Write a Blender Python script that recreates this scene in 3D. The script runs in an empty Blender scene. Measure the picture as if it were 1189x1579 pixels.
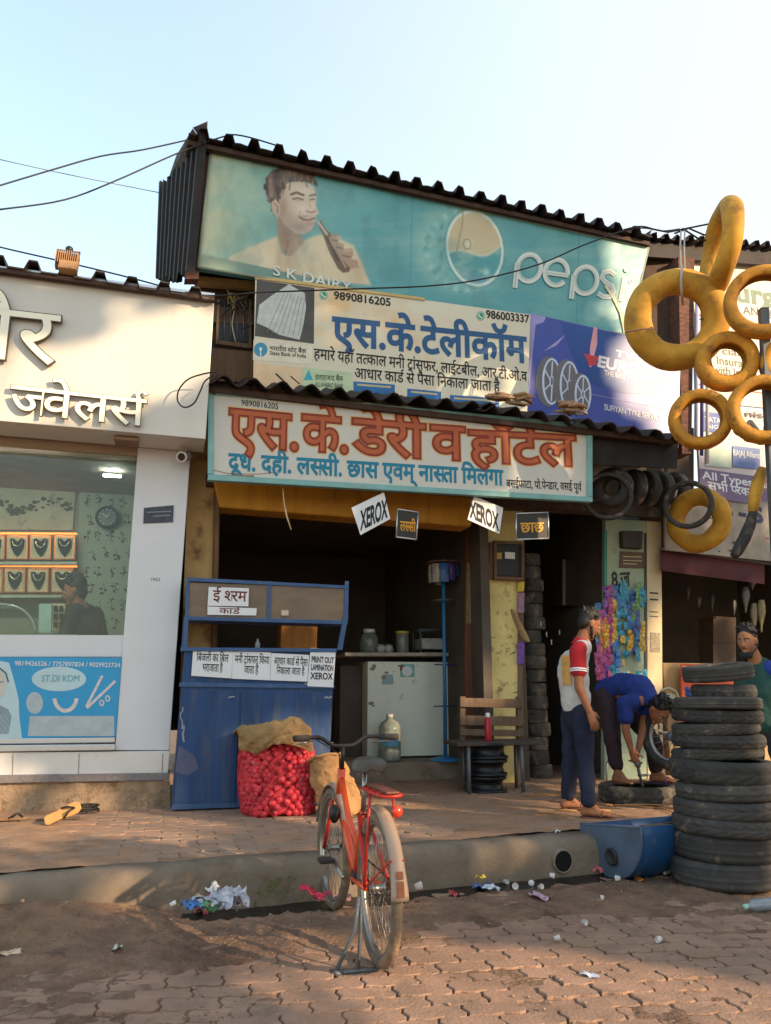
import bpy, bmesh, math, random
import numpy as np
from mathutils import Vector, Matrix, Euler, Quaternion, noise
V = Vector
sc = bpy.context.scene
C = sc.collection
R = random.Random(7)
rad = math.radians

# ------------------------------------------------------------------ camera, sky, sun
FPX, CX, CY, CAMZ, PITCH = 1200.0, 594.5, 789.5, 1.22, rad(12.7)
cam = bpy.data.cameras.new("camera")
cam.sensor_fit = 'VERTICAL'; cam.sensor_height = 36.0; cam.lens = 36.0 * FPX / 1579.0
cam.clip_start = 0.05; cam.clip_end = 2000
camo = bpy.data.objects.new("camera", cam); C.objects.link(camo)
camo.location = (0, 0, CAMZ); camo.rotation_euler = (math.pi / 2 + PITCH, 0, 0)
sc.camera = camo
SUN = V((0.82, -0.52, 0.37)).normalized()
SUN_EL = math.asin(SUN.z); SUN_AZ = math.atan2(SUN.x, SUN.y)
w = bpy.data.worlds.new("World"); sc.world = w; w.use_nodes = True
wn = w.node_tree; bg = wn.nodes["Background"]
sky = wn.nodes.new("ShaderNodeTexSky"); sky.sky_type = 'NISHITA'; sky.sun_disc = False
sky.sun_elevation = SUN_EL; sky.sun_rotation = SUN_AZ
sky.air_density = 1.4; sky.dust_density = 0.25; sky.ozone_density = 1.0
# thin bright haze that thickens towards the sun's side of the sky
geo = wn.nodes.new("ShaderNodeTexCoord"); sep = wn.nodes.new("ShaderNodeSeparateXYZ"); wn.links.new(geo.outputs["Generated"], sep.inputs[0])
hz = wn.nodes.new("ShaderNodeMapRange"); hz.interpolation_type = 'SMOOTHSTEP'; hz.inputs["From Min"].default_value = -.45; hz.inputs["From Max"].default_value = .5
hz.inputs["To Min"].default_value = 0.22; hz.inputs["To Max"].default_value = .92; wn.links.new(sep.outputs[0], hz.inputs["Value"])
hm = wn.nodes.new("ShaderNodeMix"); hm.data_type = 'RGBA'; wn.links.new(hz.outputs[0], hm.inputs["Factor"]); wn.links.new(sky.outputs[0], hm.inputs["A"]); hm.inputs["B"].default_value = (2.3, 2.5, 2.55, 1)
wn.links.new(hm.outputs["Result"], bg.inputs[0]); bg.inputs[1].default_value = 0.15
sl = bpy.data.lights.new("sun", 'SUN'); sl.energy = 2.7; sl.angle = rad(0.55); sl.color = (1.0, 0.74, 0.46)
so = bpy.data.objects.new("sun", sl); C.objects.link(so)
so.rotation_euler = (-SUN).to_track_quat('-Z', 'Y').to_euler(); so.location = SUN * 30
sc.view_settings.view_transform = 'Standard'; sc.view_settings.look = 'None'
sc.view_settings.exposure = 1.58; sc.view_settings.gamma = 1.0

# ------------------------------------------------------------------ placing helpers
_cp, _sp = math.cos(PITCH), math.sin(PITCH)
CAM = V((0, 0, CAMZ))
def ray(px, py):
    x = (px - CX) / FPX; y = -(py - CY) / FPX
    return V((x, _cp - y * _sp, _sp + y * _cp))
def G(px, py, z=0.0):                       # pixel -> point on a level surface
    r = ray(px, py); return CAM + r * ((z - CAMZ) / r.z)
def Y(px, py, y):                           # pixel -> point at a distance
    r = ray(px, py); return CAM + r * (y / r.y)
class Plane:
    def __init__(s, p, yaw=15.0, lean=0.0):
        a = rad(yaw); s.p = V(p); s.u = V((math.cos(a), math.sin(a), 0))
        s.n = V((math.sin(a), -math.cos(a), 0))
        s.w = V((0, 0, 1))
        if lean: s.w = (s.w + s.n * math.tan(rad(lean))).normalized(); s.n = s.u.cross(s.w)
    def at(s, px, py, off=0.0):
        r = ray(px, py); t = (s.p + s.n * off - CAM).dot(s.n) / r.dot(s.n)
        return CAM + r * t
    def pt(s, u, z, off=0.0): return s.p + s.u * u + s.w * z + s.n * off
    def uv(s, px, py):
        q = s.at(px, py) - s.p; return q.dot(s.u), q.dot(s.w)
    def back(s, d): q = Plane(s.p - s.n * d); q.u, q.n, q.w = s.u, s.n, s.w; return q
def front(d, yaw=15.0):                     # frontage plane, d metres behind the shop line
    f = Plane((0, 7.43, 0), 15); p = f.p - f.n * d
    if yaw != 15.0: return Plane(p, yaw)
    return Plane(p, 15)

# ------------------------------------------------------------------ materials
def lin(c):
    return tuple(((x / 255) / 12.92 if x / 255 <= .04045 else ((x / 255 + .055) / 1.055) ** 2.4) for x in c)
MATS = {}
def mat(name, col, rough=.7, metal=0.0, var=.18, vs=5.0, bump=0.0, bs=60.0, dirt=None, spec=.4, emit=None, alpha=None, streak=False, coat=0.0, orand=0.0):
    """col sRGB 0-255; var = brightness variation; dirt = (colour, amount 0-1, scale)"""
    if name in MATS: return MATS[name]
    m = bpy.data.materials.new(name); m.use_nodes = True; MATS[name] = m
    nt = m.node_tree; N = nt.nodes; L = nt.links; b = N["Principled BSDF"]
    b.inputs["Roughness"].default_value = rough; b.inputs["Metallic"].default_value = metal
    b.inputs["Specular IOR Level"].default_value = spec
    if coat: b.inputs["Coat Weight"].default_value = coat
    tc = N.new("ShaderNodeTexCoord"); oi = N.new("ShaderNodeObjectInfo")
    ad = N.new("ShaderNodeVectorMath"); ad.operation = 'ADD'
    mu = N.new("ShaderNodeMath"); mu.operation = 'MULTIPLY'; mu.inputs[1].default_value = 37.0
    L.new(oi.outputs["Random"], mu.inputs[0]); L.new(tc.outputs["Object"], ad.inputs[0]); L.new(mu.outputs[0], ad.inputs[1])
    src = ad.outputs[0]
    if streak:
        mp = N.new("ShaderNodeMapping"); mp.inputs["Scale"].default_value = (3, 3, .35); L.new(src, mp.inputs[0]); ssrc = mp.outputs[0]
    else: ssrc = src
    nz = N.new("ShaderNodeTexNoise"); nz.inputs["Scale"].default_value = vs; nz.inputs["Detail"].default_value = 7; nz.inputs["Roughness"].default_value = .62
    L.new(ssrc, nz.inputs["Vector"])
    mr = N.new("ShaderNodeMapRange"); mr.inputs["From Min"].default_value = .3; mr.inputs["From Max"].default_value = .7
    mr.inputs["To Min"].default_value = 1 - var; mr.inputs["To Max"].default_value = 1 + var * .6
    L.new(nz.outputs["Fac"], mr.inputs["Value"])
    c = lin(col)
    mx = N.new("ShaderNodeMix"); mx.data_type = 'RGBA'; mx.blend_type = 'MULTIPLY'; mx.inputs["Factor"].default_value = 1
    mx.inputs["A"].default_value = (*c, 1); L.new(mr.outputs[0], mx.inputs["B"])
    out = mx.outputs["Result"]
    if orand:
        om = N.new("ShaderNodeMapRange"); om.inputs["To Min"].default_value = 1 - orand; om.inputs["To Max"].default_value = 1 + orand; L.new(oi.outputs["Random"], om.inputs["Value"])
        m3 = N.new("ShaderNodeMix"); m3.data_type = 'RGBA'; m3.blend_type = 'MULTIPLY'; m3.inputs["Factor"].default_value = 1; L.new(out, m3.inputs["A"]); L.new(om.outputs[0], m3.inputs["B"]); out = m3.outputs["Result"]
    if dirt:
        dn = N.new("ShaderNodeTexNoise"); dn.inputs["Scale"].default_value = dirt[2]; dn.inputs["Detail"].default_value = 9; dn.inputs["Roughness"].default_value = .7
        L.new(ssrc, dn.inputs["Vector"])
        dr = N.new("ShaderNodeMapRange"); t = .72 - dirt[1] * .45
        dr.inputs["From Min"].default_value = t; dr.inputs["From Max"].default_value = t + .16
        L.new(dn.outputs["Fac"], dr.inputs["Value"])
        dm = N.new("ShaderNodeMix"); dm.data_type = 'RGBA'; L.new(dr.outputs[0], dm.inputs["Factor"])
        L.new(out, dm.inputs["A"]); dm.inputs["B"].default_value = (*lin(dirt[0]), 1); out = dm.outputs["Result"]
        rr = N.new("ShaderNodeMapRange"); rr.inputs["To Min"].default_value = rough; rr.inputs["To Max"].default_value = .9
        L.new(dr.outputs[0], rr.inputs["Value"]); L.new(rr.outputs[0], b.inputs["Roughness"])
    L.new(out, b.inputs["Base Color"])
    if bump:
        bn = N.new("ShaderNodeTexNoise"); bn.inputs["Scale"].default_value = bs; bn.inputs["Detail"].default_value = 6
        L.new(src, bn.inputs["Vector"])
        bp = N.new("ShaderNodeBump"); bp.inputs["Strength"].default_value = bump; bp.inputs["Distance"].default_value = .02
        L.new(bn.outputs["Fac"], bp.inputs["Height"]); L.new(bp.outputs[0], b.inputs["Normal"])
    if emit:
        b.inputs["Emission Color"].default_value = (*lin(emit[0]), 1); b.inputs["Emission Strength"].default_value = emit[1]
    return m
def glass(name, tint=(235, 242, 240), refl=.5, rough=.02, body=0.0):
    if name in MATS: return MATS[name]
    m = bpy.data.materials.new(name); m.use_nodes = True; MATS[name] = m
    nt = m.node_tree; N = nt.nodes; L = nt.links; N.remove(N["Principled BSDF"])
    tr = N.new("ShaderNodeBsdfTransparent"); tr.inputs[0].default_value = (*lin(tint), 1)
    gl = N.new("ShaderNodeBsdfGlossy"); gl.inputs["Roughness"].default_value = rough
    fr = N.new("ShaderNodeFresnel"); fr.inputs[0].default_value = 1.5
    mm = N.new("ShaderNodeMath"); mm.operation = 'MULTIPLY'; mm.inputs[1].default_value = refl * 2; L.new(fr.outputs[0], mm.inputs[0])
    mi = N.new("ShaderNodeMixShader"); L.new(mm.outputs[0], mi.inputs[0]); L.new(tr.outputs[0], mi.inputs[1]); L.new(gl.outputs[0], mi.inputs[2])
    res = mi
    if body:
        df = N.new("ShaderNodeBsdfDiffuse"); df.inputs[0].default_value = (*lin(tint), 1)
        m2 = N.new("ShaderNodeMixShader"); nz = N.new("ShaderNodeTexNoise"); nz.inputs["Scale"].default_value = 4
        mr = N.new("ShaderNodeMapRange"); mr.inputs["To Min"].default_value = body * .5; mr.inputs["To Max"].default_value = body * 1.5
        L.new(nz.outputs[0], mr.inputs[0]); L.new(mr.outputs[0], m2.inputs[0]); L.new(mi.outputs[0], m2.inputs[1]); L.new(df.outputs[0], m2.inputs[2]); res = m2
    L.new(res.outputs[0], N["Material Output"].inputs[0])
    return m

# ------------------------------------------------------------------ mesh builder
class MB:
    def __init__(s): s.v = []; s.f = []; s.sm = []
    def add(s, vs, fs, smooth=False):
        o = len(s.v); s.v += [V(x) for x in vs]
        for f in fs: s.f.append(tuple(i + o for i in f)); s.sm.append(smooth)
        return s
    def box(s, c, size, rot=None, taper=1.0):
        hx, hy, hz = size[0] / 2, size[1] / 2, size[2] / 2
        vs = []
        for z, t in ((-hz, 1), (hz, taper)):
            for x, y in ((-hx, -hy), (hx, -hy), (hx, hy), (-hx, hy)): vs.append(V((x * t, y * t, z)))
        M = rot if rot is not None else Matrix.Identity(3)
        vs = [M @ q + V(c) for q in vs]
        return s.add(vs, [(0, 3, 2, 1), (4, 5, 6, 7), (0, 1, 5, 4), (1, 2, 6, 5), (2, 3, 7, 6), (3, 0, 4, 7)])
    def hexa(s, a, b):                       # two quads, bottom ring a and top ring b
        return s.add(list(a) + list(b), [(0, 3, 2, 1), (4, 5, 6, 7), (0, 1, 5, 4), (1, 2, 6, 5), (2, 3, 7, 6), (3, 0, 4, 7)])
    def slab(s, pts, vec):                   # polygon extruded along a vector
        n = len(pts); pts = [V(p) for p in pts]; vec = V(vec)
        vs = pts + [p + vec for p in pts]
        fs = [tuple(range(n)), tuple(range(2 * n - 1, n - 1, -1))] + [(i, i + n, (i + 1) % n + n, (i + 1) % n) for i in range(n)]
        return s.add(vs, fs)
    def face(s, pts): return s.add(pts, [tuple(range(len(pts)))])
    def loft(s, rings, cap=True, closed=True, smooth=True):
        n = len(rings[0]); vs = [q for r in rings for q in r]; fs = []
        for i in range(len(rings) - 1):
            for j in range(n if closed else n - 1):
                k = (j + 1) % n; fs.append((i * n + j, i * n + k, (i + 1) * n + k, (i + 1) * n + j))
        if cap and closed: fs.append(tuple(range(n - 1, -1, -1))); fs.append(tuple(range((len(rings) - 1) * n, len(rings) * n)))
        return s.add(vs, fs, smooth)
    def tube(s, pts, r, n=8, cap=True, smooth=True):
        pts = [V(p) for p in pts]; rings = []; ref = None
        for i, p in enumerate(pts):
            t = (pts[min(i + 1, len(pts) - 1)] - pts[max(i - 1, 0)])
            if t.length < 1e-9: t = V((0, 0, 1))
            t.normalize()
            if ref is None:
                ref = V((0, 0, 1)) if abs(t.z) < .9 else V((1, 0, 0))
            a = t.cross(ref)
            if a.length < 1e-4: a = t.cross(V((1, .3, .2)))
            a.normalize(); b = a.cross(t).normalized(); ref = b
            rr = r[i] if isinstance(r, (list, tuple)) else r
            rings.append([p + a * math.cos(2 * math.pi * k / n) * rr + b * math.sin(2 * math.pi * k / n) * rr for k in range(n)])
        return s.loft(rings, cap, True, smooth)
    def lathe(s, prof, n=24, M=None, cap=False, smooth=True, closed=False, fn=None):
        M = M if M is not None else Matrix.Identity(4); vs = []; m = len(prof); fs = []
        for k in range(n):
            a = 2 * math.pi * k / n
            for j, (r, z) in enumerate(prof):
                if fn: r, z = fn(k, j, r, z)
                vs.append(M @ V((r * math.cos(a), r * math.sin(a), z)))
        for k in range(n):
            k2 = (k + 1) % n
            for j in range(m if closed else m - 1):
                j2 = (j + 1) % m
                fs.append((k * m + j, k2 * m + j, k2 * m + j2, k * m + j2))
        if cap:
            fs.append(tuple(k * m + m - 1 for k in range(n))); fs.append(tuple(k * m for k in range(n - 1, -1, -1)))
        return s.add(vs, fs, smooth)
    def ball(s, c, r, n=10, m=7, rot=None):
        rx, ry, rz = (r, r, r) if not isinstance(r, (tuple, list)) else r
        vs = []; fs = []; M = rot if rot is not None else Matrix.Identity(3)
        for i in range(m + 1):
            th = math.pi * i / m
            for k in range(n):
                a = 2 * math.pi * k / n
                vs.append(M @ V((rx * math.sin(th) * math.cos(a), ry * math.sin(th) * math.sin(a), rz * math.cos(th))) + V(c))
        for i in range(m):
            for k in range(n):
                k2 = (k + 1) % n; fs.append((i * n + k, (i + 1) * n + k, (i + 1) * n + k2, i * n + k2))
        return s.add(vs, fs, True)
    def cone(s, a, b, ra, rb, n=14, flat=1.0, side=None):   # tapered capsule
        a, b = V(a), V(b); t = (b - a); L = t.length
        t = t / L if L > 1e-6 else V((0, 0, 1))
        sd = V(side) if side is not None else (V((1, 0, 0)) if abs(t.x) < .8 else V((0, 1, 0)))
        x = (sd - t * sd.dot(t)).normalized(); y = t.cross(x)
        rings = []
        for k in range(5):
            th = math.pi / 2 * (1 - k / 4) * .98; rings.append((a - t * ra * math.sin(th), ra * math.cos(th)))
        for k in range(1, 5):
            th = math.pi / 2 * k / 4 * .98; rings.append((b + t * rb * math.sin(th), rb * math.cos(th)))
        rr = [[p + x * math.cos(2 * math.pi * q / n) * r + y * math.sin(2 * math.pi * q / n) * r * flat for q in range(n)] for p, r in rings]
        # the first ring of the second cap
        rr.insert(5, [b + x * math.cos(2 * math.pi * q / n) * rb + y * math.sin(2 * math.pi * q / n) * rb * flat for q in range(n)])
        return s.loft(rr)
    def mesh(s, name, inv=None):
        me = bpy.data.meshes.new(name)
        vs = [inv @ q for q in s.v] if inv is not None else s.v
        me.from_pydata([tuple(q) for q in vs], [], s.f)
        me.polygons.foreach_set("use_smooth", s.sm); me.update()
        return me
XF = {}
def root(name, loc, label, cat, group=None, rz=0.0):
    o = bpy.data.objects.new(name, None); o.empty_display_size = .1; C.objects.link(o)
    o.location = loc; o.rotation_euler = (0, 0, rz); o["label"] = label; o["category"] = cat
    if group: o["group"] = group
    XF[o] = (Matrix.Translation(V(loc)) @ Matrix.Rotation(rz, 4, 'Z')).inverted()
    return o
def part(name, mb, m, parent, bevel=0.0, seg=2, label=None, kind=None, remesh=0, subsurf=0, smooth_it=0):
    me = mb.mesh(name, XF[parent]); o = bpy.data.objects.new(name, me); C.objects.link(o); o.parent = parent; XF[o] = XF[parent]
    fin(o, m, bevel, seg, remesh, subsurf, smooth_it)
    if label: o["label"] = label
    if kind: o["kind"] = kind
    return o
def folds(o, amp, size=.1):
    tx = bpy.data.textures.new("cloth_folds", 'CLOUDS'); tx.noise_scale = size; tx.noise_depth = 2
    md = o.modifiers.new("folds", 'DISPLACE'); md.texture = tx; md.strength = amp; md.mid_level = .5; md.texture_coords = 'LOCAL'
    return o
def fin(o, m, bevel=0, seg=2, remesh=0, subsurf=0, smooth_it=0):
    for mm in (m if isinstance(m, (list, tuple)) else [m]): o.data.materials.append(mm)
    if remesh:
        md = o.modifiers.new("remesh", 'REMESH'); md.mode = 'VOXEL'; md.voxel_size = remesh; md.use_smooth_shade = True
        if smooth_it:
            md = o.modifiers.new("smooth", 'SMOOTH'); md.factor = .5; md.iterations = smooth_it
    if bevel:
        md = o.modifiers.new("bevel", 'BEVEL'); md.width = bevel; md.segments = seg; md.limit_method = 'ANGLE'; md.angle_limit = rad(40)
    if subsurf:
        md = o.modifiers.new("sub", 'SUBSURF'); md.levels = subsurf; md.render_levels = subsurf
def thing(name, mb, m, label, cat, group=None, bevel=0.0, seg=2, kind=None, subsurf=0):
    xs = [q.x for q in mb.v]; ys = [q.y for q in mb.v]; zs = [q.z for q in mb.v]
    loc = V(((min(xs) + max(xs)) / 2, (min(ys) + max(ys)) / 2, min(zs)))
    me = mb.mesh(name, Matrix.Translation(-loc)); o = bpy.data.objects.new(name, me); C.objects.link(o); o.location = loc
    XF[o] = Matrix.Translation(-loc)
    fin(o, m, bevel, seg, 0, subsurf)
    if kind: o["kind"] = kind
    if label: o["label"] = label; o["category"] = cat
    if group: o["group"] = group
    return o
def dup(o, loc, rot=None, label=None, group=None, scale=None):
    def cp(a, p):
        c = a.copy(); C.objects.link(c)
        if p is not None: c.parent = p
        for ch in kids.get(a, []): cp(ch, c)
        return c
    kids = {}
    for a in bpy.data.objects:
        if a.parent: kids.setdefault(a.parent, []).append(a)
    c = cp(o, None); c.location = loc
    if rot is not None: c.rotation_euler = rot
    if scale is not None: c.scale = scale if isinstance(scale, (tuple, list)) else (scale,) * 3
    if label: c["label"] = label
    if group: c["group"] = group
    return c

# ------------------------------------------------------------------ lettering
_gl = {}; _ad = {}
def _curve_mesh(s, off):
    c = bpy.data.curves.new("glyph", 'FONT'); c.body = s; c.offset = off; c.resolution_u = 4
    o = bpy.data.objects.new("glyph", c); C.objects.link(o)
    dg = bpy.context.evaluated_depsgraph_get(); e = o.evaluated_get(dg)
    me = e.to_mesh(); vs = [(q.co.x, q.co.y) for q in me.vertices]; fs = [tuple(p.vertices) for p in me.polygons]
    e.to_mesh_clear(); bpy.data.objects.remove(o); bpy.data.curves.remove(c)
    return vs, fs
def fatten(vs, fs, off):                     # grow a flat glyph outwards by a strip along its outline
    cnt = {}
    for f in fs:
        for i in range(len(f)):
            a, b = f[i], f[(i + 1) % len(f)]; k = (min(a, b), max(a, b)); cnt.setdefault(k, []).append((a, b))
    area = sum(vs[f[i]][0] * vs[f[(i + 1) % len(f)]][1] - vs[f[(i + 1) % len(f)]][0] * vs[f[i]][1] for f in fs for i in range(len(f)))
    sg = 1 if area > 0 else -1
    be = [e[0] for e in cnt.values() if len(e) == 1]; nr = {}
    for a, b in be:
        dx, dy = vs[b][0] - vs[a][0], vs[b][1] - vs[a][1]; l = math.hypot(dx, dy) or 1e-9; n = (dy / l * sg, -dx / l * sg)
        for q in (a, b): nr.setdefault(q, []).append(n)
    out = list(vs); idx = {}
    for q, ns in nr.items():
        x, y = sum(n[0] for n in ns), sum(n[1] for n in ns); l = math.hypot(x, y)
        if l < 1e-4: x, y, l = ns[0][0], ns[0][1], 1.0
        d = max(.55, l / len(ns)); idx[q] = len(out); out.append((vs[q][0] + x / l * off / d, vs[q][1] + y / l * off / d))
    return out, list(fs) + [(b, a, idx[a], idx[b]) if sg > 0 else (a, b, idx[b], idx[a]) for a, b in be]
def glyph(ch, off):
    if (ch, 0) not in _gl: _gl[(ch, 0)] = _curve_mesh(ch, 0)
    if (ch, off) not in _gl: _gl[(ch, off)] = fatten(*_gl[(ch, 0)], off)
    return _gl[(ch, off)]
def adv(ch):
    if ch not in _ad:
        a = max(q[0] for q in _curve_mesh("n" + ch + "H", 0)[0]); b = max(q[0] for q in _curve_mesh("nH", 0)[0]); _ad[ch] = a - b
    return _ad[ch]
def clipx(vs, fs, x1):
    bm = bmesh.new(); vv = [bm.verts.new((a, b, 0)) for a, b in vs]
    for f in fs:
        try: bm.faces.new([vv[i] for i in f])
        except ValueError: pass
    bmesh.ops.bisect_plane(bm, geom=bm.verts[:] + bm.edges[:] + bm.faces[:], plane_co=(x1, 0, 0), plane_no=(1, 0, 0), clear_outer=True)
    bm.verts.index_update(); o = [(q.co.x, q.co.y) for q in bm.verts]; g = [tuple(q.index for q in f.verts) for f in bm.faces]; bm.free()
    return o, g
def stroke(pts, wd):
    L = []; Rr = []
    for i, (x, y) in enumerate(pts):
        a = pts[max(i - 1, 0)]; b = pts[min(i + 1, len(pts) - 1)]; dx, dy = b[0] - a[0], b[1] - a[1]; l = math.hypot(dx, dy) or 1
        L.append((x - dy / l * wd / 2, y + dx / l * wd / 2)); Rr.append((x + dy / l * wd / 2, y - dx / l * wd / 2))
    n = len(pts); return L + Rr, [(i, i + 1, n + i + 1, n + i) for i in range(n - 1)]
def layout(s, off=0.0, space=0.0):
    """'~' after a letter = half form, '^' = reph over the last letter, '_' = slanting ra-stroke under it"""
    out = []; x = 0.0; last = 0.0; i = 0
    while i < len(s):
        ch = s[i]; nx = s[i + 1] if i + 1 < len(s) else ''
        if ch == ' ': x += .26 + space; i += 1; continue
        if ch == '^':
            wd = .065 + 2 * off; out.append(([(a + x, b) for a, b in stroke([(-.13, .62), (-.17, .72), (-.12, .81), (-.03, .80), (.0, .74)], wd)[0]], stroke([(0, 0)] * 5, wd)[1])); i += 1; continue
        if ch == '_':
            vs, fs = stroke([(-.44, -.13), (-.30, .01), (-.16, -.13)], .06 + 2 * off); out.append(([(a + x, b) for a, b in vs], fs)); i += 1; continue
        vs, fs = glyph(ch, off); a = adv(ch)
        if nx == '~':
            vs, fs = glyph(ch, 0); vs, fs = clipx(vs, fs, a - .155)
            if off: vs, fs = fatten(vs, fs, off)
            aa = a - .16; i += 1
        else: aa = a
        out.append(([(q[0] + x, q[1]) for q in vs], fs))
        if aa > .02: x += aa + space
        i += 1
    return out
def lettering(mb, pl, s, A, B, hp, off=0.0, lift=.002, deva=None, depth=0.0, step=.00025, space=0.0, slant=0.0, over=0.0):
    """text along the photographed baseline A-B on plane pl; hp = letter height in photo pixels at A"""
    if deva is None: deva = any('\u0900' <= c <= '\u097f' for c in s)
    lay = layout(s, off, space); base = layout(s, 0.0, space) if off else lay
    xs = [q[0] for vs, fs in base for q in vs]; x0, x1 = min(xs), max(xs)
    a = pl.at(*A); b = pl.at(*B); e = (b - a); Wd = e.length; e = e / (x1 - x0)
    H = (pl.at(A[0], A[1] - hp) - a).dot(pl.w); ref = .615 if deva else .70
    up = pl.w * (H / ref)
    for k, (vs, fs) in enumerate(lay):
        z = lift + (k % 3) * step
        pts = [a + e * (q[0] - x0 + slant * q[1]) + up * (q[1] - 0.0) + pl.n * z for q in vs]
        if not depth: mb.add(pts, fs); continue
        n = len(pts); cnt = {}
        for f in fs:
            for i in range(len(f)):
                ed = (f[i], f[(i + 1) % len(f)]); cnt[tuple(sorted(ed))] = cnt.get(tuple(sorted(ed)), []) + [ed]
        side = [(ed[0][1], ed[0][0], ed[0][0] + n, ed[0][1] + n) for ed in cnt.values() if len(ed) == 1]
        mb.add([p for p in pts] + [p - pl.n * depth for p in pts], list(fs) + side)
    return mb
# ------------------------------------------------------------------ shared shapes
def px(pl, pts, off=0.0): return [pl.at(a, b, off) for a, b in pts]
def slabpx(mb, pl, pts, th, off=0.0):
    return mb.slab(px(pl, pts, off), pl.n * -th)
def rectpx(x0, y0, x1, y1): return [(x0, y0), (x1, y0), (x1, y1), (x0, y1)]
def smooth(a, b, x):
    t = max(0.0, min(1.0, (x - a) / (b - a))); return t * t * (3 - 2 * t)
def fn(p, s, seed=0.0, oct=4): return noise.fractal(V((p[0] * s + seed, p[1] * s + seed * .7, (p[2] if len(p) > 2 else 0) * s)), 1.0, 2.0, oct)
def ell(pl, c, a, b, off=0.0, n=28, rot=0.0, t0=0, t1=360):
    o = []
    for k in range(n if t1 - t0 >= 360 else n + 1):
        t = rad(t0 + (t1 - t0) * k / n); x, y = a * math.cos(t), b * math.sin(t)
        o.append(pl.at(c[0] + x * math.cos(rot) - y * math.sin(rot), c[1] + x * math.sin(rot) + y * math.cos(rot), off))
    return o
def ringpx(mb, pl, c, a, b, wd, off, n=32, rot=0.0, t0=0, t1=360):
    o = ell(pl, c, a, b, off, n, rot, t0, t1); i = ell(pl, c, a - wd, b - wd, off, n, rot, t0, t1); m = len(o)
    full = t1 - t0 >= 360
    mb.add(o + i, [(k, (k + 1) % m, m + (k + 1) % m, m + k) for k in range(m if full else m - 1)])
def strokepx(mb, pl, pts, wd, off):
    vs, fs = stroke(pts, wd); mb.add([pl.at(a, b, off) for a, b in vs], fs)
def corrugated(mb, P0, P1, back, period, amp, up=None, th=.006, jag=0.0, rnd=False, rows=3, dip=0.0):
    P0, P1, back = V(P0), V(P1), V(back); L = (P1 - P0).length; u = (P1 - P0) / L
    if up is None: up = u.cross(back).normalized(); up = up if up.z > 0 else -up
    prof = []; n = int(L / period)
    for k in range(n + 1):
        for f, h in (((0, 0), (.3, 0), (.42, 1), (.68, 1), (.8, 0)) if not rnd else [(q / 8, .5 - .5 * math.cos(2 * math.pi * q / 8)) for q in range(8)]):
            x = (k + f) * period
            if x <= L: prof.append((x, h * amp))
    rings = []
    top = []; bot = []
    for r in range(rows):
        t = r / (rows - 1); j = [back.normalized() * (R.uniform(-jag, jag) if r in (0, rows - 1) else 0) for _ in prof]
        sag = -up * dip * math.sin(math.pi * t)
        top.append([P0 + u * x + up * (h + th) + back * t + q + sag for (x, h), q in zip(prof, j)])
        bot.append([P0 + u * x + up * h + back * t + q + sag for (x, h), q in zip(prof, j)])
    m = len(prof); vs = [q for r in top for q in r] + [q for r in bot for q in r]; o = rows * m; fs = []
    for r in range(rows - 1):
        for k in range(m - 1):
            a = r * m + k; fs.append((a, a + 1, a + m + 1, a + m)); fs.append((o + a + m, o + a + m + 1, o + a + 1, o + a))
    for k in range(m - 1):
        fs.append((k + 1, k, o + k, o + k + 1)); a = (rows - 1) * m + k; fs.append((a, a + 1, o + a + 1, o + a))
    for r in range(rows - 1):
        a = r * m; fs.append((a, a + m, o + a + m, o + a)); a = r * m + m - 1; fs.append((a + m, a, o + a, o + a + m))
    return mb.add(vs, fs)

# ------------------------------------------------------------------ common materials
M_ = mat
WHITE = M_("white_laminate", (205, 205, 208), .35, var=.05, vs=2, dirt=((150, 140, 125), .12, 3), bump=.02, bs=8)
FASC = M_("fascia_panel", (204, 198, 188), .36, var=.07, vs=1.2, streak=True, dirt=((170, 160, 146), .22, 2.2), bump=.06, bs=1.8)
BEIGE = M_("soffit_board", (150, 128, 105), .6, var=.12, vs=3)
ALU = M_("aluminium", (190, 192, 195), .3, .8, var=.06)
STEEL = M_("grey_painted_steel", (98, 100, 104), .5, .3, var=.2, dirt=((95, 65, 45), .25, 9))
TIN = M_("rusty_dark_tin", (52, 46, 46), .75, .15, var=.4, vs=3, dirt=((72, 48, 36), .45, 4), bump=.15, bs=25)
TINB = M_("weathered_grey_tin", (96, 88, 80), .65, .2, var=.3, vs=4, dirt=((70, 52, 42), .4, 5), bump=.1, bs=30)
BLACK = M_("black_plastic", (22, 22, 24), .45, var=.2)
WIRE = M_("black_cable", (30, 28, 30), .55, var=.1)
RUBBER = M_("tyre_rubber", (58, 55, 53), .8, var=.35, vs=9, dirt=((124, 108, 92), .36, 7), bump=.15, bs=60, orand=.35)
RUBD = M_("dusty_tyre_rubber", (70, 65, 61), .85, var=.35, vs=9, dirt=((132, 116, 98), .46, 6), bump=.15, bs=60, orand=.3)
WOOD = M_("old_grey_wood", (104, 82, 64), .8, var=.35, vs=7, streak=True, dirt=((60, 45, 36), .35, 8), bump=.2, bs=40)
WOODB = M_("brown_board", (98, 58, 36), .65, var=.25, vs=5, streak=True)
PLASTER = M_("dirty_tan_plaster", (176, 142, 92), .9, var=.25, vs=3, dirt=((92, 68, 48), .42, 3.5), bump=.25, bs=18)
YELPL = M_("yellow_painted_pillar", (214, 194, 130), .85, var=.2, vs=3, dirt=((142, 116, 80), .38, 5), bump=.2, bs=22)
CONC = M_("dirty_concrete", (128, 112, 97), .93, var=.22, vs=4, dirt=((84, 68, 55), .36, 3), bump=.35, bs=35)
PLINTH = M_("rough_render", (152, 128, 104), .95, var=.35, vs=9, dirt=((96, 72, 54), .45, 8), bump=.6, bs=45)
DARKW = M_("dark_interior_wall", (84, 74, 66), .9, var=.3, vs=2)
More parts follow.
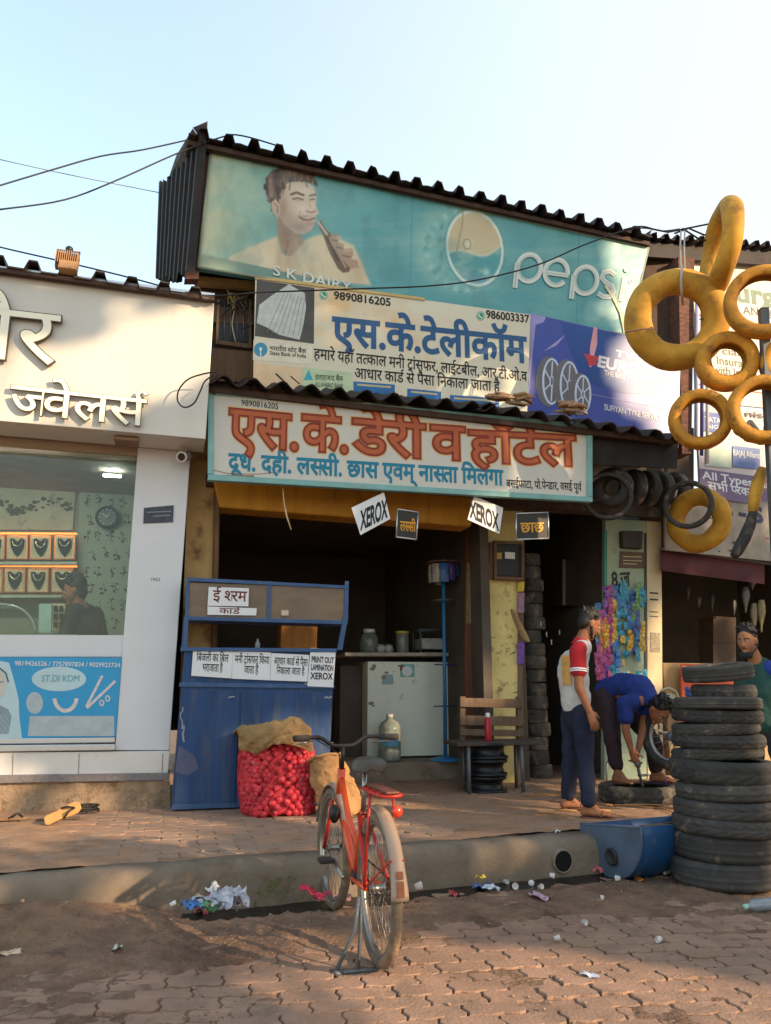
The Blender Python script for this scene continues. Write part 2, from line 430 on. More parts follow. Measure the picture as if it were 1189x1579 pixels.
INK = M_("black_ink", (30, 28, 32), .7, var=.05)
PAPER = M_("white_paper", (214, 214, 216), .8, var=.04, vs=3, bump=.06, bs=14)
CLOUD = M_("dark_brown_wood", (70, 50, 40), .8, var=.35, vs=8, streak=True, bump=.2, bs=30)

# ------------------------------------------------------------------ the ground
def paver_field(name, inside, z, org, yaw, L=.235, W=.118, seed=1, m=None, gap=.005, amp=.017, jit=.003):
    mb = MB(); rr = random.Random(seed); ca, sa = math.cos(yaw), math.sin(yaw)
    Z = [(0, 0), (.25, .0), (.35, 1), (.65, 1), (.75, -1), (.95, -1)]
    def edge(n=10):                                   # zigzag profile along the long side
        return [(k / n, amp * (1 if (k / n) % .5 < .25 else -1) * (0 if k in (0, n) else 1)) for k in range(n + 1)]
    for j in range(-60, 60):
        for i in range(-40, 40):
            x = (i + .5 * (j % 2)) * L; y = j * W
            cx, cy = org[0] + (x + L / 2) * ca - (y + W / 2) * sa, org[1] + (x + L / 2) * sa + (y + W / 2) * ca
            if not inside(cx, cy): continue
            N = 8
            lo = []; hi = []
            for k in range(N + 1):
                t = k / N; zz = amp * math.sin(2 * math.pi * t * 2 + .4) * .5
                lo.append((x + gap + (L - 2 * gap) * t, y + gap + zz)); hi.append((x + gap + (L - 2 * gap) * t, y + W - gap + zz))
            side = [(x + L - gap + amp * .55 * math.sin(math.pi * 2 * q), y + W * q + amp * .2) for q in (.33, .66)]
            sidl = [(x + gap + amp * .55 * math.sin(math.pi * 2 * q), y + W * q + amp * .2) for q in (.66, .33)]
            poly = lo + side + hi[::-1] + sidl
            dz = rr.gauss(0, jit); tx, ty = rr.gauss(0, .012), rr.gauss(0, .012)
            mxp, myp = x + L / 2, y + W / 2
            def T(p, zz, s=1.0):
                px_, py_ = mxp + (p[0] - mxp) * s, myp + (p[1] - myp) * s
                h = z + zz + dz + (px_ - mxp) * tx + (py_ - myp) * ty
                return V((org[0] + px_ * ca - py_ * sa, org[1] + px_ * sa + py_ * ca, h))
            n = len(poly)
            vs = [T(p, -.06) for p in poly] + [T(p, -.004) for p in poly] + [T(p, 0, .965) for p in poly]
            fs = []
            for a in range(n):
                b = (a + 1) % n; fs += [(a, b, n + b, n + a), (n + a, n + b, 2 * n + b, 2 * n + a)]
            fs.append(tuple(range(2 * n, 3 * n))); mb.add(vs, fs)
    o = thing(name, mb, m, None, None, kind="structure"); return o
K0 = G(400, 1399); K1 = G(900, 1350); ku = (K1 - K0).normalized(); kn = V((ku.y, -ku.x, 0))   # kerb line, kn towards the road
PZ = .24
def kdist(x, y): return (V((x, y, 0)) - K0).dot(kn)
def kalong(x, y): return (V((x, y, 0)) - K0).dot(ku)
def dirt_h(x, y):
    s = kdist(x, y); a = kalong(x, y); p = (x, y)
    h = -.0085 + .010 * fn(p, 2.2, 3) + .005 * fn(p, 12, 5)
    left = 1 - smooth(-1.25 + .25 * fn(p, 1.5, 9), -.55 + .25 * fn(p, 2.5, 2), x)
    left *= smooth(2.3, 3.4, y + .5 * fn(p, 1.1, 4) + (0.7 if x < -1.1 else 0))
    h += left * (.010 + .010 * fn(p, 4, 8) + .010 * fn(p, 17, 6) + .006 * fn(p, 45, 3))
    band = 1 - smooth(.55, 1.0, s + .2 * fn(p, 1.7, 12))
    h += band * (.02 + .012 * fn(p, 5, 1) + .006 * fn(p, 18, 1))
    rg = 1 - smooth(1.2, 1.9, s + .35 * fn(p, 1.3, 22)); h += rg * smooth(1.2, 2.2, x) * (.012 + .01 * fn(p, 9, 4))
    ramp = 1 - smooth(-1.05, -.45, a + .2 * fn(p, 2, 7))
    h = h * (1 - ramp) + ramp * (h + (.14 - h) * (1 - smooth(-.04, .36, s)) + .02 * fn(p, 6, 3) * smooth(0, .2, s))
    drain = (1 - smooth(.13, .20, s + .07 * fn(p, 3.5, 9))) * smooth(-.5, -.2, a)
    h -= drain * .14
    return h
SOIL = M_("loose_brown_dirt", (124, 96, 76), .95, var=.35, vs=7, dirt=((84, 62, 48), .5, 3), bump=.9, bs=45)
PAV = M_("red_brown_paver", (150, 118, 98), .92, var=.28, vs=3, dirt=((124, 100, 84), .55, 5), bump=.3, bs=70)
PAVF = M_("footpath_paver", (152, 120, 100), .93, var=.22, vs=3, dirt=((138, 116, 98), .6, 5), bump=.3, bs=70)
def mossy(m):                                   # ragged edges: the patch breaks up into specks
    nt = m.node_tree; N, L = nt.nodes, nt.links; b = N["Principled BSDF"]; nz = N.new("ShaderNodeTexNoise"); nz.inputs["Scale"].default_value = 14; nz.inputs["Detail"].default_value = 8; nz.inputs["Roughness"].default_value = .7
    tc = N.new("ShaderNodeTexCoord"); L.new(tc.outputs["Object"], nz.inputs["Vector"]); mr = N.new("ShaderNodeMapRange"); mr.inputs["From Min"].default_value = .46; mr.inputs["From Max"].default_value = .62; mr.inputs["To Max"].default_value = .75; L.new(nz.outputs["Fac"], mr.inputs["Value"]); L.new(mr.outputs[0], b.inputs["Alpha"])
def ground():
    g = MB(); g.face([V((-150, -60, -.2)), V((150, -60, -.2)), V((150, 300, -.2)), V((-150, 300, -.2))])
    thing("ground", g, SOIL, None, None, kind="structure")
    def inr(x, y): return -3.2 < x < 4.0 and 2.35 < y and kdist(x, y) > .16
    paver_field("road_paving", inr, 0.0, (0, 2.3), rad(9), m=PAV, seed=3)
    d = MB(); nx, ny = 520, 260; x0, x1, y0, y1 = -5.2, 5.2, 2.0, 7.2
    for j in range(ny + 1):
        for i in range(nx + 1):
            x = x0 + (x1 - x0) * i / nx; y = y0 + (y1 - y0) * j / ny
            d.v.append(V((x, y, dirt_h(x, y) if kdist(x, y) > (-.06 if kalong(x, y) > -.8 else -.3) else -.15)))
    for j in range(ny):
        for i in range(nx):
            a = j * (nx + 1) + i; d.f.append((a, a + 1, a + nx + 2, a + nx + 1)); d.sm.append(True)
    thing("road_dirt", d, SOIL, None, None, kind="structure")
    rd = MB(); rd.face([V((-60, -40, -.05)), V((60, -40, -.05)), V((60, 2.35, -.05)), V((-60, 2.35, -.05))])
    thing("road", rd, M_("dusty_road", (120, 100, 84), .95, var=.2), None, None, kind="structure")
    # kerb
    k = MB(); rings = []
    for i in range(140):
        a = -3.6 + i * .06; base = K0 + ku * a; rg = []
        for q, (o, z) in enumerate(((.0, -.16), (.0, .02), (.006, .15), (-.004, .205), (-.03, .236), (-.075, .247), (-.19, .248), (-.2, .1))):
            p = base + kn * o; nn = fn((p.x, p.y, z), 3.5, 4) * .014 + fn((p.x, p.y, z), 14, 4) * .005
            rg.append(p + kn * nn + V((0, 0, z + nn * .8)))
        rings.append(rg)
    k.loft(rings, cap=False, closed=False)
    KERBM = M_("worn_kerb_concrete", (120, 105, 90), .93, var=.28, vs=3, dirt=((88, 72, 56), .42, 2.4), bump=.35, bs=40)
    thing("kerb", k, KERBM, None, None, kind="structure")
    # black sludge in the gutter, its colour also painting the drain gap's shade
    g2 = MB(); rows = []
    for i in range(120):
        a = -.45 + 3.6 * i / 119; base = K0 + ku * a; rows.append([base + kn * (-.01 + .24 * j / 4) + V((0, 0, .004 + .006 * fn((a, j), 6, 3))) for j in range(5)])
    g2.loft(rows, cap=False, closed=False); thing("gutter_sludge_shade", g2, M_("sludge_gap_shade", (30, 26, 24), .35, var=.4, vs=12, bump=.3, bs=30, dirt=((70, 56, 46), .3, 9)), "black wet sludge and painted gap shade along the foot of the kerb", "sludge", kind="stuff")
    # moss patch on the kerb
    ms = MB()
    c = K0 + ku * .12
    rows = []
    for i in range(15):
        a = -.16 + .32 * i / 14
        top = .15 * max(.0, 1 - (a / .17) ** 2) ** .5 + .02 * fn((a, 1), 9, 3)
        rows.append([c + ku * a + kn * (.019 + .006 * fn((a, t), 20, 2)) + V((0, 0, .005 + max(.012, top) * t / 4)) for t in range(5)])
    ms.loft(rows, cap=False, closed=False)
    o = thing("moss", ms, M_("green_moss", (104, 108, 58), .98, var=.35, vs=16, bump=.6, bs=90), "green moss patch low on the kerb face behind the bicycle", "moss", kind="stuff")
    mossy(o.data.materials[0])
    # footpath: sand bed and blocks
    def infp(x, y): return -5 < x < 5 and kdist(x, y) < -.26 and y < 9.5
    f = MB(); a = K0 - kn * .19; b0, b1 = a - ku * 6, a + ku * 8
    f.slab([b0 + V((0, 0, PZ - .03)), b1 + V((0, 0, PZ - .03)), b1 - kn * 8 + V((0, 0, PZ - .03)), b0 - kn * 8 + V((0, 0, PZ - .03))], V((0, 0, -.4)))
    thing("footpath_base", f, SOIL, None, None, kind="structure")
    paver_field("footpath_paving", infp, PZ, (0, 5.4), rad(15), m=PAVF, seed=9)
    d = MB(); nx, ny = 230, 90
    for j in range(ny + 1):
        for i in range(nx + 1):
            al = -4.2 + 9.4 * i / nx; s = -.18 - 4.0 * j / ny
            p = K0 + ku * al + kn * s
            h = PZ - .008 + .012 * fn(p, 2.1, 31) + .006 * fn(p, 9, 13)
            h += .008 * (1 - smooth(.2, .55, -s))
            h += .012 * (1 - smooth(-1.2, -.5, al)) + .012 * smooth(.9, 2, al)
            d.v.append(V((p.x, p.y, h)))
    for j in range(ny):
        for i in range(nx):
            q = j * (nx + 1) + i; d.f.append((q, q + 1, q + nx + 2, q + nx + 1)); d.sm.append(True)
    thing("footpath_sand", d, M_("footpath_dust", (150, 116, 90), .96, var=.25, vs=5, dirt=((108, 86, 68), .4, 3), bump=.4, bs=60), None, None, kind="structure")
ground()

# ------------------------------------------------------------------ jewellery shop, left
JF = front(0.0); FF = front(-.45); JB = front(1.9)
def jewellers():
    r = root("jewellery_shop", JF.at(60, 1240), "white panelled jewellery shop with raised cream lettering and glass show window", "shop")
    b = MB(); slabpx(b, JF, [(213, 688), (294, 697), (261, 1157), (177, 1157)], .35); part("pillar", b, WHITE, r, .006)
    b = MB(); slabpx(b, FF, [(-260, 381), (331, 457), (317, 677), (-260, 626)], .42); part("fascia", b, FASC, r, .006)
    b = MB(); slabpx(b, FF, [(-260, 628), (317, 678.5), (291, 699), (-260, 648)], .01, -.02)
    q = px(FF, [(-260, 627), (316, 678)], -.02); q2 = px(JF, [(293, 697), (-260, 650)], .0)
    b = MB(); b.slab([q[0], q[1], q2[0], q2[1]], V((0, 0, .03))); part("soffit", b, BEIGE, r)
    b = MB(); slabpx(b, FF, [(-260, 376), (331, 452), (331, 459), (-260, 384)], .46, .03); part("top_trim", b, ALU, r, .003)
    so_ = px(FF, [(182, 671), (210, 674)], -.2); b = MB(); c = (so_[0] + so_[1]) / 2; c.z = (q[1].z + q2[0].z) / 2 - .02
    b.box(c, (.2, .2, .03), Matrix.Rotation(rad(15), 3, 'Z')); part("soffit_hatch", b, M_("brown_hatch", (140, 105, 85), .6), r, .004)
    # letters stand off the panel
    face = M_("cream_acrylic_letter", (236, 230, 208), .3, var=.03); 
    for nm, s, A, B, h, off, dp in (("letter_row", "ौर", (-44, 553), (88, 566), 76, .002, .05), ("letter_row", "ज~वेलस^", (15, 639), (225, 660), 41, .008, .04)):
        b = MB(); lettering(b, FF, s, A, B, h, off=off, lift=.06, depth=dp - .02, slant=0.0)
        o = part(nm, b, face, r)
        b = MB(); lettering(b, FF, s, A, B, h, off=off + .012, lift=.057, depth=dp - .02)
        o2 = part("letter_return", b, M_("dark_bronze_edge", (84, 70, 50), .4, .4), o)
    # shop front below
    b = MB(); slabpx(b, JF, [(-260, 978), (191, 979.5), (188.5, 1013), (-260, 1013)], .1, -.03); part("white_panel", b, WHITE, r, .004)
    b = MB(); slabpx(b, JF, [(-260, 1012), (189, 1013), (178, 1137), (-260, 1143)], .1, -.05); part("lower_panel", b, WHITE, r)
    b = MB()
    for y0, y1, o in ((1137, 1146, .02), (1147.5, 1158, .05)): slabpx(b, JF, [(-260, y0 + 4), (177.5, y0), (177, y1 - 1), (-260, y1 + 5)], .12, o)
    part("sill_rail", b, ALU, r, .006)
    b = MB(); slabpx(b, JF, [(-260, 1163), (262, 1158), (259, 1192), (-260, 1199)], .2, .03); part("tiled_plinth", b, M_("glazed_white_tile", (212, 206, 200), .2, var=.05, dirt=((160, 140, 120), .15, 4)), r, .004)
    b = MB()
    for x in (122, 251):
        b = MB(); strokepx(b, JF, [(x, 1162), (x - 1, 1193)], 1.1, .032); part("tile_joint", b, M_("grout", (120, 112, 105), .9), r)
    b = MB(); strokepx(b, JF, [(20, 1163), (19, 1195)], 1.1, .032)
    part("tile_joint", b, M_("grout", (120, 112, 105), .9), r)
    b = MB(); slabpx(b, JF, [(-260, 1199), (262, 1192), (261, 1203), (-260, 1213)], .25, .07); part("granite_ledge", b, M_("grey_granite", (120, 112, 112), .5, var=.3, vs=40), r, .006)
    b = MB(); rows = []
    for i in range(60):
        t = i / 59; row = []
        for j in range(9):
            p = JF.at(-260 + (262 + 260) * t, 1203 + (1 - t) * 8 + (1275 - 1203) * j / 8)
            row.append(p + JF.n * (.03 + .02 * fn(p, 7, 2) + .012 * fn(p, 22, 2)))
        rows.append(row)
    b.loft(rows, cap=False, closed=False); e = [rw[0] - JF.n * .3 for rw in rows]; part("rough_base", b, PLINTH, r)
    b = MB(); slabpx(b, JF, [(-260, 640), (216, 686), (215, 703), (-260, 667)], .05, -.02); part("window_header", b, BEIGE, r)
    # window
    zt, zb = JF.uv(100, 700)[1], JF.uv(100, 980)[1]; uR = JF.uv(196, 900)[0]; uL = JF.uv(-420, 900)[0]
    b = MB(); b.slab([JF.pt(uL, zb, -.06), JF.pt(uR, zb, -.06), JF.pt(uR + .05, zt, -.06), JF.pt(uL, zt, -.06)], -JF.n * .012); part("shop_window", b, glass("window_glass", (226, 236, 232), .42), r)
    # room behind
    zl = JF.uv(100, 1150)[1]; zc = zt + .12; D = 2.0; b = MB()
    uW = uR + .3
    b.slab([JF.pt(uL, zl, -.15), JF.pt(uW, zl, -.15), JF.pt(uW, zl, -D), JF.pt(uL, zl, -D)], V((0, 0, -.05))); part("room_floor", b, M_("pale_floor_tile", (160, 155, 150), .3), r)
    b = MB(); b.slab([JF.pt(uL, zc, -.02), JF.pt(uW, zc, -.02), JF.pt(uW, zc, -D), JF.pt(uL, zc, -D)], V((0, 0, .05))); part("room_ceiling", b, M_("room_ceiling_board", (168, 162, 150), .7), r)
    b = MB(); b.slab([JF.pt(uL, zl, -D), JF.pt(uW, zl, -D), JF.pt(uW, zc, -D), JF.pt(uL, zc, -D)], JF.n * -.1); part("back_wall", b, M_("greenish_grey_wall", (128, 130, 118), .7, var=.1), r)
    b = MB(); b.slab([JF.pt(uW, zl, -.36), JF.pt(uW, zl, -D), JF.pt(uW, zc, -D), JF.pt(uW, zc, -.36)], JF.u * .08)
    b.slab([JF.pt(uL, zl, -.1), JF.pt(uL, zl, -D), JF.pt(uL, zc, -D), JF.pt(uL, zc, -.1)], JF.u * -.08); part("side_wall", b, M_("greenish_grey_wall", (150, 152, 138)), r)
    # mural of shrubs and floral wallpaper
    WB = front(D - .03); b = MB(); slabpx(b, WB, [(-140, 738), (117, 752), (112, 818), (-140, 815)], .015); mu = part("landscape_mural", b, M_("misty_landscape", (160, 158, 138), .6, var=.15, vs=3, dirt=((96, 92, 60), .35, 5)), r)
    b = MB(); rr = random.Random(5)
    for _ in range(130):
        x, y = rr.uniform(-130, 112), 0; y = 780 + rr.gauss(0, 5) + 8 * math.sin(x * .06); s = rr.uniform(1.2, 3.6)
        b.face([WB.at(x + s * math.cos(t) * 1.5, y + s * math.sin(t), .004 + rr.uniform(0, .002)) for t in [k * 1.05 + rr.random() for k in range(6)]])
    part("mural_shrub", b, M_("mural_olive", (84, 80, 50), .8, var=.3), mu)
    b = MB(); slabpx(b, WB, [(123, 752), (212, 760), (205, 986), (117, 986)], .015, .01); wp = part("wallpaper", b, M_("grey_green_wallpaper", (142, 150, 136), .6, var=.08), r)
    b = MB()
    for cx in (133, 152, 171, 190):
        for cy in range(770, 985, 27):
            ox, oy = cx + rr.uniform(-2, 2) + (8 if (cy // 27) % 2 else 0), cy + rr.uniform(-3, 3)
            strokepx(b, WB, [(ox, oy + 12), (ox + 1.5, oy + 4), (ox, oy - 5)], .9, .0145)
            for t in range(7):
                a = rr.uniform(0, 6.3); dx, dy = ox + math.cos(a) * 4.2, oy + rr.uniform(-6, 11); s = rr.uniform(1.0, 2.3)
                b.face([WB.at(dx + s * math.cos(q) * 1.3, dy + s * .8 * math.sin(q + .5), .013 + .0007 * t) for q in (0, 1.2, 2.4, 3.6, 4.9)])
    part("wallpaper_flower", b, M_("wallpaper_ink", (50, 56, 52), .8), wp)
    # ceiling tubes; the long one is unseen, added to brighten the room
    for y, x in ((733, 172), (746, 173)):
        c = front(.9).at(x, y); c.z = zc - .06; b = MB(); b.box(c, (.16, .03, .02), Matrix.Rotation(rad(15), 3, 'Z')); part("tube_and_fill_light", b, M_("lit_tube", (255, 255, 250), emit=((255, 252, 240), 6.0)), r)
    c = front(.10).at(-30, 760); c.z = zc - .02; b = MB(); b.box(c, (1.2, .04, .03), Matrix.Rotation(rad(15), 3, 'Z')); part("tube_and_fill_light", b, M_("hidden_fill_tube", (255, 255, 250), emit=((255, 250, 235), 42.0)), r)
    # shelves
    SB = front(D - .26)
    for y in (866, 917):
        a = SB.at(-200, y); c = SB.at(119, y); b = MB(); b.slab([a, c, c - SB.n * .22, a - SB.n * .22], V((0, 0, -.03))); sh = part("display_shelf", b, M_("pale_shelf", (170, 168, 150), .4), r)
        b = MB(); a2, c2 = SB.at(-200, y - 47), SB.at(117, y - 45); b.slab([a2 - SB.n * .1, c2 - SB.n * .1, c2 - SB.n * .14, a2 - SB.n * .14], V((0, 0, .015))); part("shelf_light", b, M_("lit_amber_strip", (255, 150, 60), emit=((255, 130, 50), 1.2)), sh)
    # framed necklaces on the shelves
    fr = M_("copper_frame", (205, 120, 66), .35, .5, var=.1); cr = M_("cream_card", (206, 184, 150), .8); bl = M_("black_velvet", (24, 20, 24), .9); gd = M_("gold_chain", (226, 200, 150), .25, .9)
    n = 0
    for row, (y0, y1, xs) in enumerate(((823, 863, (-62, -26, 10, 46, 83)), (874, 914, (-64, -29, 6, 42, 79)))):
        for k, x in enumerate(xs):
            a = SB.at(x, y1, 0) - SB.n * .06
            lab = ("necklace bust in copper frame, %s from the right on the %s shelf" % (("first", "second", "third", "fourth", "fifth")[4 - k], ("upper", "lower")[row]))
            d = root("necklace_display", SB.at(x + 17, y1, -.06), lab, "necklace", "framed necklaces on the shop shelves")
            b = MB(); slabpx(b, SB, [(x, y0), (x + 34, y0 + 2), (x + 33, y1), (x - 1, y1)], .05, -.06); part("frame", b, fr, d, .008)
            b = MB(); b.face(px(SB, [(x + 2.5, y0 + 5), (x + 31, y0 + 6), (x + 30, y1 - 2), (x + 1.5, y1 - 2)], -.058)); part("card", b, cr, d)
            b = MB(); cxm = x + 16.5; ym = y0 + 8
            b.slab(px(SB, [(cxm - 11, ym), (cxm - 6, ym - 1), (cxm, ym + 4), (cxm + 6, ym - 1), (cxm + 11, ym + 1), (cxm + 10, ym + 12), (cxm + 5, ym + 22), (cxm, ym + 27), (cxm - 5, ym + 22), (cxm - 10, ym + 12)], -.03), SB.n * -.027); part("bust", b, bl, d, .004)
            b = MB(); b.tube([SB.at(cxm + 7.5 * math.cos(t), ym + 2 + (9 + 2 * (k % 2)) * math.sin(t), -.024) for t in [math.pi * q / 10 for q in range(11)]], .006, 5); part("necklace", b, gd, d)
    # roof
    r2 = root("corrugated_roof", FF.at(60, 410), "grey corrugated tin roof edge above the cream lettered shop front", "roof")
    b = MB(); P0 = FF.at(-260, 368, .1); P1 = FF.at(322, 461, .1); corrugated(b, P0, P1, -FF.n * 2.6 + V((0, 0, .25)), .272, .085, rows=2, th=.012); part("tin_sheet", b, TINB, r2)
    b = MB(); b.slab(px(FF, [(-260, 377), (331, 457), (331, 463), (-260, 384)], .08), -FF.n * .06); part("eave_batten", b, CLOUD, r2)
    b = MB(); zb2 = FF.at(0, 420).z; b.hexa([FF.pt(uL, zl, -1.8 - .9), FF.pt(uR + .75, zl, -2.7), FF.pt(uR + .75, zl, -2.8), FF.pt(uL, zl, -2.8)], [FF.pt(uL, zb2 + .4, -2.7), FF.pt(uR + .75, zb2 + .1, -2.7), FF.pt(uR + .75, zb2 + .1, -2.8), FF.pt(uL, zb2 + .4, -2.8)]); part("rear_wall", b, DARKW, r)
jewellers()
def jeweller_extras():
    # poster under the window
    PB = front(-.052 + .05)
    b = MB(); slabpx(b, PB, [(-250, 1012), (188, 1014), (178.5, 1136), (-250, 1142)], .01, .005)
    s = root("jewellery_poster", PB.at(90, 1140), "blue jewellery poster with white oval and phone numbers under the show window", "poster")
    part("poster_sheet", b, M_("cyan_print", (38, 146, 196), .35, var=.12, vs=1.5), s)
    b = MB(); lettering(b, PB, "9819426526 / 7757897834 / 9029923734", (23, 1026), (185, 1029), 7, off=.012, lift=.008); part("phone_lettering", b, PAPER, s)
    pale = M_("pale_print", (176, 202, 208), .4, var=.1); b = MB(); b.face(ell(PB, (91, 1047), 42, 19, .007)); part("oval_badge", b, pale, s)
    b = MB(); lettering(b, PB, "ST.DI KDM", (64, 1051), (122, 1051), 10, off=.01, lift=.009); part("badge_lettering", b, M_("badge_grey_ink", (110, 160, 176), .6), s)
    b = MB(); b.face(ell(PB, (53.5, 1084), 13, 17, .0066, 16)); b.face(px(PB, [(46, 1104), (176, 1104), (176, 1135), (43, 1135)], .0062)); part("jewel_picture", b, M_("grey_print", (168, 180, 186), .4, var=.15, vs=9), s)
    b = MB(); ringpx(b, PB, (101, 1075), 20, 24, 6, .007, 20, 0, 5, 175)
    strokepx(b, PB, [(133, 1090), (158, 1042)], 4, .0072); strokepx(b, PB, [(134, 1092), (178, 1050)], 4, .0078)
    ringpx(b, PB, (157, 1084), 4, 5, 2, .007); ringpx(b, PB, (166, 1077), 4, 5, 2, .007); part("bangle_picture", b, M_("silver_print", (206, 196, 196), .4, var=.2, vs=30), s)
    b = MB(); b.face(px(PB, [(-30, 1030), (0, 1019), (14, 1022), (22, 1050), (29, 1078), (30, 1105), (34, 1138), (-30, 1139)], .0068)); part("veiled_figure", b, M_("pale_print", (176, 202, 208)), s)
    b = MB(); b.face(px(PB, [(-20, 1042), (-6, 1032), (6, 1038), (10, 1056), (6, 1072), (-4, 1080), (-20, 1080)], .0076)); part("face_picture", b, M_("print_skin", (190, 184, 176), .5), s)
    b = MB(); strokepx(b, PB, [(0, 1052), (5, 1051)], 1.4, .0084); strokepx(b, PB, [(-1, 1030), (9, 1038), (13, 1052)], 2.6, .0084)
    for t in range(9): strokepx(b, PB, [(-6 + t * 2.2, 1085 + t), (2 + t * 1.9, 1105), (-4 + t * 2, 1132)], .8, .0082)
    part("print_line", b, M_("print_dark", (84, 92, 98), .6), s)
    # plaque and number on the pillar, camera under the soffit
    b = MB(); slabpx(b, JF, [(222, 783), (268, 779), (267, 805), (221, 807)], .008, .009); p = root("pillar_plaque", JF.at(245, 807), "dark torn sticker on the white pillar of the jewellery shop", "sticker")
    part("plaque_sheet", b, M_("dark_sticker", (62, 66, 78), .5, var=.4, vs=25), p)
    b = MB()
    for y, x0, x1 in ((790, 226, 264), (796, 236, 262)): strokepx(b, JF, [(x0, y), (x1, y - 1.5)], 1.6, .012)
    part("plaque_line", b, M_("sticker_grey", (130, 138, 150), .6), p)
    b = MB(); lettering(b, JF, "1952", (233, 896), (247, 896), 5, lift=.003); thing("stencil_number", b, M_("faded_stencil", (104, 104, 108), .8), "small faded stencilled number on the white pillar", "number")
    c = JF.at(284, 704, .1); t = root("security_camera", c, "white bullet security camera under the jewellery shop soffit", "camera")
    Mx = Matrix.Translation(c) @ V((-.05, -1, -.35)).to_track_quat('Z', 'Y').to_matrix().to_4x4()
    b = MB(); b.lathe([(.0, -.1), (.04, -.1), (.045, -.08), (.045, .06), (.052, .07), (.052, .08), (.035, .08)], 20, Mx); part("camera_body", b, WHITE, t)
    b = MB(); b.lathe([(.036, .074), (.0, .07)], 16, Mx); part("lens", b, M_("brown_lens", (60, 36, 26), .15), t)
    b = MB(); b.tube([c + V((0, 0, 0)), c + V((.0, .05, .06)), c + V((.0, .06, .1))], .012, 8); b.lathe([(.0, 0), (.035, 0), (.035, .012), (0, .012)], 14, Matrix.Translation(c + V((0, .06, .08)))); part("bracket", b, WHITE, t)
    # wall clock
    WB = front(1.93); t = root("wall_clock", WB.at(165, 797), "round black wall clock on the floral wallpaper", "clock")
    b = MB(); Mx = Matrix.Translation(WB.at(165, 797, .06)) @ WB.n.to_track_quat('Z', 'Y').to_matrix().to_4x4(); rr = (WB.at(183, 797) - WB.at(165, 797)).length
    b.lathe([(rr * .78, -.04), (rr, -.04), (rr, .01), (rr * .92, .025), (rr * .8, .01), (rr * .78, 0)], 32, Mx); part("clock_rim", b, BLACK, t)
    b = MB(); b.lathe([(rr * .8, -.01), (0, -.01)], 32, Mx); part("dial", b, M_("dark_dial", (58, 66, 66), .3), t)
    b = MB(); b.slab(px(WB, [(164, 797), (166, 797), (171, 789), (170, 788)], .058), -WB.n * .004); b.slab(px(WB, [(164.3, 798), (165.6, 797), (159, 791), (158, 792)], .063), -WB.n * .004)
    for k in range(12): a = k * math.pi / 6; strokepx(b, WB, [(165 + 11 * math.cos(a), 797 + 11 * math.sin(a)), (165 + 13 * math.cos(a), 797 + 13 * math.sin(a))], 1.1, .056)
    part("clock_hand", b, M_("pale_hand", (190, 196, 196), .4), t)
    # glass counter with things on it
    CP = front(.55); t = root("glass_counter", CP.at(40, 985), "low glass display counter inside the jewellery shop window", "counter")
    b = MB(); slabpx(b, CP, [(-150, 978), (118, 978), (118, 1010), (-150, 1010)], .35); part("counter_base", b, M_("pale_shelf", (170, 168, 150)), t)
    b = MB(); rings = []
    for k in range(9):
        a = math.pi / 2 * k / 8; x = 10 + 44 * math.sin(a); y = 934 + 44 * (1 - math.cos(a)) * 1.0
        rings.append([CP.at(x, y), CP.at(x, y) - CP.n * .3])
    left = [[CP.at(-150, 932), CP.at(-150, 932) - CP.n * .3]]; b.loft(left + rings, cap=False, closed=False); part("curved_glass", b, glass("case_glass", (190, 205, 205), .6, body=.28), t)
    b = MB(); b.tube([CP.at(-150, 931), CP.at(10, 932)] + [CP.at(10 + 45 * math.sin(math.pi / 2 * k / 8), 933 + 45 * (1 - math.cos(math.pi / 2 * k / 8))) for k in range(9)], .012, 6); part("case_trim", b, ALU, t)
    b = MB(); slabpx(b, CP, [(60, 931), (80, 931), (79, 976), (59, 976)], .03, -.2); thing("white_box", b, M_("mint_card", (170, 196, 190), .6), "pale green upright box beside the shopkeeper in the jewellery shop", "box", bevel=.005)
    t = root("ring_tray", CP.at(88, 975), "upright tray of dark ring boxes in front of the jewellery shopkeeper", "tray")
    b = MB(); slabpx(b, CP, [(81, 930), (101, 931), (99, 972), (80, 972)], .02, -.22); part("tray_board", b, M_("cream_card", (206, 184, 150)), t)
    for i in range(2):
        for j in range(3):
            b = MB(); slabpx(b, CP, rectpx(82.5 + i * 9, 934 + j * 12.5, 88.5 + i * 9, 943 + j * 12.5), .02, -.19); part("ring_box", b, M_("black_velvet", (24, 20, 24)), t)
    # flood light on the roof
    c = FF.at(104, 420, .0); t = root("flood_light", c, "rusty finned flood light standing on the jewellery shop roof edge", "lamp")
    w_ = (FF.at(121, 405) - FF.at(86, 405)).length; h_ = w_ * .85
    b = MB(); o = FF.at(104, 404, .05); Rz = Matrix.Rotation(rad(15), 3, 'Z') @ Matrix.Rotation(rad(-14), 3, 'X')
    b.box(o, (w_, .06, h_), Rz); 
    for k in range(11):
        b.box(o + Rz @ V((-w_ / 2 + w_ * (k + .5) / 11, -.05, .0)), (.008, .05, h_ * .92), Rz)
    part("finned_housing", b, M_("rusty_housing", (168, 128, 92), .7, .2, var=.25, dirt=((120, 70, 40), .4, 20)), t, .004)
    b = MB(); hw = w_ * .48
    b.tube([o + Rz @ V((-hw, 0, 0)), o + Rz @ V((-hw, 0, h_ * .8)), o + Rz @ V((hw, 0, h_ * .8)), o + Rz @ V((hw, 0, 0))], .009, 6)
    b.tube([o + Rz @ V((0, 0, h_ * .4)), o + Rz @ V((.0, 0, h_ * .95))], .02, 6); b.ball(o + Rz @ V((0, 0, h_ * .9)), .035, 8, 6); part("mount", b, BLACK, t)
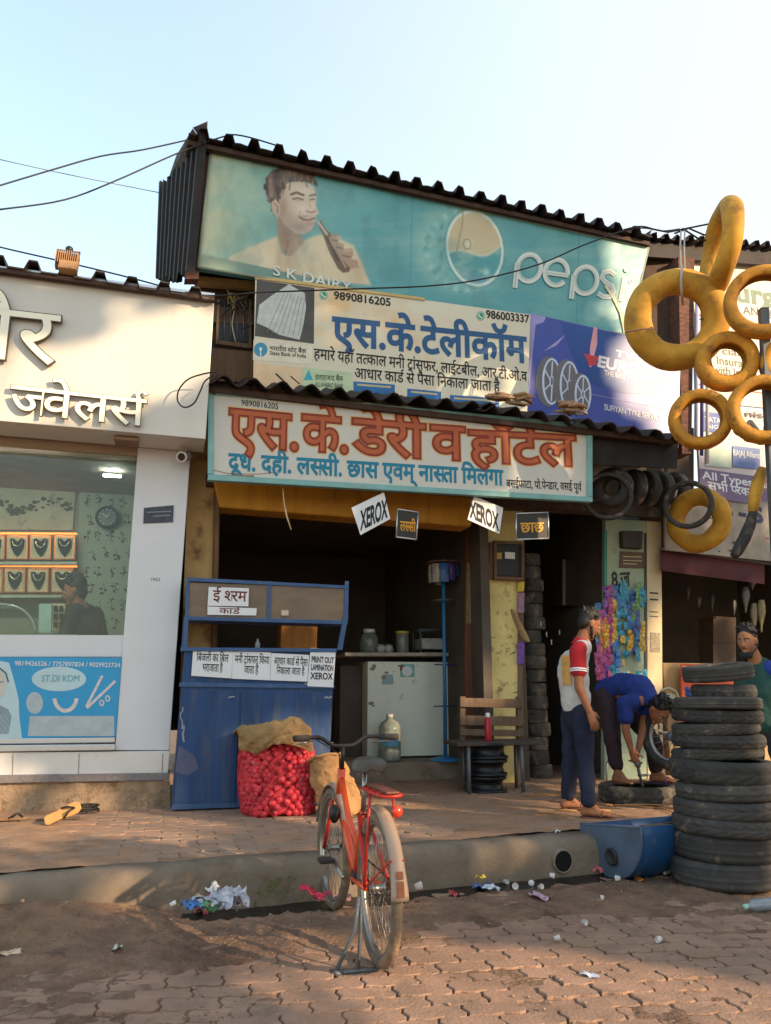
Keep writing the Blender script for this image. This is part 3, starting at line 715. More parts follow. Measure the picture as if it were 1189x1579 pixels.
    b = MB(); b.box(o + Rz @ V((.02, -.03, -h_ * .58)), (w_ * .8, .09, .09), Rz); part("ballast_box", b, M_("rusty_housing", (168, 128, 92)), t, .005)
jeweller_extras()
# ------------------------------------------------------------------ tin roofed shop row, centre and right
U = front(.30); S = front(-.35); UP = Plane(front(.22).at(640, 400), 18)
def building():
    r = root("tin_roofed_building", front(.5).at(600, 1180), "old dark tin roofed building with sign boards across its front and open shops below", "building")
    # front wall behind the signs
    WL = front(.55)
    b = MB(); slabpx(b, WL, [(306, 236), (1064, 395), (1064, 640), (306, 640)], .2); part("upper_wall", b, CLOUD, r)
    # boards and window remains seen in the gap left of the banner
    GP = front(.5); b = MB()
    slabpx(b, GP, [(316, 470), (394, 478), (394, 500), (316, 496)], .03, .02); part("wall_plank", b, WOOD, r)
    b = MB(); slabpx(b, GP, [(316, 535), (394, 542), (394, 590), (316, 586)], .03, .03); part("wall_plank", b, M_("tan_plank", (112, 88, 66), .85, var=.3, streak=True), r)
    b = MB(); slabpx(b, GP, [(300, 425), (396, 434), (396, 446), (300, 438)], .06, .05); part("wall_plank", b, PLASTER, r)
    wn_ = MB(); 
    for q in ([(335, 462), (339, 462), (337, 530), (333, 530)], [(384, 462), (388, 462), (388, 530), (384, 530)], [(335, 524), (388, 530), (388, 537), (335, 530)]): slabpx(wn_, GP, q, .05, .07)
    f = part("window_frame", wn_, WOOD, r)
    for k in range(4):
        b = MB(); x = 346 + k * 10; b.tube([GP.at(x, 464, .04), GP.at(x, 528, .04)], .008, 6); part("window_bar", b, STEEL, f)
    b = MB(); slabpx(b, GP, [(338, 462), (386, 466), (386, 528), (338, 524)], .01, .015); part("window_opening", b, BLACK, f)
    # roof
    rf = root("tin_roof", U.at(640, 300), "dark corrugated tin roof sloping back above the drink sign", "roof")
    P0 = UP.at(291, 206, .16); P1 = UP.at(1008, 366, .14)
    b = MB(); corrugated(b, P0, P1, -UP.n * 3.4 + V((0, 0, .55)), .258, .085, rows=3, th=.012, jag=.02); part("tin_sheet", b, TIN, rf)
    b = MB(); q = [P0 - UP.n * .08 + V((0, 0, -.01)), P1 - UP.n * .08 + V((0, 0, -.01))]; b.slab([q[0], q[1], q[1] + V((0, 0, -.05)), q[0] + V((0, 0, -.05))], -UP.n * .05); part("purlin", b, CLOUD, rf)
    b = MB(); q0 = UP.at(312, 230, -.02); q1 = UP.at(1004, 381, -.02); b.slab([q0, q1, q1 + V((0, 0, .1)), q0 + V((0, 0, .1))], -UP.n * .04); part("eave_board", b, TIN, rf)
    # splayed gable sheet at the left end
    g = MB(); A0 = UP.at(318, 226, .1); A1 = UP.at(300, 428, .06); Bk = front(1.6)
    C0 = Bk.at(254, 292); C1 = Bk.at(249, 436)
    n = 34; rows = []
    for i in range(n + 1):
        t = i / n; ph = (i % 4) in (1, 2)
        top = A0.lerp(C0, t); bot = A1.lerp(C1, t); o = V((-.06, -.05, 0)) if ph else V((0, 0, 0))
        if t > .6: top = top + V((0, 0, .12 * fn((t * 9, 2), 1.7)));
        e = V((0, 0, .10 * fn((t * 12, 5), 1.5)))
        rows.append([top + o, top.lerp(bot, .5) + o, bot + o + e])
    g.loft(rows, cap=False, closed=False, smooth=False)
    top_edge = MB(); hip = UP.at(297, 198, .16)
    part("gable_sheet", g, M_("black_tin", (40, 36, 36), .8, .1, var=.4, vs=3, dirt=((60, 44, 36), .35, 4), bump=.15, bs=25), rf)
    b = MB(); b.add([hip, hip.lerp(C0, .5) + V((-.02, 0, .07)), C0, A0], [(0, 1, 2, 3)]); b.add([hip + V((0, 0, .01)), A0 + V((0, 0, .3)), A0], [(0, 1, 2)]); part("gable_flap", b, TIN, rf)
    b = MB(); slabpx(b, UP, [(322, 236), (306, 430), (285, 430), (301, 250)], .12, -.03)
    part("gable_brick", b, brick_mat(), r)
    # right part: dark tin between the drink sign and the column, roof beyond
    b = MB(); WR = front(.62); P0 = WR.at(985, 372); P1 = WR.at(1068, 388); corrugated(b, P0, P1, V((0, 0, -1.35)), .15, .04, up=WR.n, rows=3); part("tin_wall", b, TIN, r)
    b = MB(); q0 = front(.3).at(1000, 366); q1 = front(.75).at(1260, 386); corrugated(b, q0, q1, V((-.4, 2.6, .35)), .2, .06, rows=3, th=.01, jag=.03); part("tin_sheet", b, TIN, rf)
    b = MB(); b.slab([q0 + V((0, .1, -.0)), q1 + V((0, .1, 0)), q1 + V((0, .1, -.22)), q0 + V((0, .1, -.2))], V((0, .05, 0))); part("eave_board", b, TIN, rf)
    # brick column
    b = MB(); KP = front(.35); slabpx(b, KP, [(1046, 395), (1071, 398), (1066, 700), (1052, 700)], .25); part("brick_column", b, brick_mat(), r)
    # ground storey: walls, pillars, dark rooms
    F3 = front(.3); b = MB(); slabpx(b, F3, [(294, 640), (336, 645), (333, 1250), (270, 1250)], .25); part("tan_wall", b, PLASTER, r)
    b = MB(); b.tube([F3.at(336, 700, .03), F3.at(330, 1000, .03)], .03, 8); part("drain_pipe", b, M_("brown_pipe", (110, 78, 52), .7, var=.3), r)
    b = MB(); slabpx(b, front(.2), [(328, 738), (730, 766), (727, 812), (338, 782)], .3)
    part("shutter_box", b, M_("yellow_shutter_box", (186, 128, 30), .55, var=.2, vs=2, streak=True, dirt=((96, 66, 30), .35, 3)), r, .02)
    b = MB(); slabpx(b, front(.22), [(318, 730), (940, 776), (940, 790), (318, 748)], .1); part("lintel", b, CLOUD, r)
    zf = .43
    def room(u0, u1, d0, d1, z0, z1, nm, m):
        q = front(0); b = MB()
        b.slab([q.pt(u0, z0, -d1), q.pt(u1, z0, -d1), q.pt(u1, z1, -d1), q.pt(u0, z1, -d1)], -q.n * .1); part(nm + "_back_wall", b, m, r)
        for uu, s in ((u0, -1), (u1, 1)):
            b = MB(); b.slab([q.pt(uu, z0, -d0), q.pt(uu, z0, -d1), q.pt(uu, z1, -d1), q.pt(uu, z1, -d0)], q.u * .1 * s); part(nm + "_side_wall", b, m, r)
        b = MB(); b.slab([q.pt(u0, z1, -d0), q.pt(u1, z1, -d0), q.pt(u1, z1, -d1), q.pt(u0, z1, -d1)], V((0, 0, .1))); part(nm + "_ceiling", b, m, r)
    q = front(0); uu = lambda x, y, d: (lambda p: (p - q.p).dot(q.u))(front(d).at(x, y))
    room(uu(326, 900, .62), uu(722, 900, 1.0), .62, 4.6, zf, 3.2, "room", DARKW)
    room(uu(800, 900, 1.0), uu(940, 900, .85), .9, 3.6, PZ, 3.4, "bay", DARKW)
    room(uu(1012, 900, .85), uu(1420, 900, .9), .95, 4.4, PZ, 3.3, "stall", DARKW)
    # wall above openings
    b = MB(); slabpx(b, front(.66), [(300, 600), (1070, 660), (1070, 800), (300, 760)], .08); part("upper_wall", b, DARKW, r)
    # shop floor and step
    F13 = front(1.25); b = MB(); a = px(F13, [(505, 1177), (722, 1178), (722, 1210), (505, 1208)]); 
    a[0].z = a[1].z = zf; a[2].z = a[3].z = PZ - .05; b.slab(a, -F13.n * 3.2); part("step", b, CONC, r, .012)
    b = MB(); a = F13.at(330, 1180); c = F13.at(508, 1180); b.slab([V((a.x, a.y, zf)), V((c.x, c.y, zf)), V((c.x, c.y, PZ - .05)), V((a.x, a.y, PZ - .05))], -F13.n * 3.2); part("shop_floor", b, CONC, r)
    # right hand pillars
    P9 = front(.95); b = MB(); slabpx(b, P9, [(718, 780), (739, 782), (737, 1160), (717, 1160)], .06); part("brown_post", b, WOODB, r)
    b = MB(); slabpx(b, P9, [(720, 868), (737, 869), (737, 962), (719, 961)], .01, .012); part("post_poster", b, M_("faded_post_poster", (132, 112, 78), .7, var=.5, vs=30), r)
    b = MB()
    for k in range(7): slabpx(b, P9, [(728, 893 + k * 9), (732, 893 + k * 9), (731, 898 + k * 9), (727, 898 + k * 9)], .004, .017)
    part("poster_mark", b, M_("pale_mark", (190, 176, 140), .7), r)
    P8 = front(.8); b = MB(); slabpx(b, P8, [(740, 780), (808, 785), (806, 1220), (738, 1220)], .12); part("yellow_pillar", b, YELPL, r, .01)
    b = MB(); slabpx(b, P8, [(742.5, 905), (749, 905), (747, 1080), (740, 1080)], .004, .005); part("yellow_stripe", b, M_("bright_yellow_paint", (202, 176, 26), .6, var=.2, dirt=((110, 90, 40), .3, 8)), r)
    b = MB(); slabpx(b, P8, [(800, 890), (808, 890), (806.5, 1080), (799, 1080)], .02, .015); part("pillar_edge", b, WOOD, r)
    rr = random.Random(3); b = MB()
    for _ in range(34):
        x, y = rr.uniform(752, 796), rr.choice([rr.gauss(1062, 6), rr.uniform(900, 1050), rr.gauss(1000, 5)]); s = rr.uniform(1, 3)
        strokepx(b, P8, [(x, y), (x + rr.uniform(-4, 4), y + rr.uniform(-3, 3)), (x + rr.uniform(-5, 5), y + rr.uniform(-5, 5))], .8, .004 + .0004 * _)
    part("scribble", b, M_("scribble_brown", (112, 84, 52), .9), r)
    P7 = front(.75); b = MB(); slabpx(b, P7, [(934, 800), (997, 803), (998, 1230), (932, 1230)], .08); part("green_pillar", b, M_("pale_green_pillar", (150, 164, 140), .75, var=.18, vs=3, dirt=((110, 92, 70), .3, 4), bump=.1), r, .006)
    b = MB(); slabpx(b, P7, [(997.5, 803), (1020, 805), (1023, 1230), (999, 1230)], .3, .012); part("cream_pillar", b, M_("cream_pillar", (196, 176, 142), .8, var=.15, vs=4, dirt=((130, 106, 80), .3, 5)), r, .006)
    b = MB(); slabpx(b, P7, [(932, 818), (936.5, 818), (935, 1050), (930.5, 1050)], .02, .02); part("pillar_edge", b, M_("teal_trim", (44, 120, 106), .5), r)
    b = MB(); slabpx(b, P7, [(994, 822), (997, 822), (998, 1050), (995, 1050)], .01, .014); part("pillar_edge", b, M_("dark_trim", (56, 60, 50), .6), r)
    b = MB(); lettering(b, P7, "8.ज", (944, 905), (972, 903), 20, off=.03, lift=.004); part("painted_mark", b, M_("dark_paint_mark", (54, 54, 50), .8), r)
    b = MB(); slabpx(b, P7, [(957, 850), (994, 852), (994, 876), (956, 875)], .015, .018); pq = part("wall_plaque", b, M_("brown_plaque", (92, 72, 60), .7, var=.3), r)
    b = MB()
    for y in (858, 864, 869): strokepx(b, P7, [(961, y), (990 - (y % 3) * 4, y + 1)], 1.3, .02)
    part("plaque_line", b, M_("pale_mark", (190, 176, 140)), pq)
    b = MB(); slabpx(b, P7, [(960, 818), (992, 819), (991, 846), (961, 844)], .1, .08); part("switch_box", b, M_("dark_switch_box", (58, 48, 42), .6, var=.4, vs=20), r, .008)
    b = MB(); slabpx(b, P7, [(1003, 975), (1018, 976), (1018, 1006), (1003, 1005)], .004, .017); part("pasted_notice", b, M_("notice_grey", (150, 136, 116), .8, var=.5, vs=40), r)
    for y in (914, 924, 943, 950): 
        b = MB(); strokepx(b, P7, [(1002, y), (1015, y + 1)], 2.4 if y < 930 else 1.2, .0155); part("pasted_notice_line", b, M_("dark_paint_mark", (54, 54, 50)), r)
    # bay: cupboard in the gloom
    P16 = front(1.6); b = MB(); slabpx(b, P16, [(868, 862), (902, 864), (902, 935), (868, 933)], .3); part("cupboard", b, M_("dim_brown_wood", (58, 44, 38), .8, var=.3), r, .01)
    b = MB(); slabpx(b, P16, [(868, 862), (872, 862), (872, 933), (868, 933)], .02, .015); part("cupboard_edge", b, M_("dim_grey_edge", (120, 104, 90), .6), r)
    # stall counter and its raised floor
    P10 = front(.95); b = MB(); a = P10.at(1022, 1022); c = P10.at(1200, 1034); z1 = a.z
    b.slab([V((a.x, a.y, z1)), V((c.x, c.y, z1)), V((c.x, c.y, PZ)), V((a.x, a.y, PZ))], -P10.n * .5); part("stall_counter", b, M_("tan_counter", (168, 138, 98), .7, var=.15), r, .01)
def brick_mat():
    if "sooty_brick" in MATS: return MATS["sooty_brick"]
    m = M_("sooty_brick", (110, 74, 58), .9, var=.3, bump=.3, bs=30); nt = m.node_tree; N, L = nt.nodes, nt.links; b = N["Principled BSDF"]
    br = N.new("ShaderNodeTexBrick"); br.inputs["Scale"].default_value = 9; br.inputs["Color1"].default_value = (*lin((120, 78, 62)), 1); br.inputs["Color2"].default_value = (*lin((84, 58, 50)), 1); br.inputs["Mortar"].default_value = (*lin((70, 58, 50)), 1)
    tc = N.new("ShaderNodeTexCoord"); mp = N.new("ShaderNodeMapping"); mp.inputs["Rotation"].default_value = (rad(90), 0, 0); L.new(tc.outputs["Object"], mp.inputs[0]); L.new(mp.outputs[0], br.inputs["Vector"])
    old = b.inputs["Base Color"].links[0].from_socket; mx = N.new("ShaderNodeMix"); mx.data_type = 'RGBA'; mx.blend_type = 'MULTIPLY'; mx.inputs["Factor"].default_value = .0
    L.new(br.outputs[0], b.inputs["Base Color"]); return m
building()

def awning():
    r = root("tin_awning", front(-.45).at(650, 640), "rusty corrugated tin awning over the dairy sign and tyre shop", "awning")
    A = front(-.5)
    for q0, q1, z in (((322, 592), (770, 637), 0), ((735, 634), (1062, 686), .012)):
        b = MB(); P0 = A.at(*q0); P1 = A.at(*q1); P0.z += z; P1.z += z; corrugated(b, P0, P1, -A.n * .85 + V((0, 0, .34)), .262, .085, rnd=True, rows=4, th=.012, jag=.03, dip=.03); part("tin_sheet", b, TIN, r)
    b = MB(); slabpx(b, front(-.4), [(318, 595), (1040, 676), (1040, 684), (318, 603)], .05); part("front_rail", b, CLOUD, r)
    b = MB(); slabpx(b, front(-.28), [(914, 664), (1046, 682), (1044, 722), (914, 716)], .03); part("dark_valance", b, M_("sooty_board", (40, 36, 36), .85, var=.4), r)
    for x in (330, 560, 800, 1030):
        p = front(-.4).at(x, 604 + (x - 330) * .108); b = MB(); b.tube([p, p - A.n * .72 + V((0, 0, -.02))], .018, 6); part("awning_strut", b, CLOUD, r)
    # bundles of junk lying on the awning
    rr = random.Random(11)
    for k, (x, y, l, n) in enumerate(((770, 612, .24, 8), (800, 619, .26, 7), (880, 631, .30, 12))):
        b = MB(); c = front(-.36).at(x, y + 1)
        for i in range(n):
            a = rr.uniform(-.25, .25); d = V((math.cos(rad(15) + a), math.sin(rad(15) + a), rr.uniform(-.12, .06))) * l * rr.uniform(.6, 1); o = V((rr.uniform(-.06, .06), rr.uniform(-.06, .06), rr.uniform(-.03, .05)))
            pts = [c + o - d / 2, c + o + V((0, 0, rr.uniform(-.0, .04))), c + o + d / 2]; b.tube(pts, [rr.uniform(.006, .02), rr.uniform(.010, .03), rr.uniform(.005, .02)], 6)
        thing("cloth_bundle", b, M_("brown_rag", (168, 132, 100), .95, var=.4, vs=14, bump=.5, bs=40), ("small crumpled brown bundle on the awning, left end", "flattened brown bundle on the awning, middle of three", "largest crumpled brown bundle on the awning under the tyre advert")[k], "bundle", "bundles on the awning")
awning()

# ------------------------------------------------------------------ sign boards
INKB = M_("navy_letter", (38, 84, 128), .6, var=.08)
def sign_print(P, r, quad):
    """the faded printed picture: a soft-toned man with a bottle and a wet crown cap, held as colours on a fine sheet"""
    TL, TR, BR, BL = [np.array(q, float) for q in quad]; nx, ny = 620, 168
    s, t = np.meshgrid(np.linspace(0, 1, nx), np.linspace(0, 1, ny)); X = ((TL * (1 - s[..., None]) + TR * s[..., None]) * (1 - t[..., None]) + (BL * (1 - s[..., None]) + BR * s[..., None]) * t[..., None])
    x, y = X[..., 0], X[..., 1]; rs = np.random.RandomState(3)
    def nz(sx, sy, sd, o=4):
        out = np.zeros_like(x); a = 1.0
        for k in range(o):
            g = np.random.RandomState(sd + k).rand(90, 160); u = (x - 300) / sx * 2 ** k; v = (y - 220) / sy * 2 ** k; u0 = np.floor(u).astype(int); v0 = np.floor(v).astype(int); fu = u - u0; fv = v - v0; fu = fu * fu * (3 - 2 * fu); fv = fv * fv * (3 - 2 * fv); G_ = lambda a_, b_: g[b_ % 90, a_ % 160]
            out += a * ((G_(u0, v0) * (1 - fu) + G_(u0 + 1, v0) * fu) * (1 - fv) + (G_(u0, v0 + 1) * (1 - fu) + G_(u0 + 1, v0 + 1) * fu) * fv - .5); a *= .5
        return out
    sst = lambda a, b, v: (lambda q: q * q * (3 - 2 * q))(np.clip((v - a) / (b - a), 0, 1))
    img = np.zeros(x.shape + (3,)); col = lambda c: np.array(c, float)
    def over(a, c): 
        nonlocal img
        img = img * (1 - a[..., None]) + col(c) * a[..., None]
    def dist(pts):                                   # signed distance, positive inside
        d = np.full(x.shape, 1e9); ins = np.zeros(x.shape, bool); n = len(pts)
        for k in range(n):
            (x1, y1), (x2, y2) = pts[k], pts[(k + 1) % n]; dx, dy = x2 - x1, y2 - y1; q = np.clip(((x - x1) * dx + (y - y1) * dy) / (dx * dx + dy * dy + 1e-9), 0, 1); d = np.minimum(d, np.hypot(x - x1 - q * dx, y - y1 - q * dy))
            c = ((y1 > y) != (y2 > y)) & (x < dx * (y - y1) / (dy if abs(dy) > 1e-9 else 1e-9) + x1); ins ^= c
        return np.where(ins, d, -d)
    def poly(pts, c, soft=1.5, a=1.0): m = sst(-soft, soft, dist(pts)) * a; over(m, c); return m
    def blob(cx, cy, rx, ry, c, a=1.0, rot=0.0, p=1.0):
        u = (x - cx) * math.cos(rot) + (y - cy) * math.sin(rot); v = -(x - cx) * math.sin(rot) + (y - cy) * math.cos(rot); over(np.exp(-((u / rx) ** 2 + (v / ry) ** 2) ** p) * a, c)
    def line(pts, w, c, a=1.0):
        d = np.full(x.shape, 1e9)
        for (x1, y1), (x2, y2) in zip(pts[:-1], pts[1:]): dx, dy = x2 - x1, y2 - y1; q = np.clip(((x - x1) * dx + (y - y1) * dy) / (dx * dx + dy * dy + 1e-9), 0, 1); d = np.minimum(d, np.hypot(x - x1 - q * dx, y - y1 - q * dy))
        over(np.exp(-(d / w) ** 2) * a, c)
    teal = (92, 150, 154); img[:] = col(teal)
    over(sst(470, 330, x + nz(60, 50, 1) * 60) * .95, (188, 190, 158)); over(sst(600, 520, x) * sst(470, 560, x) * .25, (120, 176, 176)); blob(520, 300, 60, 50, (120, 172, 168), .35); over(np.clip(nz(50, 30, 7) * .6 + .1, 0, .4), (128, 168, 160)); over(sst(640, 633, x) * .0 + sst(633, 640, x) * .12, (70, 136, 142))
    # shoulders and chest
    sh = [(340, 412), (360, 392), (384, 382), (408, 372), (428, 364), (434, 390), (446, 396), (464, 372), (492, 362), (520, 367), (545, 378), (556, 402), (572, 440), (470, 430)]
    poly(sh, (198, 184, 156), 3); m = sst(0, 14, dist(sh)); blob(395, 398, 30, 14, (216, 204, 176), .5); blob(505, 385, 26, 18, (212, 196, 168), .5); blob(446, 400, 12, 26, (160, 138, 116), .5); blob(430, 396, 5, 22, (170, 146, 124), .5); blob(552, 420, 12, 26, (168, 146, 122), .45)
    poly([(427, 328), (462, 356), (468, 374), (450, 394), (437, 390), (429, 366)], (158, 134, 114), 2.5); blob(440, 362, 8, 16, (134, 108, 90), .6); blob(458, 378, 8, 12, (178, 156, 134), .5); line([(444, 372), (440, 392)], 1.6, (130, 104, 88), .7)
    # head
    face = [(424, 308), (430, 290), (446, 281), (470, 279), (484, 289), (488, 306), (487, 316), (489, 322), (492, 328), (487, 333), (487, 339), (485, 344), (481, 354), (470, 361), (456, 360), (440, 348), (428, 330)]
    poly(face, (196, 178, 160), 1.6); blob(436, 322, 9, 26, (150, 126, 110), .75); blob(470, 296, 16, 9, (212, 198, 182), .7); blob(466, 322, 10, 8, (212, 196, 180), .7); blob(482, 318, 4, 8, (208, 192, 178), .5)
    blob(462, 350, 20, 10, (158, 138, 124), .75); blob(447, 338, 10, 14, (160, 138, 124), .6); blob(478, 344, 7, 4, (150, 128, 114), .6); blob(470, 334, 10, 2.4, (150, 130, 116), .55)
    line([(449, 300), (457, 297), (468, 301)], 1.7, (70, 54, 46), .95); line([(478, 302), (486, 300)], 1.5, (96, 76, 66), .9); line([(452, 307), (459, 305.5), (467, 308)], 1.4, (88, 70, 62), .85); line([(479, 308), (485, 307)], 1.2, (92, 74, 66), .85); blob(461, 309.5, 6, 2, (168, 146, 132), .6)
    line([(475, 304), (479, 320)], 1.1, (168, 146, 130), .5); line([(473, 326), (479, 328), (486, 326)], 1.4, (136, 112, 100), .85); line([(462, 335), (467, 338.5), (475, 340), (485, 336.5)], 1.3, (120, 84, 76), .95); line([(468, 343), (480, 342)], 1.6, (196, 166, 152), .5); line([(463, 326), (459, 338)], 1.0, (160, 138, 124), .7)
    hair = [(424, 334), (418, 318), (411, 306), (407, 290), (412, 271), (422, 261), (440, 256), (462, 258), (479, 263), (485, 274), (489, 289), (482, 285), (470, 280), (455, 279), (444, 283), (436, 294), (431, 308), (429, 320)]
    hm = sst(-2, 2, dist(hair) + nz(9, 5, 21) * 5); over(hm, (92, 74, 64)); st = nz(3.2, 16, 31, 3); over(hm * np.clip(st * 1.3, 0, .8), (160, 138, 122)); over(hm * np.clip(-st * 1.3, 0, .8), (62, 48, 42)); blob(452, 264, 16, 5, (164, 144, 130), .5); 
    for a_, b_ in (((448, 280), (446, 293)), ((440, 284), (436, 300)), ((470, 279), (474, 288))): line([a_, b_], 1.0, (90, 72, 62), .8)
    poly([(418, 312), (425, 307), (432, 316), (432, 330), (427, 337), (420, 328)], (188, 166, 148), 1.2); line([(422, 313), (428, 318), (428, 328)], 1.1, (134, 108, 94), .8)
    # hand and bottle
    poly([(489, 344), (494, 340), (504, 355), (512, 362), (532, 398), (542, 412), (538, 419), (529, 421), (521, 414), (506, 385), (498, 362)], (112, 92, 74), 1.3); line([(491, 343), (504, 361)], 2.2, (206, 200, 184), .8); line([(509, 367), (533, 412)], 1.6, (176, 160, 136), .8); line([(503, 366), (522, 402)], 1.4, (70, 54, 44), .8)
    hd = [(510, 362), (518, 360), (524, 366), (521, 373), (531, 377), (528, 384), (538, 383), (544, 384), (545, 393), (540, 399), (551, 402), (553, 412), (541, 415), (531, 403), (519, 389), (509, 373)]
    poly(hd, (166, 140, 120), 1.4); line([(520, 372), (512, 370)], 1.2, (112, 88, 74), .8); line([(529, 383), (518, 381)], 1.2, (112, 88, 74), .8); line([(541, 397), (528, 394)], 1.2, (112, 88, 74), .8); blob(522, 366, 5, 3, (200, 178, 158), .6); blob(536, 386, 6, 3, (196, 174, 154), .6)
    # crown cap
    th = np.arctan2(y - 386, x - 716); rd = np.hypot((x - 716) / 62, (y - 386) / 66)
    blob(706, 384, 66, 62, (178, 196, 178), .75, 0, 2); rim = sst(1.04, .98, rd + .03 * np.cos(th * 21)); over(rim * .8, (112, 164, 162)); over(rim * np.clip(.4 * np.cos(th * 21) + .15, 0, .5) * sst(.72, .95, rd), (176, 200, 190)); over(rim * np.clip(nz(10, 10, 51) * .8, 0, .5), (70, 128, 132))
    u = (x - 732) * .984 - (y - 383) * .178; v = (x - 732) * .178 + (y - 383) * .984; fr = np.hypot(u / 42, v / 57); fm = sst(1.03, .98, fr); wav = v - (6 + 8 * np.sin(u * .07 + .6)); 
    over(fm, (188, 172, 140)); over(fm * sst(-2, 2, wav), (84, 146, 150)); over(fm * sst(26, 40, wav) * .5, (120, 150, 170)); over(fm * np.clip(nz(26, 18, 61) * .8, 0, .5), (206, 196, 170)); over(fm * sst(4, 0, np.abs(wav)) * .5, (204, 204, 190)); over(np.exp(-((fr - 1.0) / .045) ** 2), (204, 212, 204)); over(np.exp(-((fr - 1.09) / .03) ** 2) * .5, (84, 130, 132))
    line([(714, 322), (713, 345), (707, 372), (702, 402)], 1.1, (150, 132, 104), .8); blob(720, 377, 6, 8, (214, 206, 184), .7); line([(714, 377), (716, 370), (722, 369), (726, 375), (724, 384), (717, 384), (714, 377)], .9, (128, 112, 92), .8); blob(750, 420, 5, 6, (190, 206, 204), .7)
    for k in range(4): blob(681 - k % 2 * 3, 350 + k * 21, 3, 6, (84, 132, 136), .7, .3)
    # grey strip with the shop name, wear and creases of the sheet
    top = 391 + (x - 307) * .2135 - np.clip(x - 640, 0, 999) * .05; over(sst(-1.2, 1.2, y - top) * .9, (104, 134, 128)); over(sst(-1.2, 1.2, y - top) * sst(420, 330, x) * .6, (166, 168, 140))
    over(np.clip(nz(90, 14, 71) * .4, 0, .16), (176, 186, 172)); over(np.clip(-nz(24, 40, 81) * .45, 0, .22), (74, 110, 110)); over(np.exp(-((x - 636 + (y - 303) * .03) / 1.2) ** 2) * .5, (70, 130, 134)); over(np.exp(-((x - 893 + (y - 360) * .03) / 1.2) ** 2) * .5, (66, 128, 132))
    over(sst(.05, .0, t) * .35, (70, 90, 84)); over(sst(.0, .012, .012 - s) * .4, (120, 110, 90))
    img = np.clip((img - 150) * 1.16 + 148, 20, 235)
    c = img / 255.0; c = np.where(c <= .04045, c / 12.92, ((c + .055) / 1.055) ** 2.4)
    n = P.n; base = [P.at(*q, .0022) for q in quad]; H = lambda q: P.at(q[0], q[1], .0022); b = MB(); vs = []
    p0 = np.array(CAM); cp_, sp_ = _cp, _sp; dx = (x - CX) / FPX; dy = -(y - CY) / FPX; D = np.stack([dx, cp_ - dy * sp_, sp_ + dy * cp_], -1); nn = np.array(n); tt = ((np.array(P.p) + nn * .0022 - p0) @ nn) / (D @ nn); W = p0 + D * tt[..., None]
    W = W + nn * (np.abs(nz(70, 60, 91)) * .012)[..., None]; loc = np.array(XF[r].translation); W = W + loc
    me = bpy.data.meshes.new("sign_picture"); idx = np.arange(nx * ny).reshape(ny, nx); q = np.stack([idx[:-1, :-1], idx[1:, :-1], idx[1:, 1:], idx[:-1, 1:]], -1).reshape(-1, 4)
    me.from_pydata(W.reshape(-1, 3).tolist(), [], q.tolist()); at = me.color_attributes.new("print", 'FLOAT_COLOR', 'POINT'); at.data.foreach_set("color", np.concatenate([c.reshape(-1, 3), np.ones((nx * ny, 1))], 1).ravel().astype(np.float32)); me.polygons.foreach_set("use_smooth", [True] * len(me.polygons)); me.update()
    o = bpy.data.objects.new("sign_picture", me); C.objects.link(o); o.parent = r; XF[o] = XF[r]
    m = bpy.data.materials.new("printed_flex"); m.use_nodes = True; nt = m.node_tree; bs = nt.nodes["Principled BSDF"]; a = nt.nodes.new("ShaderNodeAttribute"); a.attribute_name = "print"; nt.links.new(a.outputs["Color"], bs.inputs["Base Color"]); bs.inputs["Roughness"].default_value = .42; me.materials.append(m)
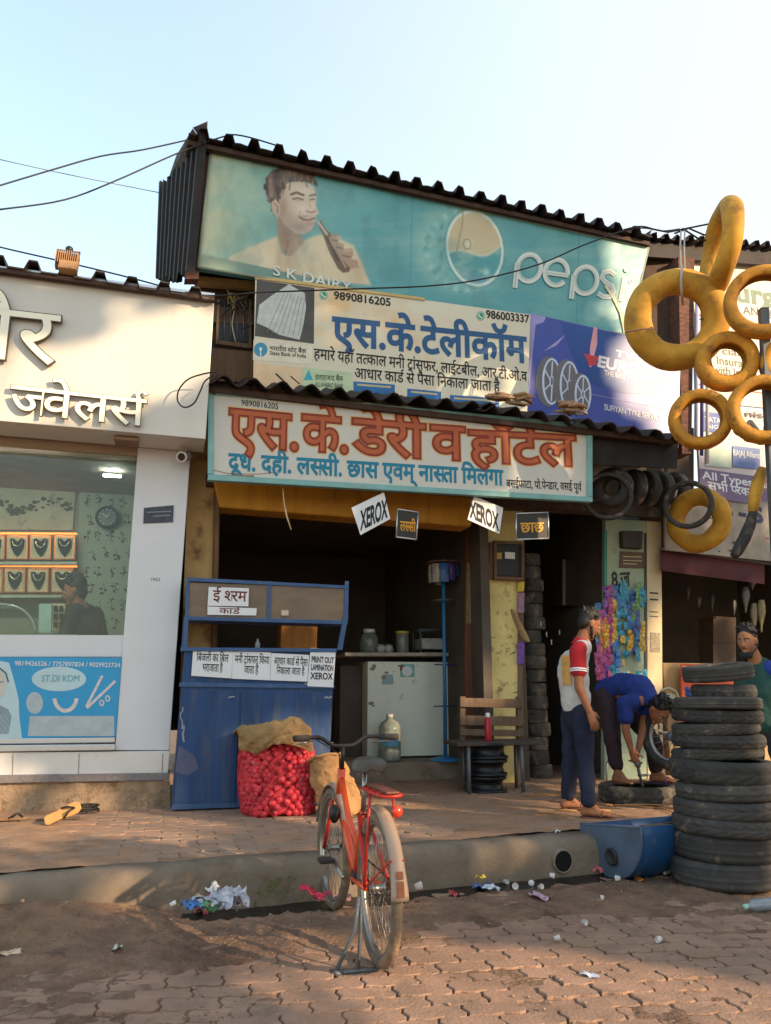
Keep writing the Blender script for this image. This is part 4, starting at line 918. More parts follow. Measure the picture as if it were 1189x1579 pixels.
def drink_sign():
    P = UP; r = root("drink_sign", P.at(650, 460), "long turquoise drink advertisement with smiling man and bottle under the roof edge", "sign")
    TL, TR, BR, BL = (325, 232), (1000, 383), (968, 516), (305, 412)
    b = MB(); slabpx(b, P, [TL, TR, BR, BL], .09, 0)
    m = M_("turquoise_flex", (84, 152, 158), .45, var=.14, vs=1.4, dirt=((128, 166, 158), .35, 1.3), bump=.12, bs=2.2)
    part("sign_sheet", b, m, r, .004)
    b = MB()
    for e0, e1 in ((TL, TR), (TR, BR), (BR, BL), (BL, TL)): b.tube([P.at(*e0, .0), P.at(*e1, .0)], .014, 6)
    part("sign_frame", b, M_("sun_bleached_frame", (150, 160, 140), .5, .3), r)
    sign_print(P, r, (TL, TR, BR, BL))
    b = MB(); lettering(b, P, "S K DAIRY", (421, 425), (541, 451), 15, off=.015, lift=.006, space=.03); b.v = [q + P.n * .012 for q in b.v]; part("shop_name_lettering", b, M_("strip_white", (206, 208, 200), .5), r)
    # the word, drawn with rings and stems
    wl = M_("sign_word", (204, 208, 200), .5, var=.06)
    def word(mb, wd, off):
        d = lambda x, y: (x, y)
        o = off
        ringpx(mb, P, (816, 413), 20 + wd - 6, 23 + wd - 6, wd, o, 30, .2); strokepx(mb, P, [(798, 405), (794, 444)], wd, o + .0004)
        ringpx(mb, P, (858, 420), 19.5 + wd - 6, 22 + wd - 6, wd, o, 30, .2, 35, 360); strokepx(mb, P, [(842, 420), (877, 425)], wd * .9, o + .0004)
        ringpx(mb, P, (903, 432), 20 + wd - 6, 23 + wd - 6, wd, o, 30, .2); strokepx(mb, P, [(885, 424), (881, 461)], wd, o + .0004)
        pts = [(949, 424), (941, 418), (931, 420), (928, 428), (934, 435), (944, 441), (947, 450), (940, 458), (930, 457), (922, 452)]; strokepx(mb, P, pts, wd, o)
        strokepx(mb, P, [(964, 427), (957, 465)], wd, o)
        ringpx(mb, P, (966, 416), 4, 4, 3.9, o, 14)
    b = MB(); word(b, 7.5, .016); part("sign_word", b, wl, r)
    b = MB(); word(b, 3.0, .0176); part("sign_word_core", b, M_("sign_word_core", (178, 190, 184), .5), r)
    b = MB(); ringpx(b, P, (973, 434), 3, 3.4, 1, .016, 14); part("trade_dot", b, wl, r)
    b = MB(); strokepx(b, P, [(934, 440), (946, 458), (958, 482), (964, 512)], 5, .02); part("torn_flex", b, M_("pale_torn_flex", (214, 206, 168), .6, bump=.2), r)
drink_sign()

def telecom_banner():
    P = Plane(UP.at(600, 520) + UP.n * .055, 15.5)
    r = root("service_banner", P.at(600, 600), "white banner with blue Hindi telecom lettering hung below the drink sign", "banner")
    b = MB(); slabpx(b, P, [(394, 427), (818, 485), (813, 640), (390, 620)], .012); part("banner_sheet", b, M_("cream_flex", (210, 202, 180), .5, var=.06, vs=1.5, dirt=((214, 182, 138), .42, .8), bump=.04, bs=4), r)
    b = MB(); slabpx(b, P, [(393, 424), (655, 459), (655, 463), (393, 429)], .02, .012); part("banner_batten", b, M_("pale_batten", (196, 170, 110), .6), r)
    b = MB(); lettering(b, P, "एस.के.टेलीकॉम", (513, 530), (812, 559), 40, off=.03, lift=.003); part("title_lettering", b, INKB, r)
    for s, A, B, h in (("हमारे यहाँ तत~काल मनी ट_ांसफर, लाईटबील, आर.टी.ओ.व", (484, 553), (813, 588), 15), ("आधार काड^ से पैसा िनकाला जाता है", (547, 583), (771, 604), 15)):
        b = MB(); lettering(b, P, s, A, B, h, off=.012, lift=.003); part("line_lettering", b, INK, r)
    for s, A, B in (("9890816205", (515, 461), (602, 472)), ("986003337", (750, 490), (816, 498))):
        b = MB(); lettering(b, P, s, A, B, 12, off=.022, lift=.003); part("phone_lettering", b, INK, r)
    gr = M_("phone_green", (42, 150, 92), .5)
    for x, y in ((499, 455), (741, 487)):
        b = MB(); b.face(ell(P, (x, y), 6.5, 7, .002, 18)); lg = part("phone_logo", b, gr, r); b = MB(); strokepx(b, P, [(x - 2.6, y - 3), (x - 1.5, y + 1), (x + 2.8, y + 3)], 1.9, .003); ringpx(b, P, (x, y), 5.6, 6, .8, .0028, 18); part("handset", b, PAPER, lg)
    b = MB(); b.face(px(P, [(396, 431), (485, 444), (484, 530), (393, 518)], .002)); ph = part("banknote_photo", b, M_("photo_dark", (74, 70, 66), .5, var=.3), r)
    b = MB(); b.face(px(P, [(396, 498), (400, 470), (420, 455), (446, 438), (452, 442), (470, 452), (472, 474), (468, 500), (462, 524), (430, 516), (412, 505)], .003)); part("banknote_fan", b, M_("photo_pale", (186, 190, 184), .6, var=.2, vs=12), ph)
    b = MB()
    for k in range(7): strokepx(b, P, [(412 + k * 8, 512 + k), (440 + k * 5, 448 + k * 2)], .8, .0036)
    part("banknote_line", b, M_("photo_mid", (120, 122, 116), .6), ph)
    b = MB(); b.face(px(P, [(391, 524), (482, 533), (481, 562), (390, 555)], .002)); bk = part("bank_panel", b, M_("bank_cream", (214, 206, 184), .5), r)
    b = MB(); b.face(ell(P, (402, 539), 10.5, 11, .003, 24)); part("bank_logo", b, M_("bank_blue", (60, 150, 180), .5), bk)
    b = MB(); ringpx(b, P, (402, 538), 2.6, 2.6, 2.5, .0036, 12); strokepx(b, P, [(402, 539), (402, 550)], 1.8, .0038); part("logo_keyhole", b, PAPER, bk)
    for s, A, B, h in (("भारतीय स~टेट बैंक", (416, 540), (472, 545), 6), ("State Bank of India", (416, 547), (472, 552), 6)):
        b = MB(); lettering(b, P, s, A, B, h, off=.015, lift=.003); part("bank_lettering", b, INK, bk)
    b = MB(); b.face(px(P, [(391, 559), (466, 567), (466, 625), (390, 619)], .0022)); part("bank_panel", b, M_("bank_peach", (216, 188, 150), .5), r)
    b = MB(); strokepx(b, P, [(425, 576), (440, 590)], 2.6, .003); strokepx(b, P, [(448, 580), (462, 592)], 2, .003); part("panel_mark", b, INK, r)
    b = MB(); b.face(px(P, [(467, 566), (543, 575), (543, 625), (466, 620)], .0022)); bk2 = part("bank_panel", b, M_("bank_palegreen", (182, 196, 160), .5), r)
    b = MB(); b.face(px(P, [(476, 570), (483, 586), (468, 586)], .003)); part("bank_logo", b, M_("bank_aqua", (60, 160, 176), .5), bk2)
    b = MB(); lettering(b, P, "इलाहाबाद बैंक", (486, 585), (529, 588), 7, off=.012, lift=.003); part("bank_lettering", b, M_("dark_green_ink", (44, 74, 50), .6), bk2)
    b = MB(); lettering(b, P, "ALLAHABAD BANK", (486, 596), (529, 599), 7, off=.012, lift=.003); part("bank_lettering", b, INK, bk2)
    for x0, x1, y in ((545, 609, 588), (628, 680, 599), (694, 770, 609)):
        b = MB(); b.face(px(P, [(x0, y), (x1, y + 5), (x1, y + 30), (x0, y + 26)], .0022)); bb = part("bank_panel", b, M_("bank_deepblue", (30, 98, 156), .5, var=.2), r)
        b = MB(); strokepx(b, P, [(x0 + 6, y + 5), (x1 - 6, y + 9)], 3, .003); part("panel_line", b, M_("pale_mark", (190, 176, 140)), bb)
telecom_banner()

def tyre_advert():
    P = Plane(UP.at(900, 540) + UP.n * .075, 16)
    r = root("tyre_advert", P.at(930, 650), "blue violet tyre advertisement with three wheels and white slogan above the awning", "sign")
    b = MB(); slabpx(b, P, [(818, 483), (1050, 536), (1046, 690), (812, 640)], .012)
    part("advert_sheet", b, M_("violet_flex", (62, 76, 156), .38, var=.14, vs=1.3, bump=.05, bs=4), r)
    b = MB(); b.face(px(P, [(866, 497), (966, 518), (1050, 538), (1048, 610), (960, 606), (900, 588), (880, 540)], .002)); part("deep_blue_area", b, M_("deep_blue_flex", (36, 72, 140), .38, var=.14, vs=2), r)
    b = MB(); b.face(px(P, [(818, 483), (842, 489), (838, 497), (826, 501), (812, 640), (816, 560)], .0024)); part("pale_sweep", b, M_("pale_violet", (150, 144, 196), .4), r)
    b = MB(); b.face(px(P, [(872, 516), (858, 533), (838, 542)], .0026)); part("pale_sweep", b, M_("pale_violet", (150, 144, 196)), r)
    b = MB(); b.face(px(P, [(916, 503), (921, 506), (921, 530), (912, 566), (909, 566), (910, 535)], .003)); part("flame_mark", b, M_("flame_pink", (214, 150, 160), .4), r)
    b = MB(); b.face(px(P, [(900, 545), (930, 552), (918, 558), (924, 563), (908, 564), (906, 556)], .0035)); part("flame_mark", b, M_("flame_red", (196, 60, 70), .4), r)
    for k, (x, y, a, bb) in enumerate(((851, 588, 15, 36), (878, 594, 15, 37), (899, 608, 13, 30))):
        b = MB(); b.face(ell(P, (x - 5, y), a + 5, bb + 3, .0032 + .003 * k, 28)); w_ = part("advert_wheel", b, M_("print_tyre", (104, 102, 108), .5, var=.2, vs=14), r)
        b = MB(); ringpx(b, P, (x, y), a, bb, 3.2, .0042 + .003 * k, 30)
        ringpx(b, P, (x, y), a * .25, bb * .25, 2, .0043 + .003 * k, 14)
        for q in range(6): t = q * math.pi / 3 + .4; strokepx(b, P, [(x + a * .2 * math.cos(t), y + bb * .2 * math.sin(t)), (x + a * .85 * math.cos(t + .2), y + bb * .85 * math.sin(t + .2))], 2, .0045 + .003 * k)
        part("advert_rim", b, M_("print_rim", (190, 200, 222), .4), w_)
    wh = M_("advert_white", (214, 210, 216), .45)
    b = MB(); lettering(b, P, "TVS", (948, 549), (985, 557), 10, off=.03, lift=.004, slant=.2); part("advert_lettering", b, wh, r)
    b = MB(); lettering(b, P, "EUROGRIP", (922, 565), (1036, 592), 17, off=.04, lift=.004, slant=.2); part("advert_lettering", b, wh, r)
    b = MB(); lettering(b, P, "THE BIKE TYRE SPECIALIST", (932, 578), (1024, 600), 8, off=.02, lift=.004); part("advert_lettering", b, wh, r)
    b = MB(); lettering(b, P, "SUFIYAN TYRE SERVICE", (932, 632), (1020, 650), 9, off=.02, lift=.004); part("advert_lettering", b, wh, r)
    b = MB(); strokepx(b, P, [(912, 608), (1046, 634)], .9, .0035); part("advert_line", b, M_("pale_violet", (150, 144, 196)), r)
tyre_advert()

def dairy_sign():
    P = Plane(S.at(620, 690), 15); r = root("dairy_sign", P.at(620, 770), "white dairy and hotel board with red brown Hindi title and teal frame", "sign")
    TL, TR, BR, BL = (323, 601), (912, 656), (911, 772), (322, 738)
    b = MB(); slabpx(b, P, [TL, TR, BR, BL], .05); part("sign_board", b, M_("painted_white_board", (196, 192, 182), .6, var=.08, vs=2, dirt=((150, 132, 110), .2, 2.5), bump=.05, bs=20), r)
    fr = M_("teal_frame", (118, 164, 162), .5, var=.2, dirt=((150, 140, 120), .35, 9))
    def bar(a, b2, c, d, o=.022): q = MB(); slabpx(q, P, [a, b2, c, d], .07, o); part("frame_bar", q, fr, r, .004)
    bar((321, 599), (914, 654), (914, 661), (321, 607)); bar((321, 731), (914, 766), (914, 774), (320, 740))
    bar((321, 607.3), (330, 608), (329, 731), (320.5, 730.5), .021); bar((906, 660.6), (914, 661.3), (914, 765.7), (906, 765.3), .021)
    c0 = M_("title_cream", (214, 170, 104), .6); c1 = M_("title_red", (132, 46, 30), .6, var=.2); c2 = M_("title_orange", (176, 88, 48), .6, var=.2)
    SEG = (("एस.", (353, 685), (458, 694), 53), ("के.", (466, 693), (535, 698), 52), ("डेरी", (545, 698), (655, 706), 51), ("व", (666, 706), (716, 709), 49), ("हॉटेल", (725, 711), (888, 718), 46))
    for s, A, B, h in SEG:
        for nm, off, mm, lf in (("title_outline", .062, c0, .0015), ("title_lettering", .044, c1, .0028), ("title_core", .004, c2, .0044)):
            b = MB(); lettering(b, P, s, A, B, h, off=off, lift=lf); part(nm, b, mm, r)
    b = MB(); lettering(b, P, "दूध. दही. लस~सी. छास एवम् नास~ता िमलेगा", (352, 724), (776, 748), 24, off=.032, lift=.002); part("menu_lettering", b, M_("teal_letter", (22, 118, 146), .6, var=.1), r)
    b = MB(); lettering(b, P, "बसईफाटा, पो.पेन~डार, वसई पूव^", (781, 751), (897, 757), 11, off=.014, lift=.002); part("address_lettering", b, INK, r)
    b = MB(); lettering(b, P, "9890816205", (372, 625), (429, 631), 9, off=.01, lift=.002); part("phone_lettering", b, INK, r)
    b = MB(); strokepx(b, P, [(326, 724), (352, 730), (400, 731), (422, 728)], .8, .004); strokepx(b, P, [(332, 733), (392, 734)], 2, .003); part("rust_streak", b, M_("rust_mark", (132, 84, 50), .9), r)
    # hanging papers and boards
    for k, (pts, A, B, h, yw, lab) in enumerate((([(542, 783), (592, 759), (602, 800), (556, 825)], (556, 817), (597, 797), 29, 10, "white XEROX paper hanging tilted beside the small yellow lettered board, darker lettering"), ([(731, 765), (776, 783), (770, 823), (721, 801)], (725, 797), (769, 818), 26, 24, "bright sunlit XEROX paper hanging tilted near the yellow pillar"))):
        Q = Plane(front(-.3).at(pts[0][0], 780), yw); b = MB(); slabpx(b, Q, pts, .002); t = root("hanging_notice", Q.at(*pts[3]), lab, "notice", "XEROX papers under the dairy sign")
        part("notice_paper", b, PAPER, t); b = MB(); lettering(b, Q, "XEROX", A, B, h, off=.035, lift=.0015, space=-.02); part("notice_lettering", b, INK, t)
        b = MB(); tp = pts[1] if k == 0 else pts[0]; b.tube([Q.at(tp[0] - 6, tp[1] + 3, .003), front(-.32).at(tp[0] - 8, 750)], .003, 5); part("string", b, WIRE, t)
    for (pts, s, A, B, h, lab) in (([(613, 785), (645, 790), (642, 832), (611, 828)], "लस~सी", (617, 818), (641, 820), 14, "small black framed board with yellow lassi lettering between the XEROX papers"), ([(796, 792), (845, 790), (846, 830), (796, 832)], "छाछ", (803, 821), (839, 820), 14, "wider black framed board with yellow chaas lettering right of the XEROX papers")):
        Q = Plane(front(-.28).at(pts[0][0], 790), 15); t = root("hanging_board", Q.at(*pts[3]), lab, "sign", "small hanging boards"); b = MB(); slabpx(b, Q, pts, .012); part("board", b, M_("black_board", (44, 42, 38), .6, var=.2), t)
        for i in range(4):
            b = MB(); b.tube([Q.at(*pts[i], .002), Q.at(*pts[(i + 1) % 4], .002)], .008, 6); part("board_frame", b, ALU, t)
        b = MB(); lettering(b, Q, s, A, B, h, off=.018, lift=.002); part("board_lettering", b, M_("board_yellow", (200, 142, 44), .6), t)
        cx = (pts[0][0] + pts[1][0]) / 2; b = MB(); b.tube([Q.at(cx, pts[0][1]), front(-.3).at(cx, 752)], .003, 5); part("string", b, WIRE, t)
    b = MB(); Q = front(-.3); b.tube([Q.at(436, 752), Q.at(438, 775), Q.at(442, 795), Q.at(449, 817)], [.004, .006, .008, .006], 6); thing("hanging_stick", b, M_("pale_stick", (190, 170, 130), .7), "thin pale stick hanging under the left part of the dairy sign", "stick")
dairy_sign()

def right_signs():
    P = Plane(front(.6).at(1080, 600), 24); r = root("insurance_banner", P.at(1130, 700), "tall white insurance banner behind the yellow tubes at the right", "banner")
    b = MB(); slabpx(b, P, [(1066, 388), (1290, 428), (1290, 640), (1074, 618)], .03); part("banner_sheet", b, M_("warm_white_flex", (214, 200, 180), .5, var=.06, vs=2), r)
    g = M_("grey_green_letter", (110, 128, 112), .6); rd = M_("red_line", (188, 66, 60), .6); dk = M_("grey_letter", (96, 90, 90), .6)
    b = MB(); lettering(b, P, "urg", (1137, 464), (1196, 473), 30, off=.03, lift=.003); part("banner_lettering", b, g, r)
    for s, A, B, h in (("AN", (1146, 484), (1170, 487), 12), ("list", (1176, 489), (1200, 492), 12), ("▸ T", (1072, 503), (1090, 506), 10), ("▸ A", (1072, 517), (1090, 520), 10), ("cial", (1114, 546), (1140, 549), 11), ("Insurance", (1106, 561), (1168, 569), 12), ("with Insure", (1100, 575), (1168, 584), 12)):
        b = MB(); lettering(b, P, s, A, B, h, off=.012, lift=.003, deva=False); part("banner_lettering", b, dk, r)
    b = MB(); strokepx(b, P, [(1068, 484), (1290, 520)], 2, .003); strokepx(b, P, [(1074, 592), (1290, 622)], 1.6, .003); part("banner_line", b, rd, r)
    P2 = Plane(front(.62).at(1110, 680), 24); r2 = root("insurance_board", P2.at(1130, 770), "lower insurance board with violet band and white lettering over the right stall", "sign")
    b = MB(); slabpx(b, P2, [(1074, 622), (1290, 648), (1290, 800), (1080, 760)], .03, -.01); part("board_sheet", b, M_("pale_flex", (190, 178, 180), .5, var=.08), r2)
    for q, c in (([(1084, 634), (1112, 638), (1112, 668), (1085, 664)], (52, 76, 148)), ([(1088, 690), (1128, 694), (1128, 722), (1088, 718)], (170, 186, 170)), ([(1130, 687), (1172, 692), (1172, 724), (1130, 720)], (84, 106, 160))):
        b = MB(); b.face(px(P2, q, .002)); part("company_panel", b, M_("panel_%d" % c[0], c, .5), r2)
    for s, A, B, h, mm in (("TATA", (1087, 650), (1111, 653), 8, PAPER), ("AIG", (1089, 660), (1108, 662), 6, PAPER), ("BAJAJ Allianz", (1131, 702), (1171, 707), 9, PAPER), ("An", (1142, 668), (1200, 674), 22, INK), ("niser", (1150, 642), (1200, 647), 9, dk)):
        b = MB(); lettering(b, P2, s, A, B, h, off=.014, lift=.004); part("company_lettering", b, mm, r2)
    b = MB(); b.face(px(P2, [(1078, 722), (1290, 752), (1290, 800), (1080, 764)], .003)); part("violet_band", b, M_("violet_band", (104, 84, 118), .5, var=.1), r2)
    b = MB(); lettering(b, P2, "All Types Insurance", (1083, 738), (1240, 762), 12, off=.018, lift=.0045); part("band_lettering", b, PAPER, r2)
    b = MB(); lettering(b, P2, "सभी प~रकार", (1092, 754), (1168, 767), 11, off=.018, lift=.0045); part("band_lettering", b, PAPER, r2)
    P3 = Plane(front(.64).at(1110, 800), 20); r3 = root("stall_sign", P3.at(1120, 860), "faded grey sign strip with dark blue letters over the red awning", "sign")
    b = MB(); slabpx(b, P3, [(1026, 752), (1290, 790), (1290, 876), (1026, 848)], .03); part("sign_strip", b, M_("faded_grey_strip", (150, 138, 124), .6, var=.25, vs=6), r3)
    b = MB(); lettering(b, P3, "B - S", (1112, 796), (1176, 806), 24, off=.04, lift=.004); part("strip_lettering", b, M_("navy_paint", (36, 44, 84), .6), r3)
    rr = random.Random(8)
    for k in range(9):
        x, y = rr.uniform(1086, 1180), rr.uniform(822, 850); b = MB(); s = rr.uniform(3, 8); b.face(px(P3, [(x, y), (x + s, y + .6), (x + s, y + s * .7), (x, y + s * .65)], .002 + .0004 * k)); part("sticker_patch", b, M_("patch_%d" % (k % 3), ((70, 60, 56), (110, 150, 110), (160, 100, 90))[k % 3], .7), r3)
    # frame posts beside the column
    for k, (x, x2, c) in enumerate(((1075, 1073, (150, 150, 190)), (1083, 1082, (70, 70, 130)), (1090, 1091, (206, 200, 200)))):
        b = MB(); Q = front(.3); b.tube([Q.at(x, 420), Q.at(x2, 690 + k * 12)], .022, 8); thing("banner_pole", b, M_("pole_%d" % k, c, .5), ("pale violet rolled pole beside the brick column", "dark blue rolled pole between two paler poles", "white rolled pole nearest the insurance banner")[k], "pole", "poles beside the brick column")
    # red valance
    Q = Plane(front(.72).at(1100, 870), 20); t = root("red_awning", Q.at(1100, 890), "dark red cloth awning over the right stall opening", "awning"); b = MB(); rows = []
    for i in range(36):
        x = 1018 + i * 4.6; w_ = 1.5 * math.sin(i * .9); rows.append([Q.at(x, 846 + (x - 1020) * .135), Q.at(x, 862 + (x - 1020) * .14, .05 + .004 * math.sin(i * .9)), Q.at(x, 880 + (x - 1020) * .13, .045 + .004 * math.sin(i * .9 + .4))])
    b.loft(rows, cap=False, closed=False); part("awning_cloth", b, M_("dark_red_cloth", (74, 22, 26), .75, var=.25, vs=4), t)
    b = MB(); b.tube([Q.at(1018, 846, .01), Q.at(1200, 871, .01)], .02, 6); part("awning_bar", b, STEEL, t)
right_signs()
# ------------------------------------------------------------------ kiosk and shop goods
BLUE = M_("worn_blue_paint", (34, 64, 108), .65, .05, var=.35, vs=2.5, streak=True, dirt=((74, 84, 102), .5, 3.5), bump=.15, bs=7)
BLUED = M_("dull_blue_frame", (56, 84, 124), .5, .2, var=.25, dirt=((120, 96, 84), .28, 10))
def kiosk():
    P = Plane(front(-.26).at(380, 1150), 15); r = root("blue_kiosk", P.at(385, 1246), "tall blue steel shop counter cabinet with glass case on top behind the onion sack", "cabinet")
    TL, TR, BR, BL = (285, 1000), (517, 1004), (505, 1240), (264, 1249)
    gz = PZ
    b = MB(); slabpx(b, P, [TL, (517, 1000), BR, BL], .42); part("body", b, BLUE, r, .006)
    b = MB(); slabpx(b, P, [(279, 998), (520, 1000), (519, 1006), (279, 1004)], .5, .03); part("counter_edge", b, BLUED, r, .004)
    for nm, q in (("door", [(279, 1064), (370, 1065), (362, 1238), (268, 1243)]), ("door", [(374, 1065), (512, 1067), (503, 1234), (366, 1238)])):
        b = MB(); slabpx(b, P, q, .012, .012); d = part(nm, b, BLUE, r, .004)
    b = MB(); slabpx(b, P, [(277, 1052), (516, 1056), (516, 1062), (276, 1059)], .02, .014); part("rail", b, BLUED, r, .003)
    b = MB(); slabpx(b, P, [(266, 1241), (505, 1234), (505, 1240), (264, 1249)], .02, .014); part("rail", b, BLUED, r, .003)
    b = MB(); b.tube([P.at(369, 1130, .01), P.at(369, 1130, .045), P.at(368, 1140, .045), P.at(368, 1140, .01)], .005, 6); part("handle", b, STEEL, r)
    # peeling white strip on the right side
    b = MB(); e0, e1 = P.at(517, 1006, 0), P.at(505.5, 1238, 0); rows = []
    for i in range(30):
        p = e0.lerp(e1, i / 29); wv = .03 + .015 * fn((i * .4, 3), 1.3); rows.append([p - P.n * .01 + P.u * .003, p - P.n * (.02 + wv * 2) + P.u * .003])
    b.loft(rows, cap=False, closed=False); part("peeling_side_strip", b, M_("peeled_white", (176, 170, 160), .8, var=.4, vs=20, dirt=((60, 70, 96), .4, 14)), r)
    rr = random.Random(2)
    for k, (x, y, l) in enumerate(((280, 1090, 34), (283, 1118, 26), (352, 1075, 10), (310, 1056, 16), (470, 1054, 18), (500, 1075, 12))):
        b = MB(); pts = [(x + rr.uniform(-2, 2), y + l * q / 6) if k < 2 else (x + l * q / 6, y + rr.uniform(-1, 1)) for q in range(7)]; strokepx(b, P, pts, rr.uniform(1.5, 3), .0135); part("paint_chip", b, M_("paint_chip_grey", (140, 144, 150), .8, var=.3), r)
    b = MB(); slabpx(b, P, [(276, 1150), (300, 1165), (306, 1185), (290, 1196), (270, 1190)], .001, .0133); part("worn_patch", b, M_("violet_grey_wear", (84, 88, 116), .7, var=.2), r)
    # posts and glass case
    for x0, x1 in ((287, 284), (533, 523)):
        b = MB(); slabpx(b, P, [(x0 - 3, 950), (x0 + 4, 950), (x1 + 5, 1002), (x1 - 3, 1002)], .03, .0); part("post", b, BLUED, r)
    b = MB(); slabpx(b, P, [(284, 955), (289, 955), (283, 1004), (278, 1004)], .03, -.4); part("post", b, BLUED, r)
    Q = Plane(front(-.24).at(410, 925), 15); g = root("glass_case", Q.at(410, 957), "shallow glass front case with blue frame on top of the kiosk", "display case")
    b = MB(); slabpx(b, Q, [(288, 890), (538, 903), (538, 908), (288, 896)], .34, .01); part("case_top", b, BLUED, g, .003)
    b = MB(); slabpx(b, Q, [(284, 950), (537, 957), (536, 963), (284, 956)], .34, .01); part("case_base", b, BLUED, g, .003)
    for x in ((287, 292), (413, 418), (532, 538)):
        b = MB(); slabpx(b, Q, [(x[0], 896), (x[1], 896), (x[1] - 1, 957), (x[0] - 2, 957)], .03, .008); part("case_post", b, BLUED, g, .003)
    b = MB(); slabpx(b, Q, [(290, 898), (534, 907), (533, 957), (287, 951)], .004, -.006); part("case_glass", b, glass("brown_reflection_glass", (150, 128, 108), .5, .12, body=.55), g)  # brown reflections painted into the glass as tint and cloudy body
    b = MB(); slabpx(b, Q, [(290, 898), (534, 907), (533, 957), (287, 951)], .01, -.32); part("case_back", b, M_("brown_case_back", (120, 88, 62), .8, var=.3), g)
    b = MB(); slabpx(b, Q, rectpx(434, 941, 445, 949), .02, .015); part("case_latch", b, M_("pale_latch", (190, 170, 150), .5), g)
    # notices
    def notice(pts, lines, lab, m=INK, pl=P, off=.018, o=.02):
        t = root("paper_notice", pl.at(*pts[3]), lab, "notice", "paper notices on the blue kiosk"); b = MB()
        slabpx(b, pl, pts, .0015, off); part("notice_paper", b, PAPER, t)
        for s, A, B, h in lines: b = MB(); lettering(b, pl, s, A, B, h, off=o, lift=off + .0012); part("notice_lettering", b, m, t)
    notice([(298, 999), (359, 1002), (357, 1046), (295, 1042)], (("िबजली का िबल", (303, 1019), (352, 1021), 11), ("भराजाता है", (312, 1035), (343, 1036), 11)), "white paper with Hindi electricity bill line, first from the left on the kiosk rail", o=.012)
    notice([(359, 1002.5), (418, 1006), (416, 1049), (357.5, 1046.5)], (("मनी ट_ांसफर िकया", (362, 1022), (415, 1024), 11), ("जाता है", (376, 1038), (398, 1039), 11)), "white paper with Hindi money transfer line, second from the left", o=.012, off=.0165)
    notice([(418.5, 1007), (477, 1010), (474, 1051), (416.5, 1049)], (("आधार काड^ से पैसा", (422, 1024), (474, 1027), 10), ("िनकाला जाता है", (426, 1039), (469, 1041), 10)), "white paper with Hindi card cash line, third from the left", o=.012)
    notice([(479, 999), (518, 1001), (514, 1060), (474, 1058)], (("PRINT OUT", (480, 1021), (514, 1023), 9), ("LAMINATION", (479, 1033), (513, 1035), 9), ("XEROX", (478, 1047), (512, 1048), 10)), "taller white paper with print out, lamination and XEROX in bold English", o=.03, off=.024)
    BR = M_("brown_marker", (96, 34, 34), .7)
    notice([(322, 905), (384, 907), (383, 935), (320, 934)], (("ई श~रम", (328, 926), (380, 928), 15),), "white paper with brown handwritten upper line on the glass case", BR, Q, .02, .012)
    notice([(320, 935), (396, 938), (395, 949), (320, 948)], (("काड^", (338, 946), (370, 947), 8),), "narrow white paper strip under the brown handwritten paper", BR, Q, .017, .01)
    b = MB(); O = front(.9); slabpx(b, O, [(434, 955), (490, 957), (488, 1010), (432, 1010)], .3); thing("wooden_box", b, M_("orange_brown_wood", (160, 104, 44), .7, var=.3, streak=True), "orange brown wooden box seen behind the gap in the kiosk", "box", bevel=.01)
    b = MB(); c = P.at(397, 1001, -.1); b.lathe([(0, 0), (.02, 0), (.022, .05), (.01, .07), (.01, .09), (0, .09)], 12, Matrix.Translation(c)); thing("small_bottle", b, glass("clear_plastic", (206, 214, 214), .5, .05, body=.25), "tiny clear bottle standing on the kiosk edge under the glass case", "bottle")
kiosk()

